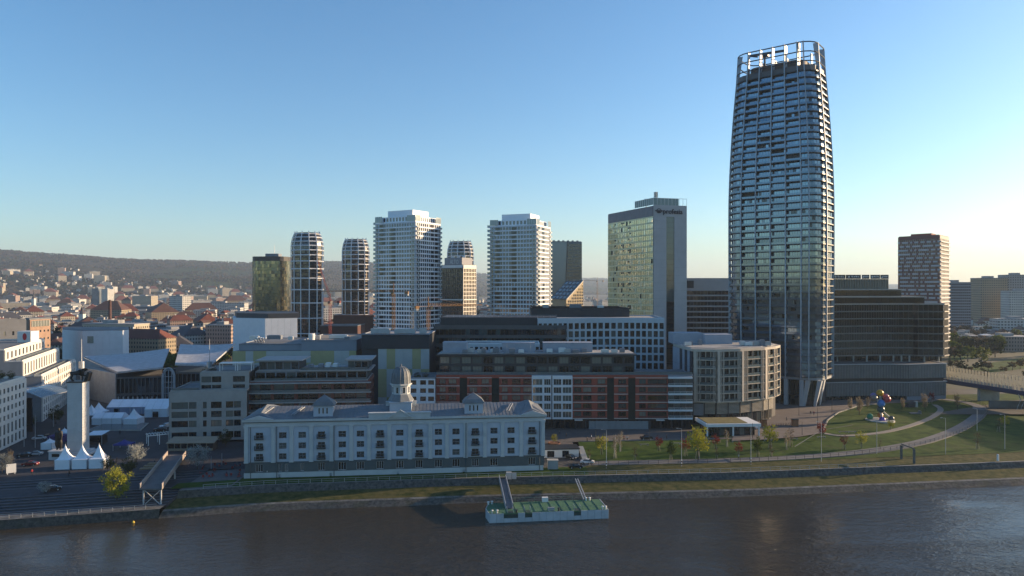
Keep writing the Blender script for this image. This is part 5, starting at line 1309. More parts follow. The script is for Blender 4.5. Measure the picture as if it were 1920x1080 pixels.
# ---------------------------------------------------------------- white blocks along the west side of the square
def west_blocks():
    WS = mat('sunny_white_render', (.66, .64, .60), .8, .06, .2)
    def block(name, label, a, c, ztop, D, nwin, rows, skip=None, endm=None, wsh=.45, joined=False, gw=GW):
        a = Vector(a); c = Vector(c); T = thing(name, label, 'building', (a.x, a.y, G-.6)); c = c-a; z = Vector((0, 0)); d = c.normalized(); nn = Vector((-d.y, d.x)); L = c.length
        ztop -= G-.6
        m = MB(); m.prism([z+nn*.05, c+nn*.05, c+nn*D, nn*D], 0, ztop-.3); m.build('core_wall', DARK, T)
        fac(T, z, c, 0, ztop, even(L, nwin, wsh, 1), rows, WS, t=.4, gw=gw, mull=1, skip=skip, joined=joined)
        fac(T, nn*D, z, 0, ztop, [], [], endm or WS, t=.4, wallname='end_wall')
        flat_roof(T, [z, c, c+nn*D, nn*D], ztop, mat('tan_roof', (.22, .2, .18), .95, .2, .2), .7, WS)
        return T, c, nn, d, L, ztop
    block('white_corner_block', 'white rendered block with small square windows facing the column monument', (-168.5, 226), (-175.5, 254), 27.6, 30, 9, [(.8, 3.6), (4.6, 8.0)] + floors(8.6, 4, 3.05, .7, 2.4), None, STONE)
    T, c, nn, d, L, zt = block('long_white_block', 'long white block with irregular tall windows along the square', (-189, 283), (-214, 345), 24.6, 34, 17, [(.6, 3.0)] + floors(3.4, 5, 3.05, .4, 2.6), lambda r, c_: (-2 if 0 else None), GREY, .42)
    # stepped upper floors with terraces
    for (o, i0, h, inset, nw) in ((.0, 6, 6.3, 6, 14), (6.3, 13, 4.6, 12, 11)):
        a2 = d*(-2+inset*.0) + nn*inset; c2 = c*.93 + nn*inset; z0 = zt+o+.02
        m = MB(); m.prism([a2+nn*.05, c2+nn*.05, c2+nn*(32-inset), a2+nn*(32-inset)], z0, z0+h-.2); m.build('set_back_core', DARK, T)
        fac(T, a2, c2, z0, z0+h, even((c2-a2).length, nw, .4, .6), [(z0+.9, z0+h-1.0)], WS, t=.35, gw=(0, 1, 4, 2), mull=0, wallname='set_back_wall')
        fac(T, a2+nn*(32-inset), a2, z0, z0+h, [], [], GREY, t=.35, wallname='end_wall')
        flat_roof(T, [a2, c2, c2+nn*(32-inset), a2+nn*(32-inset)], z0+h, ROOFG, .5, WS)
        rails(T, [tuple(a2-nn*4), tuple(c2-nn*4)], z0, 1.0, STEEL, gl=RAILG, name='terrace_railing')
    b = MB(); zb = zt+11; q = c*.62+nn*15; b.box(q.x-3, q.x+3, q.y-.5, q.y+5, zb, zb+5); b.build('sign_box', WHITE, T)
    b = MB(); b.T = Matrix.Translation((q.x+.3, q.y-.6, zb+2.6)) @ Matrix.Rotation(R(0), 4, 'Z')
    n = 14; b.add([(math.cos(6.283*k/n)*.9, 0, math.sin(6.283*k/n)*1.6) for k in range(n)] + [(math.cos(6.283*k/n)*.9, .08, math.sin(6.283*k/n)*1.6) for k in range(n)], [tuple(range(n))[::-1]] + [(k, (k+1) % n, n+(k+1) % n, n+k) for k in range(n)]); b.build('red_emblem', mat('sign_red', (.55, .02, .03), .5, 0), T)
    # glazed arcade canopy between the two white blocks
    T = thing('arched_canopy', 'curved glass canopy on white posts spanning the gap between white blocks', 'canopy', (-182, 259, G-.3)); b = MB(); g = MB()
    pts = [(-9+2.0*k, 0, 13.5+2.6*math.sin(math.pi*min(1, k/9)) - (0 if k < 7 else 0)) for k in range(10)]
    for y in (0, 8, 16):
        b.tube([(p[0], y, p[2]) for p in pts], .22, 5)
    for p in pts: b.bar((p[0], 0, p[2]), (p[0], 16, p[2]), .15)
    b.build('canopy_rib', ALU, T)
    for p, q_ in zip(pts, pts[1:]): g = MB(); g.quad((p[0], 0, p[2]+.1), (q_[0], 0, q_[2]+.1), (q_[0], 16, q_[2]+.1), (p[0], 16, p[2]+.1)); g.build('canopy_pane', glass('canopy_glass', (.1, .13, .15), .1), T)
    for x in (-9, 2.5):
        b = MB(); b.box(x-.3, x+.3, -.3, .3, 0, 13.5); b.build('post', WHITE, T)
    b = MB(); b.box(-9, 2.5, -.25, .25, 12.6, 13.4); b.build('lintel', WHITE, T)
    b = MB(); b.box(-8.5, 2.2, 5, 5.3, 0, 12.6); b.build('arcade_glass', GL[0], T)
    # brick tower house with glazed top storey
    T, a, r, bk, H, fh = box_tower('brick_tower_house', 'brown brick tower house with glazed top storey and flat overhanging roof', 49, 410, 56, 400, 94, 415, 600, 7, 1, 5, mat('brown_tan_brick', (.32, .21, .15), .85, .12, .5), wl=.4, lo=1.6, hi=1.6, top=4.5, cap=False, joined=False)
    m = MB(); m.prism([p*1.06-bk*.03 for p in (a, Vector((0, 0)), r, bk)], H, H+.9); m.build('overhanging_roof', ROOFG, T)
    M_, L = fmat(Vector((0, 0)), r); m = MB(); m.T = M_; m.box(1, L-1, -.35, -.22, H-4, H-.6); m.build('top_storey_window', GL[2], T)
    for k in range(7): m = MB(); m.T = M_; x = lerp(1, L-1, k/6); m.box(x-.1, x+.1, -.5, -.36, H-4, H-.6); m.build('mullion', OFFW, T)
    b = MB(); b.lathe([(4.5, 0), (4.5, 7)], 16); b.lathe([(5.4, 7), (5.4, 9), (5.2, 9.2)], 16); o = b.build('round_water_tank', OFFW, loc=(gx(57, 470), 470, 29)); tag(o, 'round pale roof tank behind the brick tower house', 'tank')
    # grey block with porthole windows
    T, a, r, bk, H, fh = box_tower('porthole_block', 'dull grey block with round windows beyond the long white block', -60, 380, -50, 372, 49, 392, 603, 4, 1, 6, mat('slate_render', (.13, .14, .16), .8, .1, .3), wl=.25, lo=3, hi=3, top=3)
west_blocks()
# ---------------------------------------------------------------- column monument, statue
BRZ = mat('dark_bronze', (.022, .021, .02), .5, .3, 1.5, metal=.4)
def skin(name, verts, edges, m, parent=None, loc=(0, 0, 0), rz=0, sub=2, s=1):
    me = bpy.data.meshes.new(name); me.from_pydata([Vector(v[:3])*s for v in verts], edges, [])
    o = bpy.data.objects.new('_tmp', me); col.objects.link(o)
    md = o.modifiers.new('s', 'SKIN'); md.use_smooth_shade = True
    for i, v in enumerate(verts): rr = v[3] if isinstance(v[3], tuple) else (v[3], v[3]); me.skin_vertices[0].data[i].radius = (rr[0]*s, rr[1]*s)
    me.skin_vertices[0].data[0].use_root = True
    o.modifiers.new('d', 'SUBSURF').levels = sub
    bpy.context.view_layer.update(); dg = bpy.context.evaluated_depsgraph_get(); m2 = bpy.data.meshes.new_from_object(o.evaluated_get(dg)); bpy.data.objects.remove(o); m2.name = name
    m2.materials.clear(); m2.materials.append(m); m2.polygons.foreach_set('use_smooth', [True]*len(m2.polygons))
    return put(name, m2, parent, Matrix.Translation(loc) @ Matrix.Rotation(rz, 4, 'Z'))
def human(stride=.12, coat=False, arm=.0, s=1.0):
    t = .30 if coat else .12
    v = [(0,0,.96,.15), (0,0,1.12,(.15,.11)), (0,0,1.3,(.18,.12)), (0,0,1.45,(.15,.1)), (0,0,1.53,.06), (0,.01,1.63,(.08,.095)), (0,.0,1.74,(.07,.085)),
         (-.2,0,1.42,.07), (-.25,.02+arm,1.15,.055), (-.24,-.05+arm*2,.9,.045), (-.23,-.08+arm*2,.8,.045), (.2,0,1.42,.07), (.25,-.02,1.15,.055), (.24,-.08,.9,.045), (.23,-.1,.8,.045),
         (-.1,0,.88,.1), (-.11,-stride*.6,.5,.075 if not coat else .12), (-.11,stride*.2,.1,.05), (-.11,-.1+stride*.2,.04,.045), (.1,0,.88,.1), (.11,stride*.6,.5,.075 if not coat else .12), (.11,stride,.1,.05), (.11,stride-.1,.04,.045)]
    e = [(0,1),(1,2),(2,3),(3,4),(4,5),(5,6),(3,7),(7,8),(8,9),(9,10),(3,11),(11,12),(12,13),(13,14),(0,15),(15,16),(16,17),(17,18),(0,19),(19,20),(20,21),(21,22)]
    return v, e
def monument():
    p = PS(147, 850); ST = mat('monument_stone', (.52, .53, .54), .8, .08, .5)
    T = thing('column_monument', 'tall square pale stone column carrying a dark bronze lion', 'monument', p, R(6)); w = 2.35; H = gz(716, p.y)-p.z
    m = MB(); m.box(-5, 5, -4.5, 4.5, 0, .5); m.build('base_step', ST, T); m = MB(); m.box(-3.6, 3.6, -3.4, 3.4, .5, 1.0); m.build('base_step', ST, T)
    n = 26
    for k in range(n): m = MB(); m.box(-w, w, -w, w, 1+(H-1)*k/n+.015, 1+(H-1)*(k+1)/n-.015); m.build('stone_course', ST, T)
    m = MB(); m.box(-w-.15, w+.15, -w-.15, w+.15, H, H+.35); m.build('cap', BRZ, T)
    v = [(-1.5,0,2.55,(.6,.62)), (-.4,0,2.45,(.55,.6)), (.7,0,2.6,(.7,.75)), (1.5,0,3.0,(.75,.8)), (2.1,0,3.5,(.6,.62)), (2.7,0,3.6,(.42,.45)), (3.15,0,3.4,(.3,.3)),
         (-1.75,.45,1.7,.36), (-2.2,.45,.95,.22), (-1.8,.45,.15,.2), (-1.45,.45,.1,.2), (-1.3,-.45,1.6,.36), (-1.5,-.45,.9,.22), (-.95,-.45,.15,.2), (-.6,-.45,.1,.2),
         (1.2,.42,1.7,.32), (1.35,.42,.95,.22), (1.2,.42,.15,.2), (1.5,.42,.1,.2), (1.9,-.42,1.9,.32), (2.6,-.42,1.6,.22), (2.95,-.42,1.9,.2),
         (-2.1,0,2.7,.16), (-2.9,0,2.2,.1), (-3.3,0,1.5,.1), (-3.9,0,1.7,.13)]
    e = [(0,1),(1,2),(2,3),(3,4),(4,5),(5,6),(0,7),(7,8),(8,9),(9,10),(0,11),(11,12),(12,13),(13,14),(2,15),(15,16),(16,17),(17,18),(3,19),(19,20),(20,21),(0,22),(22,23),(23,24),(24,25)]
    ln = skin('lion', v, e, BRZ, T, (-.4, 0, H+.35), 0, 2, 1.05)
    m = MB(); m.add([(2.2, -1.2, H+.3), (3.3, -1.2, H+.3), (4.0, -1.2, H+3.1), (3.3, -1.2, H+3.4), (2.2, .9, H+.3), (3.3, .9, H+.3), (4.0, .9, H+3.1), (3.3, .9, H+3.4)], [(0,1,2,3), (7,6,5,4), (0,4,5,1), (1,5,6,2), (2,6,7,3), (3,7,4,0)]); m.build('shield', BRZ, T)
    p = PS(134, 851); T = thing('soldier_statue', 'dark bronze statue of a standing man on a pale plinth before the column', 'statue', (p.x, p.y-6.5, p.z-.1))
    m = MB(); m.box(-2.2, 2.2, -1.6, 1.6, 0, 2.6); m.box(-2.4, 2.4, -1.8, 1.8, 2.6, 2.9); m.build('plinth', ST, T); m = MB(); m.box(-1.2, 1.2, -1.63, -1.6, 1, 2); m.build('plaque', BRZ, T)
    v, e = human(.06, True, .02); v = [(a, b_, c, (r[0]*1.35, r[1]*1.5) if isinstance(r, tuple) else r*1.45) for a, b_, c, r in v]
    skin('bronze_figure', v, e, BRZ, T, (0, 0, 2.85), 0, 2, 4.1)
monument()
# ---------------------------------------------------------------- tents
TW = mat('tent_white_fabric', (.7, .73, .78), .7, .05, .5, alb=1); TB = mat('tent_blue_fabric', (.02, .03, .2), .7, .1, .5); TPU = mat('tent_purple_fabric', (.05, .035, .16), .7, .1, .5)
def pagoda(name, label, p, w, d, wh, ph, m=TW, rz=0, group=None, closed=True, m2=None):
    T = thing(name, label, 'tent', p, rz, group); b = MB(); n = 8
    prev = None
    for k in range(n):
        t0, t1 = k/n, (k+1)/n; f = lambda t: (1-t)**1.0*.96+.04
        g = lambda t: wh + (ph-wh)*(t**1.9)
        a, c = f(t0), f(t1); za, zb = g(t0), g(t1)
        q = lambda s, z: [(-w/2*s, -d/2*s, z), (w/2*s, -d/2*s, z), (w/2*s, d/2*s, z), (-w/2*s, d/2*s, z)]
        A, B2 = q(a, za), q(c, zb); b.add(A+B2, [(i, (i+1) % 4, 4+(i+1) % 4, 4+i) for i in range(4)])
    b.tube([(0, 0, ph-.1), (0, 0, ph+.5)], [.08, .02], 5); b.build('roof', m, T)
    b = MB(); b.box(-w/2-.05, w/2+.05, -d/2-.05, -d/2, wh-.45, wh); b.box(w/2, w/2+.05, -d/2, d/2, wh-.45, wh); b.box(-w/2-.05, -w/2, -d/2, d/2, wh-.45, wh); b.build('valance', m, T)
    if closed:
        for (x0, x1, y0, y1) in ((-w/2, w/2, -d/2, -d/2+.04), (w/2-.04, w/2, -d/2+.05, d/2), (-w/2, -w/2+.04, -d/2+.05, d/2), (-w/2, w/2, d/2-.04, d/2)):
            b = MB(); b.box(x0, x1, y0, y1, 0, wh-.1); b.build('side_wall', m2 or m, T)
    for x in (-w/2, w/2):
        for y in (-d/2, d/2): b = MB(); b.bar((x, y, 0), (x, y, wh), .1); b.build('pole', ALU, T)
    return T
def gable(name, label, p, w, d, wh, ph, m=TW, rz=0, bays=3, wallm=None, door=None):
    T = thing(name, label, 'tent', p, rz); b = MB()
    for k in range(bays):
        b = MB(); x0, x1 = w*k/bays+.04, w*(k+1)/bays-.04; b.quad((x0, -.2, wh), (x1, -.2, wh), (x1, d/2, ph), (x0, d/2, ph)); b.quad((x0, d/2, ph), (x1, d/2, ph), (x1, d+.2, wh), (x0, d+.2, wh)); b.build('roof_sheet', m, T)
        b = MB(); b.box(x0, x1, 0, .05, 0, wh); b.build('side_wall', wallm or m, T)
    for x in (0, w):
        b = MB(); b.add([(x, 0, 0), (x, d, 0), (x, d, wh), (x, d/2, ph), (x, 0, wh), (x+.05, 0, 0), (x+.05, d, 0), (x+.05, d, wh), (x+.05, d/2, ph), (x+.05, 0, wh)], [(0, 1, 2, 3, 4), (9, 8, 7, 6, 5)]); b.build('end_wall', m, T)
    for k in range(bays+1):
        x = w*k/bays; b = MB(); b.bar((x, -.1, 0), (x, -.1, wh), .12); b.bar((x, -.2, wh+.03), (x, d/2, ph+.05), .1); b.build('frame', ALU, T)
    if door:
        for x in door: b = MB(); b.box(x, x+2.2, -.12, -.02, .1, 2.4); b.build('door_glass', GL[0], T)
    return T
a, c = PS(98, 882), PS(183, 879); L = (c-a).length; rz = math.atan2(c.y-a.y, c.x-a.x)
for k in range(3):
    p = a.lerp(c, (k+.5)/3)+Vector((1.0*k*.6, 2.6, .02)); pagoda('pagoda_tent', ['end tent of the three joined white pagodas, below the bronze figure', 'middle tent of the three joined white pagodas above the steps', 'end tent of the three joined white pagodas, next to the small olive tree'][k], p, L/3-.05, L/3, 2.9, 6.8, TW, rz, 'row of three pagoda tents')
gable('frame_tent', 'long white frame tent with windows on the square', PS(200, 777), 24, 10, 3.0, 5.6, TW, R(4), 5, mat('tent_window_wall', (.3, .36, .5), .6, .1, .4), (3, 16))
gable('gable_tent', 'wide low white gable tent beside the column', PS(172, 797), 11.5, 6, 2.6, 4.4, TW, R(2), 3)
pagoda('small_pagoda_tent', 'small closed white pagoda tent to the east of the low gable tent', PS(246, 797)+Vector((0, 2, 0)), 5.4, 5.4, 2.6, 6.0)
for q, lb in ((PS(166, 790), 'open white pagoda tent nearest the stone column'), (PS(180, 785), 'open white pagoda tent behind the low gable tent')): pagoda('open_pagoda_tent', lb, q+Vector((0, 2, 0)), 5.4, 5.4, 2.8, 6.2, TW, 0, None, False)
gable('rounded_tent', 'bulky white tent with a dark opening by the hotel corner', PS(271, 783), 9, 9, 3.4, 6.2, TW, R(8), 3, None, (3.2,))
pagoda('tall_pagoda_tent', 'white pagoda tent in front of the theatre steps', PS(322, 747)+Vector((0, 3, 0)), 6.5, 6.5, 4, 8.5, TW, 0, None, False)
pagoda('market_tent', 'small white market tent on the roadway by parked cars', PS(93, 841), 3.6, 3.6, 2.2, 3.4)
pagoda('purple_tent', 'dark purple market tent between two white ones', PS(109, 828), 5, 4, 2.3, 3.3, TPU)
pagoda('market_tent', 'small white market tent beyond the purple tent', PS(121, 822), 4, 4, 2.4, 3.6)
pagoda('blue_tent', 'bright blue canopy tent by the wooden deck', PS(233, 843), 5.2, 4.2, 2.2, 3.4, TB, 0, None, False)
p = PS(165, 833); T = thing('bar_stand', 'dark market stand under a flat white awning beside the column', 'stall', p)
b = MB(); b.box(0, 4.8, 0, 3.5, 0, 2.8); b.build('cabin', mat('stall_brown', (.05, .035, .03), .8, .2), T); b = MB(); b.add([(-.4, -1, 3.2), (5.4, -1, 3.4), (5.4, 4, 4.0), (-.4, 4, 3.8), (-.4, -1, 3.3), (5.4, -1, 3.5), (5.4, 4, 4.1), (-.4, 4, 3.9)], [(3,2,1,0), (4,5,6,7), (0,1,5,4), (1,2,6,5), (2,3,7,6), (3,0,4,7)]); b.build('awning', TW, T)
b = MB(); b.box(.3, 4.5, -.08, 0, 1.0, 2.2); b.build('hatch', GL[4], T)
for x in (-.3, 5.3): b = MB(); b.bar((x, -.9, 0), (x, -.9, 3.2), .1); b.build('pole', ALU, T)
p = PS(293, 748); T = thing('advertising_tower', 'slim white advertising tower on the square before the theatre', 'display', p, R(20)); b = MB(); b.box(-1.6, 1.6, -1.2, 1.2, 0, 8.4); b.build('body', WHITE, T)
b = MB(); b.box(-1.3, 1.3, -1.26, -1.2, 5.8, 8.0); b.box(-1.3, 1.3, -1.26, -1.2, 1.0, 5.2); b.build('panel', mat('display_panel', (.55, .58, .62), .5, .15, 1), T); b = MB(); b.box(1.2, 1.26, -.7, .7, .8, 8.0); b.build('side_panel', mat('display_grey', (.3, .3, .3), .5, .1), T)
T = thing('fountain_basin', 'wide shallow stone fountain basin on the square', 'fountain'); q = [PS(165, 808), PS(264, 808), PS(279, 794), PS(196, 795)]; b = MB(); b.prism([v.xy for v in q], 5.2, q[0].z+.5); b.build('basin_rim', STONE, T)
cc = sum((v.xy for v in q), Vector((0, 0)))/4; b = MB(); b.prism([cc+(v.xy-cc)*.96 for v in q], q[0].z+.45, q[0].z+.54); b.build('basin_water', glass('basin_water', (.05, .06, .07), .05), T)
# wooden pavilion with glazed front, white steel pergola
p = PS(314, 846); T = thing('terrace_pavilion', 'low timber terrace pavilion with pale sloping roof in front of the hotel', 'pavilion', p, R(3)); b = MB(); b.box(.2, 14.8, .2, 4.5, 0, 2.6); b.build('body', mat('pavilion_inner', (.05, .045, .04), .8, .2), T)
b = MB(); b.add([(-.3, -.6, 2.6), (15.6, -.6, 2.6), (15.2, 5, 3.6), (0, 5, 3.6), (-.3, -.6, 2.8), (15.6, -.6, 2.8), (15.2, 5, 3.85), (0, 5, 3.85)], [(3,2,1,0), (4,5,6,7), (0,1,5,4), (1,2,6,5), (2,3,7,6), (3,0,4,7)]); b.build('roof', mat('tan_canvas', (.32, .26, .19), .85, .12, .5), T)
for k in range(7):
    b = MB(); b.box(.3+k*2.1, 2.2+k*2.1, 0, .06, .9, 2.3); b.build('window', GL[0], T); b = MB(); b.box(k*2.1+.05, k*2.1+.25, -.05, .15, 0, 2.6); b.build('post', mat('pale_timber', (.3, .24, .17), .8, .1), T)
    b = MB(); b.box(.3+k*2.1, 2.2+k*2.1, -.02, .08, .05, .85); b.build('timber_panel', mat('pale_timber', (.3, .24, .17)), T)
p = PS(278, 836); T = thing('steel_pergola', 'white steel pergola frame beside the hotel corner', 'pergola', p, R(35)); 
for x in (0, 3.5, 7):
    for y in (0, 4): b = MB(); b.bar((x, y, 0), (x, y, 3.3), .22); b.build('post', WHITE, T)
for y in (0, 4): b = MB(); b.bar((-.3, y, 3.4), (7.3, y, 3.4), .25); b.build('beam', WHITE, T)
for k in range(9): b = MB(); b.bar((k*.9, -.4, 3.6), (k*.9, 4.4, 3.6), .14); b.build('rafter', WHITE, T)
# timber deck and elevated viewing ramp
T = thing('timber_deck', 'stepped pale timber seating deck next to the viewing ramp', 'deck', PS(261, 881), R(8))
for k in range(3): b = MB(); b.box(k*.6, 7.6, k*1.6, k*1.6+1.55, 0, .35+.35*k); b.build('deck_step', mat('deck_timber', (.26, .19, .12), .8, .15, .8), T)
zt = 6.75; q0, q1, q2, q3 = [Vector((gx(px, Y), Y)) for px, Y in ((262, 187), (303, 187), (348, 225), (314, 225))]
T = thing('viewing_ramp', 'raised viewing walkway with solid sides on thin crossed steel legs above the bank', 'walkway'); b = MB(); b.prism([q0, q1, q2, q3], zt-.45, zt); b.build('deck', mat('deck_grey', (.14, .135, .135), .85, .15, .5), T)
for s, e in ((q0, q3), (q1, q2)):
    d = (e-s).normalized(); n_ = Vector((d.y, -d.x))*.12
    for k in range(14): u, v = s.lerp(e, k/14+.002), s.lerp(e, (k+1)/14-.002); b = MB(); b.prism([u-n_, v-n_, v+n_, u+n_][::-1], zt-.3, zt+1.25); b.build('side_panel', mat('ramp_panel', (.36, .31, .28), .8, .12, .6), T)
for pq, zb in ((q0.lerp(q1, .12)+Vector((0, .6)), 2.2), (q0.lerp(q1, .92)+Vector((0, .6)), 2.0), (q1.lerp(q2, .5), 4.2), (q0.lerp(q3, .5)+Vector((1, 0)), 3.8)): b = MB(); b.bar((*pq, zb-.5), (*pq, zt-.4), .32); b.build('leg', mat('white_leg', (.5, .5, .5), .6, 0), T)
u, v = q0.lerp(q1, .12)+Vector((.1, .65)), q0.lerp(q1, .92)+Vector((-.1, .65))
for (a_, b__) in (((*u, 2.2), (*v, zt-.5)), ((*v, 2.2), (*u, zt-.5))): b = MB(); b.bar(a_, b__, .16); b.build('cross_brace', mat('white_leg', (.5, .5, .5)), T)
# ================================================================ east park, bridge, river pontoon, small things
def ze(X, Y):
    d = Y-shore(X); d1 = 46+max(0, (X-95))*.45
    return lerp(4.42, G+.02, max(0, min(1, (d-26.5)/(d1-26.5))))
def PE(px, py):
    z = 5.5
    for _ in range(20): Y = gy(py, z); X = gx(px, Y); z = ze(X, Y)
    return Vector((X, Y, z))
bpy.data.objects.remove(bpy.data.objects['east_lawn'])
b = MB(); xs = [70]+list(range(76, 330, 6))+[400, 700, 2000]; n = 22
def edge0(X): return 26.4 if X < 80 else 20.8
for xa, xb in zip(xs, xs[1:]):
    for k in range(n):
        f = lambda X, t: (X, shore(X)+lerp(edge0(X), 128, t), ze(X, shore(X)+lerp(edge0(X), 128, t)) + (.0 if X < 90 else .05*mnoise.noise(Vector((X/5, t*40, 0)))))
        b.quad(f(xa, k/n), f(xb, k/n), f(xb, (k+1)/n), f(xa, (k+1)/n))
struct(b.build('east_lawn', GRASS, smooth=True))
def ribbon(pts, w, dz, n=8):
    """Catmull-Rom ribbon draped on the lawn"""
    c = [PE(*p).xy for p in pts]; out = []
    for i in range(len(c)-1):
        p0, p1, p2, p3 = c[max(i-1, 0)], c[i], c[i+1], c[min(i+2, len(c)-1)]
        for k in range(n):
            t = k/n; out.append(.5*((2*p1)+(p2-p0)*t+(2*p0-5*p1+4*p2-p3)*t*t+(3*p1-p0-3*p2+p3)*t*t*t))
    out.append(c[-1]); L = []; Rr = []
    for i, p in enumerate(out):
        d = (out[min(i+1, len(out)-1)]-out[max(i-1, 0)]).normalized(); nn = Vector((-d.y, d.x))*w/2; L.append(p+nn); Rr.append(p-nn)
    zz = [max(ze(*l), ze(*r), ze(*p))+dz for l, r, p in zip(L, Rr, out)]
    return L, Rr, zz, out
def build_ribbon(name, pts, w, m, dz=.1, kerb=None):
    L, Rr, zz, out = ribbon(pts, w, dz); b = MB()
    for i in range(len(out)-1):
        b.quad((*Rr[i], zz[i]), (*Rr[i+1], zz[i+1]), (*L[i+1], zz[i+1]), (*L[i], zz[i]))
        b.quad((*Rr[i], zz[i]-.8), (*Rr[i+1], zz[i+1]-.8), (*Rr[i+1], zz[i+1]), (*Rr[i], zz[i]))
    o = struct(b.build(name, m)); return L, Rr, zz, out
PATHM = mat('path_asphalt', (.15, .15, .155))
OUT = [(1364, 863), (1450, 860), (1540, 855), (1610, 849), (1680, 839), (1740, 826), (1790, 808), (1822, 790), (1838, 775), (1836, 764), (1820, 757), (1795, 752), (1770, 749)]
pL, pR, pz, pc = build_ribbon('riverside_path', OUT, 4.8, PATHM, .12)
INN = [(1546, 813), (1575, 817), (1612, 816), (1660, 810), (1705, 799), (1740, 786), (1760, 774), (1763, 766), (1752, 759)]
build_ribbon('park_path', INN, 2.3, mat('gravel_path', (.24, .215, .19), .9, .12, .6), .1)
# promenade apron west of the oval lawn
ap = [(1372, 828), (1440, 826), (1500, 821), (1545, 813), (1545, 803), (1552, 788), (1572, 774), (1605, 763), (1650, 757), (1700, 755), (1745, 754), (1770, 748), (1560, 748), (1430, 752), (1380, 800)]
b = MB(); b.quad(*[(*PE(*p).xy, G+.07) for p in ap]); struct(b.build('promenade_apron', mat('apron_paving', (.15, .125, .115), .9, .15, .3)))
ed = [(1545, 812), (1545, 803), (1552, 788), (1572, 774), (1605, 763), (1650, 757)]
b = MB()
for p, q in zip(ed, ed[1:]): u, v = PE(*p), PE(*q); b.bar((u.x, u.y, G+.2), (v.x, v.y, G+.2), .5, .5)
struct(b.build('lawn_kerb', KERB))
for (p, q) in (((1490, 838), (1548, 802)), ((1545, 806), (1600, 797)), ((1060, 828), (1300, 822)), ((1300, 822), (1400, 818))):
    u, v = PG(*p, G), PG(*q, G); b = MB(); d = (v-u).normalized(); nn = Vector((-d.y, d.x, 0))*.16
    b.quad(u-nn+Vector((0, 0, .09)), v-nn+Vector((0, 0, .09)), v+nn+Vector((0, 0, .09)), u+nn+Vector((0, 0, .09))); struct(b.build('paving_line', KERB))
# promenade retaining kerb above the sloping lawn + benches
b = MB()
for X in range(24, 70, 4): b.bar((X, shore(X)+46, G+.05), (X+4, shore(X+4)+46, G+.05), .45, .3)
struct(b.build('promenade_kerb', KERB))
def path_rail(name, label, pts, h=1.1, m=ANTH, step=3):
    T = thing(name, label, 'railing', (0, 0, 0)); 
    for k, (p, q) in enumerate(zip(pts, pts[1:])):
        b = MB(); p = Vector(p); q = Vector(q); b.bar(p+Vector((0, 0, h)), q+Vector((0, 0, h)), .08); b.bar(p+Vector((0, 0, h*.5)), q+Vector((0, 0, h*.5)), .05); b.bar(p, p+Vector((0, 0, h)), .09); b.build('rail_bay', m, T)
    return T
def resample(pts, st):
    out = [Vector(pts[0])]; acc = 0
    for p, q in zip(pts, pts[1:]):
        p = Vector(p); q = Vector(q); L = (q-p).length; t = st-acc
        while t < L: out.append(p.lerp(q, t/L)); t += st
        acc = (acc+L) % st
    return out
WR = mat('white_railing', (.40, .41, .42), .6, 0)
path_rail('embankment_railing', 'long pale two-bar railing along the top of the stone embankment', resample([(X, shore(X)+10.9, 4.15) for X in range(-86, 120, 4)], 3.2), 1.1, WR)
path_rail('terrace_railing', 'thin railing on the quay edge below the stone steps', resample([(X, shore(X)+1.2, 2.32) for X in range(-200, int(XL)+1, 3)], 2.6), 1.05, STEEL)
path_rail('path_railing', 'dark post railing along the outer edge of the curving riverside path', resample([(*r, z+.02) for r, z in zip(pR, pz)], 3.2), 1.1, ANTH)
path_rail('path_railing', 'dark post railing beside the straight riverside path below the sloping lawn', resample([(X, shore(X)+21.7, 4.38) for X in range(24, 72, 4)], 3.2), 1.1, ANTH)
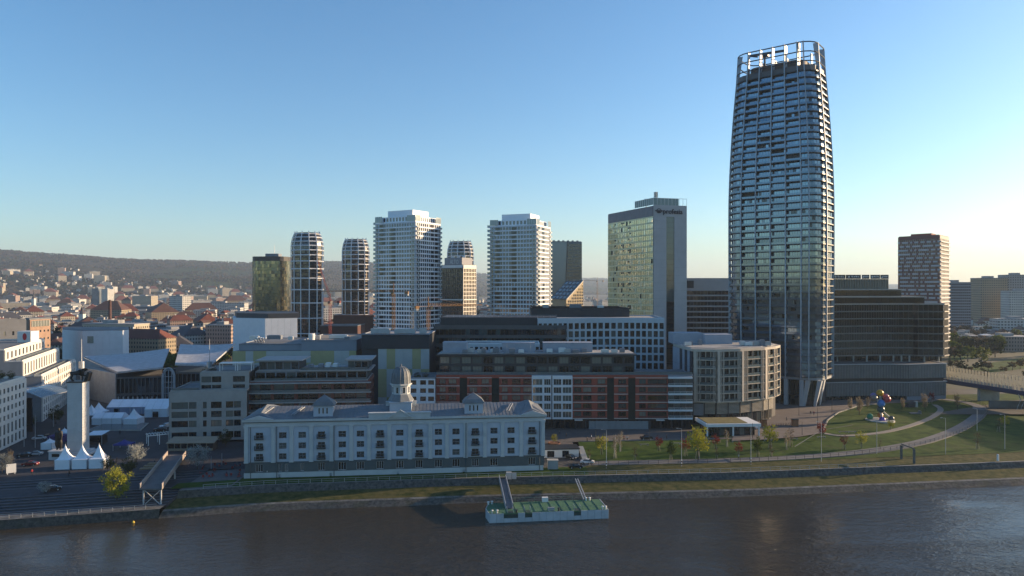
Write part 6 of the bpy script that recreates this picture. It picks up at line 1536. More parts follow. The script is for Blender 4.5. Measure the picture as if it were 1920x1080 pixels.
# ---------------------------------------------------------------- bridge ramp with slanted panels
def bridge():
    T = thing('bridge_ramp', 'raised bridge ramp lined with slanted translucent panels', 'bridge'); z = 14.2
    A, B2 = Vector((205.5, 397)), Vector((236, 258)); d = (B2-A).normalized(); n = Vector((-d.y, d.x)); W = 15
    m = MB(); m.prism([A, B2, B2+n*W, A+n*W], z-1.6, z); m.build('deck', mat('bridge_deck', (.10, .10, .11), .8, .1), T)
    m = MB(); m.prism([A-n*.35, B2-n*.35, B2-n*.02, A-n*.02], z-1.3, z+.5); m.build('fascia', mat('bridge_fascia_blue', (.03, .045, .11), .6, .1), T)
    L = (B2-A).length; PM = leafmat('translucent_panel', (.5, .5, .46), (.62, .6, .54)); PM.node_tree.nodes['Mix Shader'].inputs[0].default_value = .5; GR = mat('panel_graffiti', (.42, .40, .38), .5, 0, 1.2, c2=(.5, .2, .2)); k = 0; s = 0
    for side, off in ((0, -.3), (1, W+.3)):
        for k in range(int(L/1.85)):
            p = A+d*(k*1.85)+n*off; q = p+d*1.35; lean = n*(-.8 if side == 0 else -.8)
            if side and 44 < k < 47: continue
            m = MB(); u = lean*1.0; z0, z1 = z+.6, z+4.9; sl = d*.5; t = n*.08
            m.add([(*p, z0), (*q, z0), (*(q+sl+u), z1), (*(p+sl+u), z1), (*(p+t), z0), (*(q+t), z0), (*(q+sl+u+t), z1), (*(p+sl+u+t), z1)], [(0,1,2,3), (7,6,5,4), (0,4,5,1), (1,5,6,2), (2,6,7,3), (3,7,4,0)]); m.build('slanted_panel', GR if k in (50, 51, 52, 56, 57) else PM, T)
    for t in (.12, .45, .78):
        p = A.lerp(B2, t)
        m = MB(); m.prism([p+n*2, p+d*1.6+n*2, p+d*1.6+n*(W-2), p+n*(W-2)], 3, z-1.6); m.build('pier', CONC, T)
    m = MB(); m.prism([A+n*1, A+d*22+n*1, A+d*22+n*14, A+n*14], 5, z-1.62); m.build('abutment', mat('rust_timber', (.13, .07, .04), .85, .2, .6), T)
    for o in (0, 1.8):
        p = A.lerp(B2, .62)-n*1.2; m = MB(); m.tube([(p.x+o, p.y, z-1), (p.x+o+.8, p.y-.4, z-3.5), (p.x+o-.6, p.y-.6, z-6), (p.x+o-1.4, p.y-.8, z-8)], .15, 6); m.build('drain_pipe', STEEL, T)
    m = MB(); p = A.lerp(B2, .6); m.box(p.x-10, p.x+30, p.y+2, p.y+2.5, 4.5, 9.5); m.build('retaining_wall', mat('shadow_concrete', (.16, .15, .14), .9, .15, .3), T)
bridge()
# ---------------------------------------------------------------- sphere sculpture
def sculpture():
    p = PE(1650, 788); k = p.y/F; T = thing('sphere_sculpture', 'colourful molecule-like sculpture of big balls joined by rods on a round slab', 'sculpture', p)
    def c(px, py, dy=0): return Vector(((px-1650)*k, dy, (788-py)*k))
    S = {'gold': (c(1651, 737, .5), 1.35, (.55, .28, .01)), 'lilac': (c(1641, 743.5, 1.4), 1.3, (.16, .13, .32)), 'taupe': (c(1637.5, 746, -.6), 1.35, (.2, .15, .13)), 'red': (c(1661.5, 748, -.6), 1.45, (.42, .04, .05)), 'rose': (c(1665, 745, 1.6), 1.2, (.35, .12, .16)),
         'blue': (c(1651, 756, -.4), 1.5, (.05, .2, .5)), 'dark_green': (c(1651, 767.5, -.2), 1.45, (.03, .07, .07)), 'green': (c(1633.5, 782, 1), 1.25, (.03, .22, .11)), 'violet': (c(1650, 785.5, -1.8), 1.2, (.14, .06, .36)), 'orange': (c(1655.5, 780.5, 2), 1.1, (.55, .17, .03)), 'grey': (c(1671, 785, 0), 1.15, (.06, .07, .075))}
    m = MB(); m.lathe([(5.4, -.3), (5.4, .25), (5.1, .3)], 36); m.build('round_slab', STONE, T)
    for nm, (q, r, cl) in S.items(): m = MB(); m.ball(q, r, 12); m.build('ball', mat('ball_'+nm, cl, .35, 0), T, smooth=True)
    RD = mat('rod_steel', (.5, .48, .44), .4, 0, metal=.5)
    for a, b_ in (('gold', 'blue'), ('blue', 'taupe'), ('blue', 'lilac'), ('blue', 'red'), ('blue', 'rose'), ('blue', 'dark_green'), ('dark_green', 'violet'), ('dark_green', 'orange'), ('dark_green', 'grey'), ('dark_green', 'green')):
        u, v = S[a][0], S[b_][0]
        if b_ == 'green': continue
        for o in (-.25, .25): m = MB(); m.tube([u+Vector((o, 0, 0)), v+Vector((o, 0, 0))], .12, 6); m.build('rod', RD, T)
sculpture()
# ---------------------------------------------------------------- floating landing stage
def pontoon():
    a = PG(918, 981, 0); c = PG(1141, 972, 0); rz = math.atan2(c.y-a.y, c.x-a.x); L = (c-a).length; W = 9.5; H = 2.3
    T = thing('landing_stage', 'floating steel landing stage with green deck and pale panelled hull', 'pontoon', a, rz)
    HM = mat('hull_pale_steel', (.44, .49, .53), .6, .14, .5); DM = mat('green_deck', (.045, .14, .075), .75, .2, .6, c2=(.08, .18, .09)); GM = mat('hull_gap', (.03, .06, .05), .7, 0)
    gaps = [(U_, U_+1.6) for U_ in (4.6, 9.1, 22.2)]
    m = MB(); m.prism([(.15, .15), (L-.15, .15), (L-.15, W-.15), (.6, W-.15), (-.6, W*.5)], -.8, H-.35); m.build('hull', GM, T)
    n = 17
    for k in range(n):
        x0, x1 = L*k/n, L*(k+1)/n; low = any(x0 < g[1]-.3 and x1 > g[0]+.3 for g in gaps)
        m = MB(); m.box(x0+.03, x1-.03, 0, .12, -.5, H*(.45 if low else 1)); m.build('hull_panel', HM, T)
    for (p, q) in (((L, 0), (L, W)), ((.6, W), (-.6, W*.5)), ((-.6, W*.5), (0, 0))):
        M_, l = fmat(p, q); m = MB(); m.T = M_; m.box(.05, l-.05, -.05, .1, -.5, H); m.build('hull_panel', HM, T)
    m = MB(); m.prism([(.2, .2), (L-.1, .2), (L-.1, W-.1), (.6, W-.1), (-.5, W*.5)], H-.3, H-.05); m.build('deck', DM, T)
    for k in range(1, 13): m = MB(); x = L*k/13; m.box(x-.06, x+.06, .4, W-.4, H-.06, H+.06); m.build('deck_seam', mat('green_rib', (.1, .2, .13), .7, 0), T)
    for (g0, g1) in gaps:
        m = MB(); m.box(g0, g1, .18, 2.4, H-.06, H-.04); m.build('boarding_bay', GM, T)
        for x in (g0, g1): m = MB(); [m.bar((x, y, H), (x, y, H+1.1), .06) for y in (.3, 1.3, 2.4)]; m.bar((x, .3, H+1.1), (x, 2.4, H+1.1), .06); m.build('gate_rail', WR, T)
    for y, xs_ in ((.3, [.5, 4.4, 6.4, 8.9, 11, 15, 19, 22, 24.2, 28, L-1.5]), (W-.3, [2.6+2.6*k for k in range(11)])):
        for x, x2 in zip(xs_, xs_[1:]):
            if any(x < (g[0]+g[1])/2 < x2 for g in gaps) and y < 1: continue
            m = MB(); m.bar((x, y, H), (x, y, H+1.1), .06); m.bar((x, y, H+1.1), (x2, y, H+1.1), .06); m.bar((x, y, H+.55), (x2, y, H+.55), .04); m.build('rail_bay', mat('green_rail', (.16, .24, .18), .6, 0), T)
    for (x, y) in ((.7, .8), (2.0, .8), (.4, W-1.4), (1.4, W-1), (L-1.4, .7), (L-.6, .7), (L-4, W-.9), (L-3, W-.9), (7, .6), (18, .6)):
        m = MB(); m.lathe([(.22, H-.05), (.2, H+.5), (.34, H+.55), (.34, H+.75), (.1, H+.8)], 10, x, y); m.build('bollard', WHITE if x < 5 or x > 25 else ANTH, T)
    m = MB(); m.box(15, 16.6, W-1.2, W-.3, H, H+1.2); m.build('deck_locker', WHITE, T); m = MB(); m.box(15.2, 17, .9, 1.5, H, H+.8); m.build('deck_bench', WR, T)
    # gangway and mooring boom
    def gang(name, label, p, q, w, h, deck):
        T = thing(name, label, 'gangway'); p = Vector(p); q = Vector(q); d = (q-p); s = Vector((d.y, -d.x, 0)).normalized()*w/2
        if deck: m = MB(); m.quad(p-s, p+s, q+s, q-s); m.quad(p-s-Vector((0, 0, .25)), q-s-Vector((0, 0, .25)), q+s-Vector((0, 0, .25)), p+s-Vector((0, 0, .25))); m.build('walkway', GREY, T)
        for o in (-s, s):
            m = MB(); m.bar(p+o, q+o, .22, .3)
            if deck:
                m.bar(p+o+Vector((0, 0, h)), q+o+Vector((0, 0, h)), .16)
                for k in range(9): u = (p+o).lerp(q+o, k/8); m.bar(u, u+Vector((0, 0, h)), .1)
                m.quad(p+o+Vector((0, 0, .15)), q+o+Vector((0, 0, .15)), q+o+Vector((0, 0, h*.9)), p+o+Vector((0, 0, h*.9)))
            m.build('side_truss', WR, T)
        if not deck:
            for k in range(12): m = MB(); m.bar((p-s).lerp(q-s, k/12), (p+s).lerp(q+s, (k+1)/12), .08); m.build('lacing', WR, T)
    e = T.matrix_world
    loc = lambda x, y, z: (a.x+x*math.cos(rz)-y*math.sin(rz), a.y+x*math.sin(rz)+y*math.cos(rz), z)
    top = PG(942, 898, 4.5); gang('gangway', 'pale enclosed gangway sloping from the embankment to the landing stage', top, loc(5.5, 3.8, H+.2), 1.9, 1.15, True)
    t2 = PG(1081, 898, 4.2); gang('mooring_boom', 'thin white lattice boom bracing the landing stage to the bank', t2, loc(L-4.2, W-.6, H+.1), .7, 0, False)
    m = MB(); m.box(0, 1.6, 0, 1.2, 0, 2.0); m.box(1.7, 3.0, .1, .4, .1, 1.9); o = m.build('gate_cabinet', [WR]); o.location = PG(949, 899, 4.2); tag(o, 'small pale gate cabinet at the head of the gangway', 'cabinet')
pontoon()
m = MB(); m.lathe([(.05, -.2), (.32, -.08), (.36, .12), (.22, .36), (.06, .5)], 12); o = m.build('buoy', mat('buoy_yellow', (.6, .42, .05), .5, 0), loc=PG(250, 980, 0)); tag(o, 'small yellow buoy by the quay wall', 'buoy')
# ---------------------------------------------------------------- trees
def tree_proto(name, label, kind, h, cw, ch, trunk, leaves, size, lm, seed, stakes=False, shape='round', bark=(.09, .075, .06), grp=None):
    rg = random.Random(seed); T = thing(name, label, 'tree', (0, 0, -100), 0, grp)
    BK = mat('bark_%d' % int(bark[0]*1000), bark, .9, .2, 2)
    b = MB(); r0 = max(.06, h*.018); zt = h*.86
    pts = [(rg.gauss(0, .03*h*t), rg.gauss(0, .03*h*t), zt*t) for t in (0, .25, .5, .75, 1)]; b.tube(pts, [r0, r0*.8, r0*.6, r0*.4, r0*.15], 6)
    tips = []
    for k in range(10):
        t = rg.uniform(trunk/h, .85); p = Vector(pts[min(3, int(t*4))]).lerp(Vector(pts[min(4, int(t*4)+1)]), t*4-int(t*4)); an = k*2.4+rg.uniform(-.4, .4)
        ln = cw*.48*(rg.uniform(.7, 1.1))*(1.15-abs(t-.5)); q = p+Vector((math.cos(an)*ln, math.sin(an)*ln, ln*(.7 if shape != 'column' else 1.6))); b.tube([p, p.lerp(q, .5)+Vector((0, 0, .05*h)), q], [r0*.4, r0*.25, r0*.08], 4); tips += [q, p.lerp(q, .6)]
    b.build('trunk', BK, T, smooth=True)
    b = MB(); cz = h-ch/2; cl = []
    for k in range(22):
        while True:
            v = Vector((rg.uniform(-1, 1), rg.uniform(-1, 1), rg.uniform(-1, 1)))
            if v.length < 1: break
        w = 1.0
        if shape == 'column': w = .55+.45*math.sin(math.pi*(v.z+1)/2)
        if shape == 'cone': w = max(.12, (1-v.z)/2+.1)
        cl.append(Vector((v.x*cw/2*w, v.y*cw/2*w, cz+v.z*ch/2)))
    cl += [t for t in tips if t.z > trunk]
    for k in range(leaves):
        c = rg.choice(cl); p = c+Vector((rg.gauss(0, cw*.085), rg.gauss(0, cw*.085), rg.gauss(0, ch*.06))); s = size*rg.uniform(.6, 1.3)
        u = Vector((rg.gauss(0, 1), rg.gauss(0, 1), rg.gauss(0, 1))).normalized()*s; v = u.orthogonal().normalized()*s*.6; b.quad(p-u, p+v, p+u, p-v)
    b.build('crown', lm, T)
    if stakes:
        for k in range(3):
            m = MB(); an = k*2.1; m.bar((.55*math.cos(an), .55*math.sin(an), 0), (.3*math.cos(an), .3*math.sin(an), 1.7), .07); m.build('stake', mat('stake_wood', (.3, .27, .22), .85, .1), T)
    return T
YG = leafmat('leaf_yellow_green', (.2, .22, .025), (.4, .38, .04)); GRN = leafmat('leaf_spring_green', (.05, .08, .014), (.15, .17, .03)); OL = leafmat('leaf_olive', (.035, .045, .015), (.09, .09, .03))
BL = leafmat('blossom_white', (.2, .22, .2), (.42, .44, .42)); RD = leafmat('leaf_red', (.12, .02, .015), (.26, .05, .03)); PK = leafmat('blossom_pale', (.2, .16, .11), (.36, .3, .2)); BR_ = leafmat('bud_brown', (.06, .045, .03), (.13, .10, .06)); DKG = leafmat('leaf_dark', (.01, .018, .008), (.03, .04, .015))
used = {}
def plant(key, mk, p, h, label, h0, rz=None):
    rz = random.uniform(0, 6) if rz is None else rz
    if key not in used: T = mk(); used[key] = T; T.location = p; T.rotation_euler = (0, 0, rz); T.scale = (h/h0,)*3; T['label'] = label; return T
    return clone(used[key], p, rz, h/h0, label)
protos = {
 'yellow': lambda: tree_proto('young_tree', '', 0, 7, 4.0, 5, 1.8, 900, .2, YG, 1, True, 'round'),
 'cone': lambda: tree_proto('young_tree', '', 0, 6, 2.6, 4.6, 1.3, 700, .19, GRN, 2, True, 'cone'),
 'birch': lambda: tree_proto('birch_sapling', '', 0, 7, 1.8, 5.6, 1.4, 380, .15, PK, 3, True, 'column', (.5, .48, .44)),
 'poplar': lambda: tree_proto('poplar_sapling', '', 0, 7, 2.0, 6.2, .8, 700, .18, PK, 4, False, 'column'),
 'red': lambda: tree_proto('red_leaved_sapling', '', 0, 5, 2.6, 3.2, 1.7, 420, .16, RD, 5, True),
 'bare': lambda: tree_proto('bare_sapling', '', 0, 5, 1.8, 3.6, 1.3, 160, .13, BR_, 6, True, 'round'),
 'blossom': lambda: tree_proto('blossom_tree', '', 0, 6, 5.0, 5.2, .9, 1700, .17, BL, 7),
 'big': lambda: tree_proto('willow_tree', '', 0, 9, 6.2, 7.6, 1.0, 2800, .22, YG, 8),
 'olive': lambda: tree_proto('leafy_tree', '', 0, 7, 5, 5.6, 1.2, 1500, .2, OL, 9)}
H0 = {'yellow': 7, 'cone': 6, 'birch': 7, 'poplar': 7, 'red': 5, 'bare': 5, 'blossom': 6, 'big': 9, 'olive': 7}
def setplant(key, p, py, top, label): plant(key, protos[key], p, max(1.5, (py-top)*p.y/F), label, H0[key])
LAB = {'yellow': 'yellow-green young tree', 'cone': 'narrow green young tree', 'birch': 'thin pale-stemmed birch sapling', 'poplar': 'pale columnar sapling', 'red': 'small red-leaved sapling', 'bare': 'nearly bare staked sapling'}
TL = [('yellow', 1128, 852, 813, 'nearest the garage steps on the sloping lawn'), ('birch', 1153, 859, 812, 'with long white stakes on the sloping lawn'), ('birch', 1163, 847, 806, 'beside the promenade kerb on the sloping lawn'), ('bare', 1105, 860, 840, 'above the white parked car'),
      ('bare', 1191, 863, 836, 'low on the sloping lawn between birches and a conical tree'), ('red', 1235, 846, 817, 'on the sloping lawn behind the conical tree'), ('cone', 1258, 863, 825, 'on the sloping lawn before the grey screens'), ('red', 1285, 855, 819, 'west of the big yellow-green tree by the green-roofed kiosk'),
      ('yellow', 1309, 862, 797, 'tallest of the lawn, by the green-roofed kiosk'), ('red', 1342, 842, 814, 'in front of the green-roofed kiosk'), ('birch', 1363, 838, 802, 'in front of the green-roofed kiosk'), ('bare', 1344, 861, 836, 'below the kiosk, low on the lawn'), ('red', 1385, 856, 827, 'beside the lamp post east of the kiosk'),
      ('cone', 1421, 858, 818, 'on the lawn east of the green-roofed kiosk'), ('yellow', 1444, 840, 794, 'round-headed, beside the bicycle racks'), ('bare', 1446, 857, 829, 'below the round-headed tree'), ('birch', 1475, 843, 804, 'on the lawn near the paved crossing'), ('bare', 1482, 838, 800, 'tall and thin near the paved crossing'),
      ('red', 1583, 843, 814, 'below the park path'), ('yellow', 1615, 841, 806, 'round-headed, below the park path'), ('poplar', 1594, 770, 744, 'at the west tip of the oval lawn'), ('poplar', 1611, 777, 741, 'tallest on the oval lawn'), ('poplar', 1627, 766, 743, 'beside the ball sculpture on the oval lawn'),
      ('poplar', 1693, 768, 745, 'east of the ball sculpture'), ('poplar', 1734, 770, 736, 'at the east end of the oval lawn'), ('red', 1746, 757, 734, 'near the ribbed podium corner'), ('poplar', 1795, 768, 735, 'inside the bend of the riverside path'), ('yellow', 1670, 806, 786, 'tiny, at the foot of the ball sculpture'), ('red', 1541, 822, 790, 'at the paved crossing by the oval lawn'),
      ('bare', 1832, 842, 808, 'outside the bend of the riverside path'), ('yellow', 1884, 802, 778, 'under the bridge panels'), ('bare', 1650, 843, 822, 'on the rough grass above the riverside path'), ('bare', 1873, 810, 780, 'beside the bridge pier')]
for key, px, py, top, where in TL: setplant(key, PE(px, py) if px > 1360 else (lambda z: PG(px, py, z))(lerp(4.6, 6.4, max(0, min(1, (866-py)/32)))), py, top, LAB[key] + ' ' + where)
q = PG(1039, 833, G); setplant('yellow', q, 833, 812, 'little yellow tree in the round planter by the warehouse corner')
m = MB(); m.lathe([(2.0, 0), (2.2, .6), (1.9, .6), (1.85, .5)], 20); o = m.build('round_planter', mat('rust_planter', (.16, .07, .04), .8, .15), loc=q); tag(o, 'round rust-brown planter holding a little yellow tree', 'planter')
setplant('big', PG(219, 938, 3.3), 938, 876, 'bushy yellow-green tree growing out of the stone steps')
setplant('olive', PS(241, 893), 893, 858, 'dull olive tree behind the yellow-green tree on the steps')
setplant('blossom', PG(83, 926, 4.2), 926, 902, 'low white-blossomed bush on the stone steps')
setplant('blossom', PS(256, 868), 868, 832, 'white-blossomed tree by the timber deck')
setplant('blossom', PS(370, 880), 880, 834, 'large white-blossomed tree beside the viewing ramp')
setplant('blossom', PS(4, 888), 888, 850, 'white-blossomed tree by the billboard at the square edge')
setplant('poplar', PS(20, 870), 870, 840, 'ochre sapling behind the billboard')
setplant('red', PS(236, 755), 755, 716, 'broad dark red tree before the theatre foyer'); setplant('olive', PS(202, 885), 885, 855, 'small olive tree at the end of the pagoda row')
setplant('olive', PS(105, 795), 795, 762, 'bushy tree beside the long white block'); setplant('olive', PS(55, 806), 806, 778, 'bushy tree under the arched canopy'); setplant('olive', PS(357, 838), 838, 818, 'small dark tree poking over the timber pavilion'); setplant('olive', PS(423, 838), 838, 806, 'dark leafy tree by the hotel entrance')
# rooftop greenery
for k, (px, py, Y) in enumerate(((2, 712, 240), (20, 712, 246), (400, 702, 258), (386, 704, 258), (798, 712, 268), (783, 714, 268))):
    z = gz(py, Y)-.4; plant('olive', protos['olive'], Vector((gx(px, Y), Y, z)), 3.4, ['leafy shrub on the white corner block roof', 'second leafy shrub on the white corner block roof, by its end wall', 'dark shrub on the hotel roof beside the pergola', 'dark shrub on the hotel roof edge', 'dark shrub on the white gridded block roof next to red panels', 'dark shrub on the white gridded block roof by the dome'][k], 7)
# ---------------------------------------------------------------- lamps, poles
def lamp(name, label, p, h, m=STEEL, arm=1.2, stripe=False, grp=None):
    T = thing(name, label, 'street lamp', p, 0, grp); b = MB(); b.tube([(0, 0, 0), (0, 0, h)], [.11, .06], 6); b.build('pole', m, T)
    if arm: b = MB(); b.bar((0, 0, h), (-arm, 0, h+.15), .08); b.build('arm', m, T); b = MB(); b.box(-arm-.5, -arm+.1, -.14, .14, h+.08, h+.22); b.build('lamp_head', STEEL, T)
    if stripe:
        for k in range(4): b = MB(); b.lathe([(.14, .3+k*.45), (.14, .75+k*.45)], 8); b.build('stripe', WHITE if k % 2 else mat('stripe_dark', (.06, .02, .02), .7, 0), T)
    return T
for px, py, top, lb in ((1137, 878, 806, 'above the white parked car'), (1278, 874, 804, 'west of the tall yellow-green tree'), (1408, 871, 799, 'in front of the kiosk end'), (1540, 865, 792, 'below the paved crossing'), (1644, 851, 791, 'in front of the ball sculpture'), (1773, 852, 784, 'on the rough grass inside the path bend'), (1832, 808, 766, 'at the outside of the path bend'), (1884, 842, 778, 'on the grass below the bridge panels')):
    p = PE(px, py) if px > 1360 else PG(px, py, 4.4); lamp('lamp_post', 'tall slim grey lamp post ' + lb, p, (py-top)*p.y/F, stripe=px < 1500)
for px, py, top, lb in ((1117, 832, 806, 'before the grey screens near the walkers'), (1218, 828, 802, 'before the second entrance canopy'), (1498, 779, 744, 'before the glass tower lobby'), (1533, 802, 764, 'at the edge of the oval lawn kerb'), (1560, 773, 745, 'where the lawn kerb meets the lobby'), (1504, 816, 791, 'beside the paved crossing'), (1411, 822, 793, 'at the kiosk end')):
    p = PG(px, py, G+.05); lamp('dark_light_column', 'dark square light column ' + lb, p, (py-top)*p.y/F, ANTH, 0)
for px, py, top, lb in ((501, 896, 858, 'near its west end'), (662, 889, 860, 'below its west cupola'), (812, 886, 858, 'east of its dome'), (987, 880, 848, 'near its east end')):
    p = PG(px, py, 4.25); lamp('flagpole', 'thin mast on the grass before the warehouse, ' + lb, p, (py-top)*p.y/F, STEEL, 0, True)
for px, py, top, lb in ((45, 838, 760, 'along the white corner block'), (66, 840, 778, 'near the arched canopy'), (100, 800, 752, 'in front of the long white block'), (335, 812, 770, 'by the rounded tent'), (396, 880, 855, 'on the lower plaza'), (416, 872, 850, 'nearer the warehouse on the lower plaza')):
    p = PS(px, py); lamp('square_lamp', 'slim lamp mast ' + lb, p, (py-top)*p.y/F, STEEL, 0)
# old portal frame on the rough grass
p, q = PE(1690, 860), PE(1714, 868); T = thing('rusted_portal', 'grey steel portal frame standing over the old rail track', 'gantry'); z = 8.2
for u in (p, q): b = MB(); b.bar((u.x, u.y, u.z-.2), (u.x, u.y, u.z+4.4), .55, .55); b.build('leg', mat('rusty_steel', (.13, .125, .12), .8, .3, 1), T)
b = MB(); b.bar((p.x, p.y, p.z+4.8), (q.x, q.y, p.z+4.6), .4); b.build('beam', mat('rusty_steel', (.13, .125, .12)), T)
b = MB(); b.lathe([(.35, 0), (.3, 2.0), (.05, 2.2)], 8); o = b.build('white_marker', WHITE, loc=PE(1871, 864)); tag(o, 'white kilometre marker post on the grassy bank', 'marker')
b = MB(); b.box(0, 3.2, 0, 2.2, 0, 2.6); b.box(-.1, 3.3, -.1, 2.3, 2.6, 2.75); b.box(.3, 1.5, -.06, 0, .1, 2.2); o = b.build('utility_cabin', mat('cabin_grey', (.3, .31, .31), .7, .1), loc=PG(1027, 880, 4.3)); tag(o, 'small grey utility cabin at the warehouse corner', 'cabin')
# ---------------------------------------------------------------- kiosk with planted roof, garage front, bicycle racks
p = PG(1326, 818, G); T = thing('green_roof_kiosk', 'low white-edged kiosk with planted roof in front of the curved building', 'kiosk', p, R(3)); L, D = 19, 12
b = MB(); b.box(1, L-1.2, 1, D-1, 0, 3.4); b.build('core', DARK, T); fac(T, (1, 1), (L-1.2, 1), 0, 3.4, even(L-2.2, 9, .93), [(.2, 3.0)], ANTH, t=.15, gw=(0, 1, 3, 2), mull=1)
fac(T, (1, D-1), (1, 1), 0, 3.4, even(D-2, 5, .93), [(.2, 3.0)], ANTH, t=.15, gw=(0, 1))
b = MB(); b.box(-.6, L+.6, -.6, D+.4, 3.4, 4.5); b.build('roof_fascia', WHITE, T); b = MB(); b.box(.2, L-4, .3, D-.4, 4.5, 4.66); b.build('planted_roof', mat('sedum', (.12, .10, .035), .95, 0, .6, c2=(.2, .17, .06)), T)
for x in (0, L*.5, L): b = MB(); b.box(x-.25, x+.25, -.3, .2, 0, 3.4); b.build('column', WHITE, T)
p = PG(1020, 858, 4.5); T = thing('garage_front', 'low white garage front with dark glazed doors below the promenade', 'building', p, R(5)); L = 11.5
fac(T, (0, 0), (L, 0), 0, 2.6, [(1.0, 3.4), (6, 8.2)], [(.1, 2.2)], WHITE, t=.3, mull=2, gw=(0, 4), wname='garage_door'); b = MB(); b.box(-.2, L+.3, -.5, 6, 2.6, 2.9); b.build('roof_edge', ANTH, T); b = MB(); b.box(0, L, .05, 6, 0, 2.6); b.build('core', DARK, T)
b = MB(); b.add([(L+.4, -6, 0), (L+2.2, -6, 0), (L+2.2, 4, 2.6), (L+.4, 4, 2.6), (L+.4, -6, -.6), (L+2.2, -6, -.6), (L+2.2, 4, -.6), (L+.4, 4, -.6)], [(0,1,2,3), (4,5,1,0), (1,5,6,2), (3,7,4,0)]); b.build('access_ramp', CONC, T)
def bike():
    T = thing('bicycle', '', 'bicycle', (0, 0, -90)); fr = mat('bike_red', (.2, .03, .03), .5, 0)
    for x in (-.5, .5):
        b = MB(); b.tube([(x+.34*math.cos(t*.5236), 0, .34+.34*math.sin(t*.5236)) for t in range(13)], .03, 4); b.build('wheel', ANTH, T)
    b = MB(); [b.tube(pp, .025, 4) for pp in ([(-.5, 0, .34), (-.1, 0, .34), (.4, 0, .85), (-.2, 0, .85), (-.5, 0, .34)], [(-.1, 0, .34), (-.25, 0, .95)], [(.5, 0, .34), (.38, 0, 1.0)])]; b.build('frame', fr, T)
    b = MB(); b.box(-.38, -.12, -.07, .07, .93, .99); b.build('saddle', ANTH, T); b = MB(); b.tube([(.36, -.28, 1.02), (.36, .28, 1.02)], .02, 4); b.build('handlebar', ANTH, T); return T
bk = bike(); rg = random.Random(3); first = True
for row, (pa, pb, n, lb) in enumerate((((1437, 800), (1485, 797), 16, 'red bicycle in the long rack east of the kiosk'), ((1325, 830), (1350, 829), 8, 'red bicycle parked in front of the kiosk'))):
    u, v = PG(*pa, G+.07), PG(*pb, G+.07)
    for k in range(n):
        p = u.lerp(v, k/(n-1)) + Vector((0, rg.uniform(-.2, .2), 0))
        c = bk if first else clone(bk, p, R(80+rg.uniform(-9, 9)), 1); first = False; c.location = p; c.rotation_euler = (0, 0, R(80)); c['label'] = lb; c['group'] = 'bicycles in the rack' if row == 0 else 'bicycles by the kiosk'
for px, lb in ((1433, 'next to the red-leaved sapling'), (1492, 'at the end of the long bicycle rack')):
    p = PG(px, 800, G); T = thing('timber_kiosk', 'small orange-brown timber box ' + lb, 'kiosk', p); b = MB(); b.box(-1.1, 1.1, 0, 1.6, 0, 2.6); b.build('body', mat('orange_timber', (.3, .13, .06), .8, .15, 1), T); b = MB(); b.box(-1.25, 1.25, -.15, 1.75, 2.6, 2.75); b.build('lid', ANTH, T)
    for k in range(6): b = MB(); b.box(-1.1+k*.37, -.8+k*.37, -.05, 0, .1, 2.5); b.build('slat', mat('orange_timber', (.3, .13, .06)), T)
def bench(label, p, rz):
    T = thing('bench', label, 'bench', p, rz); b = MB(); b.box(-1.6, 1.6, -.25, .25, .38, .48); b.build('seat', KERB, T)
    for x in (-1.2, 1.2): b = MB(); b.box(x-.15, x+.15, -.2, .2, 0, .38); b.build('leg', CONC, T)
for px, py, lb in ((1208, 835, 'pale stone bench on the kerb by the birches'), (1268, 833, 'pale stone bench on the kerb before the kiosk'), (1322, 831, 'pale stone bench under the tall yellow-green tree'), (1380, 829, 'pale stone bench before the kiosk middle'), (1440, 826, 'pale stone bench by the round-headed tree'), (1488, 824, 'pale stone bench near the paved crossing'), (1580, 811, 'pale stone bench on the oval lawn edge'), (1597, 811, 'pale stone bench on the oval lawn edge beside another'), (1540, 821, 'pale stone bench at the lawn corner')):
    bench(lb, PG(px, py, G+.08), R(2))
p = PE(1716, 776); T = thing('lawn_lounger', 'curved pale lounger on the oval lawn', 'lounger', p); b = MB(); b.extr([(-1, .1), (1, .3), (1, .5), (-1, .3)], -2.2, 2.2); b.build('seat', KERB, T); b = MB(); b.box(1.6, 2.2, -.8, .8, .3, 1.4); b.build('headrest', KERB, T)
p = PE(1705, 763); T = thing('art_block', 'dark tilted play block on the oval lawn', 'sculpture', p); b = MB(); b.add([(-2, -1, 0), (2, -1, 0), (2.4, -1, 2.3), (-.6, -1, 1.4), (-2, 1, 0), (2, 1, 0), (2.4, 1, 2.3), (-.6, 1, 1.4)], [(0,1,2,3), (7,6,5,4), (0,4,5,1), (1,5,6,2), (2,6,7,3), (3,7,4,0)]); b.build('block', DARK, T); b = MB(); b.box(2.4, 3.4, -.8, .8, 0, 2.6); b.build('slab', STONE, T)
b = MB(); b.box(-1.2, 1.2, -.1, .1, .4, 3.0); b.box(-1, -.8, -.12, .12, 0, .4); b.box(.8, 1, -.12, .12, 0, .4); o = b.build('billboard', WHITE, loc=PS(21, 889)); o.rotation_euler.z = R(35); tag(o, 'white freestanding billboard at the edge of the square', 'billboard')
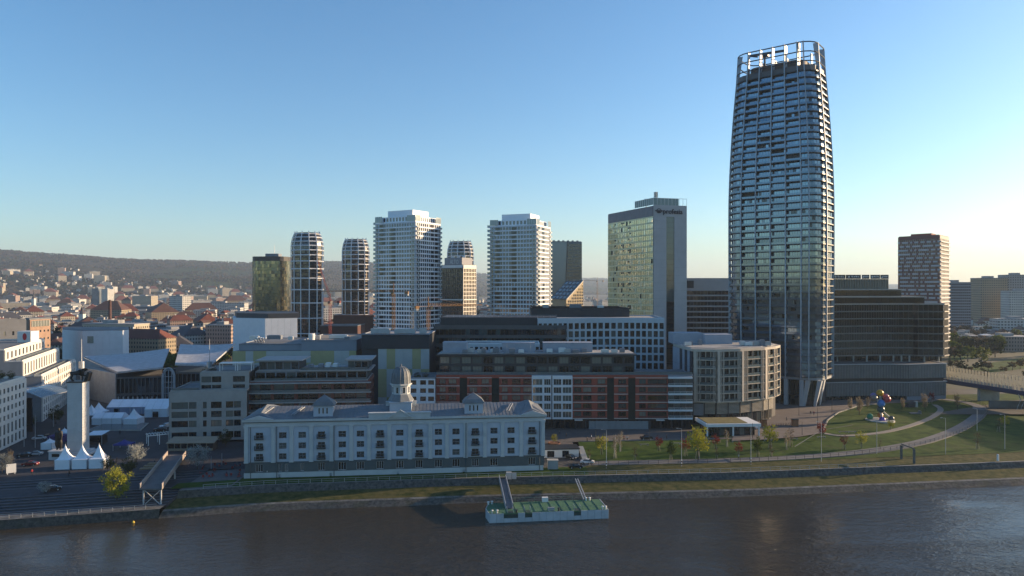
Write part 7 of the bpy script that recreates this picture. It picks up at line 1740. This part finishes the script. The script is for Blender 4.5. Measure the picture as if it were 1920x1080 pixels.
# ---------------------------------------------------------------- cars
def car(label, p, rz, c, s=1.0):
    T = thing('parked_car', label, 'car', p, rz); T.scale = (s, s, s)
    pr = [(-2.15, .35), (-2.2, .75), (-1.95, .95), (-1.1, 1.02), (-.55, 1.42), (.75, 1.44), (1.45, 1.0), (2.05, .92), (2.2, .6), (2.15, .35)]
    low = [(-2.15, .32), (-2.2, .72), (-2.0, .92), (-1.2, .98), (1.45, .98), (2.05, .9), (2.2, .6), (2.15, .32)]
    b = MB(); n = len(low)
    b.add([(x, -.86, z) for x, z in low]+[(x, .86, z) for x, z in low], [tuple(range(n))[::-1], tuple(range(n, 2*n))]+[(i, (i+1) % n, n+(i+1) % n, n+i) for i in range(n)])
    rf = [(-.55, 1.4), (.7, 1.42), (.75, 1.46), (-.5, 1.46)]
    b.add([(x, -.62, z) for x, z in rf]+[(x, .62, z) for x, z in rf], [(3, 2, 1, 0), (4, 5, 6, 7), (0, 1, 5, 4), (1, 2, 6, 5), (2, 3, 7, 6), (3, 0, 4, 7)])
    b.build('body', mat('car_paint_%d%d%d' % tuple(int(x*99) for x in c), c, .25, 0, spec=.6), T)
    b = MB(); q = [(-1.25, .98), (1.4, .98), (.72, 1.42), (-.55, 1.42)]
    b.add([(x, -.8 if z < 1 else -.62, z) for x, z in q]+[(x, .8 if z < 1 else .62, z) for x, z in q], [(3, 2, 1, 0), (4, 5, 6, 7), (1, 2, 6, 5), (3, 0, 4, 7)]); b.build('glazing', GL[0], T)
    for x in (-1.35, 1.35):
        for y in (-.86, .86):
            b = MB(); b.T = Matrix.Translation((x, y, .33)) @ Matrix.Rotation(R(90), 4, 'X'); b.lathe([(.33, -.1), (.33, .1)], 12); b.k = 1; b.lathe([(.18, -.12), (.18, .12)], 10); b.build('wheel', [mat('tyre', (.015, .015, .015), .9, 0), ALU], T)
    for y in (-.6, .6): b = MB(); b.box(2.12, 2.22, y-.2, y+.2, .6, .75); b.build('headlight', WHITE, T); b = MB(); b.box(-2.22, -2.12, y-.2, y+.2, .68, .85); b.build('tail_light', mat('tail_red', (.3, .01, .01), .4, 0), T)
WC_, DC, SC_, RC_ = (.7, .7, .72), (.02, .02, .023), (.4, .41, .43), (.2, .02, .02)
car('white car leaving the forecourt by the garage ramp', PG(1101, 869, 4.42), R(-12), WC_); car('dark car parked in the forecourt near the railing', PG(1079, 878, 4.42), R(5), DC); car('dark car parked before the garage doors', PG(1070, 860, 4.46), R(-60), DC)
car('dark car parked nose to the white market tent', PS(47, 856), R(15), DC); car('silver car parked alongside a dark one on the square', PS(66, 854), R(20), SC_); car('dark red car parked beyond the billboard', PS(57, 873), R(8), RC_); car('white car standing on the roadway near the purple tent', PS(74, 824), R(15), WC_)
car('dark car behind the market tents', PS(88, 822), R(40), DC); car('white van-like car by the rounded tent', PS(313, 802), R(60), WC_, 1.25); car('black car by the hotel pergola', PS(300, 808), R(20), DC); car('dark car under the blossoming bush on the steps landing', PG(98, 920, 4.25), R(30), DC)
car('white car at the far end of the kiosk', PG(1418, 803, G+.07), R(80), WC_); car('silver car before the kiosk', PG(1398, 812, G+.07), R(-20), SC_); car('dark car on the promenade by the second canopy', PG(1212, 824, G+.04), R(5), DC)
# ---------------------------------------------------------------- people
def person(label, p, rz, top, bot):
    v, e = human(.22, False, .06); o = skin('person', v, e, mat('cloth_%d' % int(top[0]*1000), top, .9, 0), None, (0, 0, 0), 0, 1)
    o.data.materials.append(mat('trousers', (.02, .022, .03), .9, 0)); o.data.materials.append(mat('skin_tone', (.35, .2, .14), .7, 0)); o.data.materials.append(mat('dark_hair', (.02, .015, .01), .8, 0))
    for f in o.data.polygons:
        z = f.center.z
        f.material_index = 1 if z < .92 else (3 if z > 1.68 or (z > 1.58 and f.center.y > .04) else (2 if z > 1.5 or (z < .88 and abs(f.center.x) > .19) else 0))
    o.location = p; o.rotation_euler = (0, 0, rz); tag(o, label, 'person')
person('person in a white top walking on the promenade', PG(1109, 824, G), 1.5, (.6, .6, .6), 0); person('person in dark clothes strolling near the grey screens', PG(1101, 828, G), 1.2, (.03, .03, .04), 0)
person('person in a grey jacket beside the shopfronts', PG(1049, 815, G), 2, (.15, .16, .17), 0); person('person in blue standing by the triple tents', PS(214, 872), 1, (.05, .08, .2), 0); person('person in black near the blossoming tree', PS(219, 868), 2, (.02, .02, .02), 0)
for px, py, lb, cl in ((1062, 821, 'in a brown coat outside the shopfronts', (.12, .07, .04)), (1170, 826, 'in a red jacket on the promenade', (.3, .03, .03)), (1176, 826, 'in white beside the red jacket', (.5, .5, .5)), (1250, 824, 'in dark blue near the second canopy', (.03, .05, .1)), (1475, 790, 'in grey before the tower lobby', (.2, .2, .2)),
      (1520, 778, 'in black crossing the lobby paving', (.02, .02, .025)), (1526, 779, 'in tan beside the one in black on the lobby paving', (.3, .22, .14)), (1690, 858, 'in dark green on the riverside path', (.03, .08, .04)), (1385, 862, 'in a pale jacket on the riverside path', (.45, .45, .42))):
    person('person ' + lb, PE(px, py) + Vector((0, 0, .12)) if px > 1360 else PG(px, py, G), px*.7, cl, 0)
for px, py, lb, cl in ((150, 815, 'in yellow by the market stand', (.5, .35, .03)), (225, 815, 'in dark blue near the fountain', (.03, .04, .1)), (60, 890, 'in red at the top of the steps', (.35, .03, .03)), (130, 893, 'in black at the top of the steps', (.02, .02, .02)), (290, 870, 'in grey by the viewing ramp', (.2, .2, .21))):
    person('person ' + lb, PS(px, py), px*.7, cl, 0)
# cafe chairs on the lower plaza
def chair(p, rz, first=[None]):
    if first[0] is None:
        T = thing('cafe_chair', 'red cafe chair on the lower plaza', 'chair', p, rz, 'red cafe chairs'); m = mat('chair_red', (.25, .025, .02), .6, 0); b = MB(); b.box(-.3, .3, -.3, .3, .42, .48); b.build('seat', m, T); b = MB(); b.box(-.3, .3, .25, .3, .48, 1.0); b.build('backrest', m, T)
        for x in (-.25, .25):
            for y in (-.25, .25): b = MB(); b.bar((x, y, 0), (x, y, .42), .05); b.build('leg', ANTH, T)
        first[0] = T; return T
    return clone(first[0], p, rz)
rg = random.Random(5)
for k in range(26):
    p = PS(rg.uniform(376, 452), rg.uniform(868, 896)); p.z = 4.62+max(0, (p.y-shore(p.x)-29)*.02); chair(p, rg.uniform(0, 6))
# ================================================================ cranes and the wider city
def crane(name, label, p, h, rz, jib, cj, m, luff=0, w=1.6):
    T = thing(name, label, 'crane', p, rz)
    b = MB(); n = int(h/3)
    for x in (-w/2, w/2):
        for y in (-w/2, w/2): b.bar((x, y, 0), (x, y, h), .17)
    for k in range(n):
        z0, z1 = h*k/n, h*(k+1)/n; s = 1 if k % 2 else -1
        for y in (-w/2, w/2): b.bar((-w/2*s, y, z0), (w/2*s, y, z1), .09)
        for x in (-w/2, w/2): b.bar((x, -w/2*s, z0), (x, w/2*s, z1), .09)
    b.build('mast', m, T)
    d = Vector((math.cos(luff), 0, math.sin(luff))); b = MB(); n = int(jib/2.5); o = Vector((0, 0, h+1)); up = Vector((-d.z, 0, d.x))*1.5
    for y in (-.7, .7): b.bar(o+Vector((0, y, 0)), o+d*jib+Vector((0, y, 0)), .17)
    b.bar(o+up, o+d*jib*.97+up*.4, .16)
    for k in range(n):
        a, c = o+d*jib*k/n, o+d*jib*(k+.5)/n; u = up*lerp(1, .4, k/n)
        for y in (-.7, .7): b.bar(a+Vector((0, y, 0)), c+u, .12); b.bar(c+u, o+d*jib*(k+1)/n+Vector((0, y, 0)), .12)
    b.build('jib', m, T)
    b = MB(); [b.bar(o+Vector((0, y, 0)), o+Vector((-cj, y, 0)), .25) for y in (-.7, .7)]; b.box(-cj-.5, -cj+2, -.9, .9, h-.4, h+1.3); b.build('counter_jib', m, T)
    b = MB(); b.box(-cj-.3, -cj+1.6, -1.0, 1.0, h-1.6, h-.45); b.build('counterweight', CONC, T)
    b = MB(); b.box(.6, 2.4, -2.0, -.8, h-1.2, h+.9); b.build('cab', GL[3], T)
    b = MB(); b.bar((0, 0, h), (0, 0, h+7), .4); b.bar((0, 0, h+7), o+d*jib*.6+up*.6, .08); b.bar((0, 0, h+7), (-cj, 0, h+1.5), .08); b.build('apex', m, T)
    b = MB(); b.box(-2.5, 2.5, -2.5, 2.5, -.2, .8); b.build('base', CONC, T)
CY = mat('crane_orange', (.3, .15, .045), .55, .1, 1); CR = mat('crane_red', (.25, .04, .03), .55, .1, 1); CBR = mat('crane_brown', (.22, .12, .05), .6, .15, 1)
crane('tower_crane', 'orange tower crane standing before the white apartment tower', (gx(803, 445), 445, G), 41, R(38), 42, 9, CY)
crane('tower_crane', 'ochre-brown tower crane with its long jib before the rounded tower', (gx(738, 470), 470, G), 50, R(168), 52, 10, CBR)
crane('luffing_crane', 'red luffing crane with raised jib between the rounded towers', (gx(619, 560), 560, G), 42, R(170), 34, 8, CR, R(72))
crane('tower_crane', 'brown tower crane beyond the sloped-roof office', (gx(1120, 1300), 1300, G), 66, R(150), 45, 12, CBR, 0, 2)
T = thing('brick_theatre_block', 'dark brick block behind the red luffing crane', 'building', (gx(600, 600), 600, G)); b = MB(); b.box(0, 32, 0, 30, 0, 21); b.build('wall', mat('brown_brick', (.09, .04, .032)), T); flat_roof(T, [(0, 0), (32, 0), (32, 30), (0, 30)], 21.05, ROOFG, .6)
# ---------------------------------------------------------------- generic town buildings
def winmat(name, wall, win=(.02, .025, .03), fx=2.7, fz=3.1, wx=.45, wz=.5):
    m = mat(name, wall, .8, .1, .05); n = m.node_tree.nodes; l = m.node_tree.links; bs = n['Principled BSDF']; src = bs.inputs['Base Color'].links[0].from_socket
    tc = n.new('ShaderNodeTexCoord'); sp = n.new('ShaderNodeSeparateXYZ'); l.new(tc.outputs['Object'], sp.inputs[0])
    def M2(op, a, b_=None):
        k = n.new('ShaderNodeMath'); k.operation = op
        for i, x in enumerate((a, b_)):
            if x is None: continue
            if isinstance(x, (int, float)): k.inputs[i].default_value = x
            else: l.new(x, k.inputs[i])
        return k.outputs[0]
    h = M2('ADD', sp.outputs[0], sp.outputs[1]); u = M2('FRACT', M2('DIVIDE', h, fx)); v = M2('FRACT', M2('DIVIDE', sp.outputs[2], fz))
    a = M2('LESS_THAN', M2('ABSOLUTE', M2('SUBTRACT', u, .5)), wx/2); b_ = M2('LESS_THAN', M2('ABSOLUTE', M2('SUBTRACT', v, .55)), wz/2)
    f = M2('MULTIPLY', a, b_); mx = n.new('ShaderNodeMixRGB'); mx.inputs[2].default_value = (*win, 1); l.new(f, mx.inputs[0]); l.new(src, mx.inputs[1]); l.new(mx.outputs[0], bs.inputs['Base Color'])
    r = M2('SUBTRACT', .8, M2('MULTIPLY', f, .6)); l.new(r, bs.inputs['Roughness']); return m
WALLS = {'cream': winmat('town_cream', (.42, .37, .29), fx=2.2, fz=2.9), 'white': winmat('town_white', (.56, .55, .51), fx=2.2, fz=2.9), 'ochre': winmat('town_ochre', (.32, .26, .18), fx=2.2, fz=2.9), 'grey': winmat('town_grey', (.30, .30, .30)), 'pink': winmat('town_pink', (.34, .25, .21), fx=2.2), 'slab': winmat('town_slab', (.52, .51, .49), fx=3.2, wx=.62, wz=.45), 'bluegrey': winmat('town_bluegrey', (.2, .24, .29), fx=2.0, wx=.8, wz=.6)}
ROOFS = {'red': mat('tile_red', (.15, .05, .036), .85, .2, .15), 'brown': mat('tile_brown', (.10, .05, .04), .85, .2, .15), 'slate': mat('slate_dark', (.07, .07, .08), .8, .2, .15), 'flat': ROOFL}
PM = {}
def town(kind, wall, roof, p, w, d, h, rz, label, group, parts=True):
    key = (kind, wall, roof); T = thing(kind, label, 'building', p, rz, group)
    if key+('w',) not in PM:
        b = MB(); b.box(-.5, .5, -.5, .5, 0, 1); PM[key+('w',)] = None
    b = MB(); b.box(-w/2, w/2, -d/2, d/2, -4, h); b.build('wall', WALLS[wall], T)
    b = MB(); e = .5
    if roof == 'flat':
        b.box(-w/2-.15, w/2+.15, -d/2-.15, d/2+.15, h, h+.6)
        if w > 14: b.box(-w*.2, w*.1, -d*.2, d*.2, h+.6, h+3)
    else:
        rh = min(w, d)*.36
        if w >= d: q = [(-w/2+d*.35, 0), (w/2-d*.35, 0)]
        else: q = [(0, -d/2+w*.35), (0, d/2-w*.35)]
        A = [(-w/2-e, -d/2-e, h), (w/2+e, -d/2-e, h), (w/2+e, d/2+e, h), (-w/2-e, d/2+e, h), (*q[0], h+rh), (*q[1], h+rh)]
        fs = [(3, 2, 1, 0), (0, 1, 5, 4), (1, 2, 5), (2, 3, 4, 5), (3, 0, 4)] if w >= d else [(3, 2, 1, 0), (0, 1, 4), (1, 2, 5, 4), (2, 3, 5), (3, 0, 4, 5)]
        b.add(A, fs)
    ro = b.build('roof', ROOFS[roof], T)
    if parts and roof != 'flat':
        for k in range(2): b = MB(); x = w*(.25 if k else -.2); b.box(x-.6, x+.6, -.5, .5, h+.5, h+min(w, d)*.36+1.2); b.build('chimney', OFFW, ro)
    return T
rg = random.Random(31)
occ = []
def free(X, Y, r):
    for (a, b_, c) in occ:
        if (X-a)**2+(Y-b_)**2 < (r+c)**2: return False
    occ.append((X, Y, r)); return True
for o in list(bpy.data.objects):                 # keep town clear of the towers built above
    if o.get('category') in ('tower', 'building', 'theatre') and o.location.y > 350: occ.append((o.location.x, o.location.y, 34))
occ += [(gx(180, 450), 450, 42), (gx(500, 455), 455, 42), (gx(1030, 620), 620, 40)]
def scatter(n, pxr, Yr, kinds, size, hr, group, lab, parts=True, zf=None, tries=40, kname='town_house', rz0=.2):
    c = 0
    for _ in range(n*tries):
        if c >= n: break
        Y = math.exp(rg.uniform(math.log(Yr[0]), math.log(Yr[1]))); px = rg.uniform(*pxr); X = gx(px, Y); w = rg.uniform(*size); d = rg.uniform(size[0], size[1]*.7)
        if not free(X, Y, max(w, d)*.56): continue
        k = rg.choice(kinds); h = rg.uniform(*hr); z = zf(X, Y) if zf else G
        adj = ('long ' if w > size[1]*.8 else 'narrow ' if w < size[0]*1.35 else '') + ('tall ' if h > lerp(*hr, .72) else 'low ' if h < lerp(*hr, .28) else '')
        town(kname, k[0], k[1], (X, Y, z), w, d, h, rg.choice((0, R(90)))+R(25)+rg.gauss(0, rz0), adj+lab[k], group, parts); c += 1
K1 = {('cream', 'red'): 'cream rendered town house with a red hipped roof', ('ochre', 'red'): 'ochre rendered town house with a red hipped roof', ('grey', 'brown'): 'grey town house with a brown tiled roof', ('white', 'slate'): 'white town house with a dark slate roof', ('pink', 'red'): 'pink town house with a red hipped roof', ('white', 'flat'): 'white flat-roofed town block in the old quarter', ('cream', 'brown'): 'cream town house with a brown tiled roof', ('bluegrey', 'flat'): 'blue-grey glazed town block in the old quarter'}
town('long_town_building', 'cream', 'flat', (gx(218, 520), 520, G), 44, 16, 27, R(-12), 'cream flat-roofed office with rows of paired windows behind the west fly tower', None)
town('corner_town_building', 'ochre', 'red', (gx(268, 490), 490, G), 40, 17, 19, R(-14), 'ochre corner house with a big red roof beyond the theatre', None)
town('flat_brick_block', 'pink', 'flat', (gx(420, 560), 560, G), 22, 16, 24, R(-10), 'salmon brick block with open loggias beside the east fly tower', None)
scatter(60, (-40, 470), (520, 1000), list(K1), (13, 32), (9, 19), 'old quarter houses', K1)
K2 = {('slab', 'flat'): 'pale flat-roofed apartment slab in the middle distance', ('white', 'flat'): 'white flat-roofed block in the middle distance', ('cream', 'red'): 'cream block with a red roof in the middle distance', ('cream', 'flat'): 'cream flat-roofed block in the middle distance', ('bluegrey', 'flat'): 'blue-grey glazed office in the middle distance', ('ochre', 'brown'): 'ochre block with a brown roof in the middle distance'}
town('white_slab_block', 'slab', 'flat', (gx(338, 1150), 1150, G), 34, 16, 40, R(-30), 'tall white slab block lit on one side above the old quarter', None)
town('long_slab_block', 'slab', 'flat', (gx(415, 1250), 1250, G), 95, 14, 27, R(-8), 'very long pale slab block above the old quarter', None)
town('grey_tower_block', 'bluegrey', 'flat', (gx(186, 1900), 1900, G), 24, 24, 52, R(-20), 'dark blue-grey tower block far across the town', None); town('white_tower_block', 'slab', 'flat', (gx(202, 1880), 1880, G), 22, 20, 50, R(-20), 'white tower block standing beside a dark one far across the town', None); town('wide_office', 'cream', 'flat', (gx(272, 1700), 1700, G), 55, 22, 34, R(-15), 'wide sunlit cream office block in the middle of the town', None)
K2L = list(K2)+[('slab', 'flat'), ('white', 'flat'), ('cream', 'flat'), ('slab', 'flat')]
scatter(130, (-60, 720), (1000, 2100), K2L, (18, 55), (9, 22), 'middle distance blocks', K2, False, kname='city_block')
scatter(60, (600, 1150), (900, 2400), K2L, (18, 45), (11, 30), 'middle distance blocks', K2, False, kname='city_block')
K3 = {('white', 'flat'): 'tiny white block at the foot of the hills', ('slab', 'flat'): 'tiny pale slab at the foot of the hills', ('cream', 'flat'): 'tiny cream block at the foot of the hills', ('pink', 'flat'): 'tiny pink block at the foot of the hills', ('cream', 'red'): 'tiny cream house with a red roof at the foot of the hills'}
scatter(120, (-40, 760), (2100, 3300), list(K3), (20, 60), (14, 34), 'blocks at the foot of the hills', K3, False, lambda X, Y: max(G, hill(X, Y)-3), kname='hillfoot_block')
K4 = {('white', 'flat'): 'white villa on the wooded hillside', ('white', 'slate'): 'white villa with a dark roof on the wooded hillside', ('cream', 'red'): 'cream villa with a red roof on the wooded hillside'}
scatter(150, (-40, 470), (2450, 3250), list(K4)+[('white', 'flat')]*3, (10, 22), (6, 10), 'villas on the hillside', K4, False, lambda X, Y: hill(X, Y)-1, 30, 'hillside_villa', .5)
scatter(14, (-40, 160), (3300, 3700), list(K4)+[('white', 'flat')]*3, (10, 20), (6, 10), 'villas on the hillside', K4, False, lambda X, Y: hill(X, Y)-1, 30, 'hillside_villa', .5)
# the crowd of small roofs between the blocks that nobody could count
b = MB(); cols_ = [WALLS['cream'], WALLS['white'], WALLS['grey'], WALLS['slab'], ROOFS['red'], ROOFS['brown'], ROOFS['slate'], ROOFL]
for _ in range(2600):
    Y = math.exp(rg.uniform(math.log(640), math.log(3400))); px = rg.uniform(-60, 1150) if rg.random() < .85 else rg.uniform(1780, 2000); X = gx(px, Y)
    if _ > 2250: X = rg.uniform(-2200, -280); Y = rg.uniform(300, 1100)
    if any((X-a)**2+(Y-c)**2 < (d+5)**2 for a, c, d in occ): continue
    w, d, h = rg.uniform(6, 16), rg.uniform(6, 12), rg.uniform(5, 11) + (rg.uniform(0, 6) if rg.random() < .2 else 0); z = max(G, hill(X, Y)-2) if Y > 2100 else G
    b.T = Matrix.Translation((X, Y, z)) @ Matrix.Rotation(rg.uniform(0, 1.5), 4, 'Z'); b.k = rg.choice((0, 1, 1, 2, 3, 3)); b.box(-w/2, w/2, -d/2, d/2, -3, h)
    b.k = rg.choice((4, 5, 5, 6, 7, 7, 7, 7))
    if b.k == 7: b.box(-w/2-.1, w/2+.1, -d/2-.1, d/2+.1, h, h+.5)
    else: b.add([(-w/2-.3, -d/2-.3, h), (w/2+.3, -d/2-.3, h), (w/2+.3, d/2+.3, h), (-w/2-.3, d/2+.3, h), (-w/2+1, 0, h+d*.35), (w/2-1, 0, h+d*.35)], [(0, 1, 5, 4), (1, 2, 5), (2, 3, 4, 5), (3, 0, 4)])
b.T = None; o = b.build('distant_rooftops', cols_, kind='stuff'); o['label'] = 'dense mass of small far houses and roofs across the town'
# church spire, chimney stacks
for (px, Y, h, lb) in ((63, 1500, 52, 'slender church tower with a pointed spire in the western town'), (154, 900, 34, 'small pale church tower with a spire above the old quarter')):
    T = thing('church_tower', lb, 'tower', (gx(px, Y), Y, G)); b = MB(); b.box(-3, 3, -3, 3, 0, h*.6); b.build('wall', OFFW, T); b = MB(); b.lathe([(3.6, h*.6), (2.2, h*.68), (.8, h*.85), (.05, h)], 8); b.build('spire', ROOFS['slate'], T)
b = MB(); b.lathe([(2.2, 0), (1.5, 40)], 12); o = b.build('brick_chimney', ROOFS['brown'], loc=(gx(206, 800), 800, G)); tag(o, 'dark brick chimney stack in the old quarter', 'chimney')
# east side of town
K5 = {('bluegrey', 'flat'): 'blue-grey office among the eastern blocks', ('slab', 'flat'): 'pale slab among the eastern blocks', ('grey', 'flat'): 'grey block among the eastern blocks', ('pink', 'flat'): 'dull pink block among the eastern blocks'}
town('low_beige_hall', 'pink', 'flat', (gx(1893, 600), 604, G), 34, 22, 12, R(-6), 'low pinkish hall near the bridge approach', None); town('arched_grey_block', 'slab', 'flat', (gx(1905, 760), 760, G), 44, 18, 20, R(-8), 'pale block with square windows beyond the low hall', None)
town('tan_tower_block', 'ochre', 'flat', (gx(1854, 900), 900, G), 32, 24, gz(522, 900)-G, R(-4), 'tan gridded tower block east of the checkered tower', None); town('dark_tower_block', 'grey', 'flat', (gx(1904, 900), 900, G), 30, 24, gz(516, 900)-G, R(-10), 'grey tower block with a stepped dark top at the edge of town', None); town('white_grid_block', 'white', 'flat', (gx(1912, 860), 860, G), 34, 18, gz(546, 860)-G, R(-4), 'white gridded block before the stepped grey tower', None)
town('blue_glass_office', 'bluegrey', 'flat', (gx(1790, 800), 800, G), 24, 22, gz(530, 800)-G, R(-6), 'blue-grey glass office beside the checkered tower', None); town('small_red_house', 'pink', 'red', (gx(1786, 640), 640, G), 14, 12, 8, R(-20), 'small house with a red roof by the eastern road', None); town('small_white_house', 'white', 'flat', (gx(1804, 660), 660, G), 18, 10, 10, R(-20), 'small white house by the eastern road', None)
scatter(45, (1780, 2000), (950, 2600), list(K5), (18, 50), (12, 34), 'eastern blocks', K5, False, kname='eastern_block')
b = MB(); b.quad((200, 372, G+.01), (1500, 372, G+.01), (1500, 900, G+.01), (300, 900, G+.01)); struct(b.build('eastern_green', mat('dull_park_grass', (.035, .04, .015), .95, 0, .03, c2=(.08, .075, .04))))
T = thing('curved_white_canopy', 'white arched canopy roof on thin posts by the eastern road', 'canopy', (gx(1856, 640), 640, G)); b = MB(); n = 10
for k in range(n): t0, t1 = k/n, (k+1)/n; f = lambda t: (-9+18*t, 9+2.6*math.sin(math.pi*(t*.8+.2))); b.extr([(-4, 0), (4, 0)], 0, 0) if 0 else b.quad((f(t0)[0], -4, f(t0)[1]), (f(t1)[0], -4, f(t1)[1]), (f(t1)[0], 4, f(t1)[1]), (f(t0)[0], 4, f(t0)[1])); b.quad((f(t0)[0], -4, f(t0)[1]-.4), (f(t0)[0], -4, f(t0)[1]), (f(t1)[0], -4, f(t1)[1]), (f(t1)[0], -4, f(t1)[1]-.4))
b.build('roof', WHITE, T)
for x in (-7, 6): b = MB(); b.bar((x, 0, 0), (x, 0, 10), .4); b.build('post', STEEL, T)
for (pts, nm, m) in (([(1778, 664), (1860, 648), (1930, 640), (1930, 650), (1860, 662), (1800, 676), (1778, 684)], 'verge', GRASS), ([(1778, 640), (1930, 630), (1930, 634), (1778, 646)], 'eastern_road', ASPH), ([(1800, 690), (1930, 668), (1930, 690), (1850, 700)], 'verge', GRASS)):
    b = MB(); b.quad(*[PG(px, py, G+.03) for px, py in pts][::-1]); o = struct(b.build(nm, m))
# ---------------------------------------------------------------- town trees
def clump(seed, lm, n=260, s=.9):
    r2 = random.Random(seed); T = thing('town_tree', '', 'tree', (0, 0, -200)); b = MB(); b.tube([(0, 0, 0), (.2, 0, 3), (0, .2, 7)], [.35, .25, .1], 5)
    for k in range(6): a = k*1.05; b.tube([(0, 0, 3+k*.5), (2*math.cos(a), 2*math.sin(a), 6+k*.3)], [.15, .05], 4)
    b.build('trunk', mat('bark_90', (.09, .075, .06)), T); b = MB(); cl = [Vector((r2.gauss(0, 1.8), r2.gauss(0, 1.8), r2.uniform(4, 9.5))) for _ in range(12)]
    for k in range(n):
        p = r2.choice(cl)+Vector((r2.gauss(0, .8), r2.gauss(0, .8), r2.gauss(0, .7))); u = Vector((r2.gauss(0, 1), r2.gauss(0, 1), r2.gauss(0, 1))).normalized()*s*r2.uniform(.5, 1.1); v = u.orthogonal()*.7; b.quad(p-u, p+v, p+u, p-v)
    b.build('crown', lm, T); return T
TT = {'dark': (clump(1, DKG), 'dark bushy tree among the town roofs'), 'brown': (clump(2, BR_, 200), 'brown leafless tree among the town roofs'), 'yellow': (clump(3, GRN), 'fresh green tree among the town roofs')}
first = set()
def tt(k, X, Y, s, label=None, group=None):
    T, lb = TT[k]; z = G if Y < 2100 else max(G, hill(X, Y)-1)
    if k in first: c = clone(T, (X, Y, z), rg.uniform(0, 6), s)
    else: c = T; first.add(k); T.location = (X, Y, z); T.scale = (s, s, s)
    c['label'] = label or lb; c['group'] = group or (k + ' town trees')
for k in ('dark', 'brown', 'yellow'): tt(k, gx({'dark': 340, 'brown': 300, 'yellow': 300}[k], 520), 500, 1.1)
for _ in range(80): Y = rg.uniform(500, 640); tt(rg.choice(('dark', 'dark', 'brown')), gx(rg.uniform(318, 438), Y), Y, rg.uniform(.8, 1.3))
for _ in range(14): Y = rg.uniform(440, 470); tt('yellow', gx(rg.uniform(262, 335), Y), Y, rg.uniform(.7, 1.1))
for _ in range(10): Y = rg.uniform(480, 500); tt('yellow', gx(rg.uniform(385, 436), Y), Y, rg.uniform(.5, .8))
for _ in range(22): Y = rg.uniform(455, 500); tt(rg.choice(('dark', 'brown')), gx(rg.uniform(96, 118), Y), Y, rg.uniform(.8, 1.2))
for _ in range(95): Y = rg.uniform(640, 1700); tt(rg.choice(('dark', 'brown', 'brown')), gx(rg.uniform(-20, 720), Y), Y, rg.uniform(.9, 1.5))
for _ in range(30): Y = rg.uniform(600, 1500); tt(rg.choice(('brown', 'brown', 'dark')), gx(rg.uniform(880, 1150), Y), Y, rg.uniform(.9, 1.5))
for _ in range(120): Y = math.exp(rg.uniform(math.log(500), math.log(1300))); tt(rg.choice(('brown', 'dark', 'yellow', 'brown')), gx(rg.uniform(1778, 1990), Y), Y, rg.uniform(.8, 1.5))
tt('yellow', gx(1841, 480), 480, 1.25, 'bright green tree beyond the bridge panels')
for _ in range(12): Y = rg.uniform(415, 470); tt(rg.choice(('brown', 'dark')), gx(rg.uniform(1785, 1925), Y), Y, rg.uniform(.4, .7))
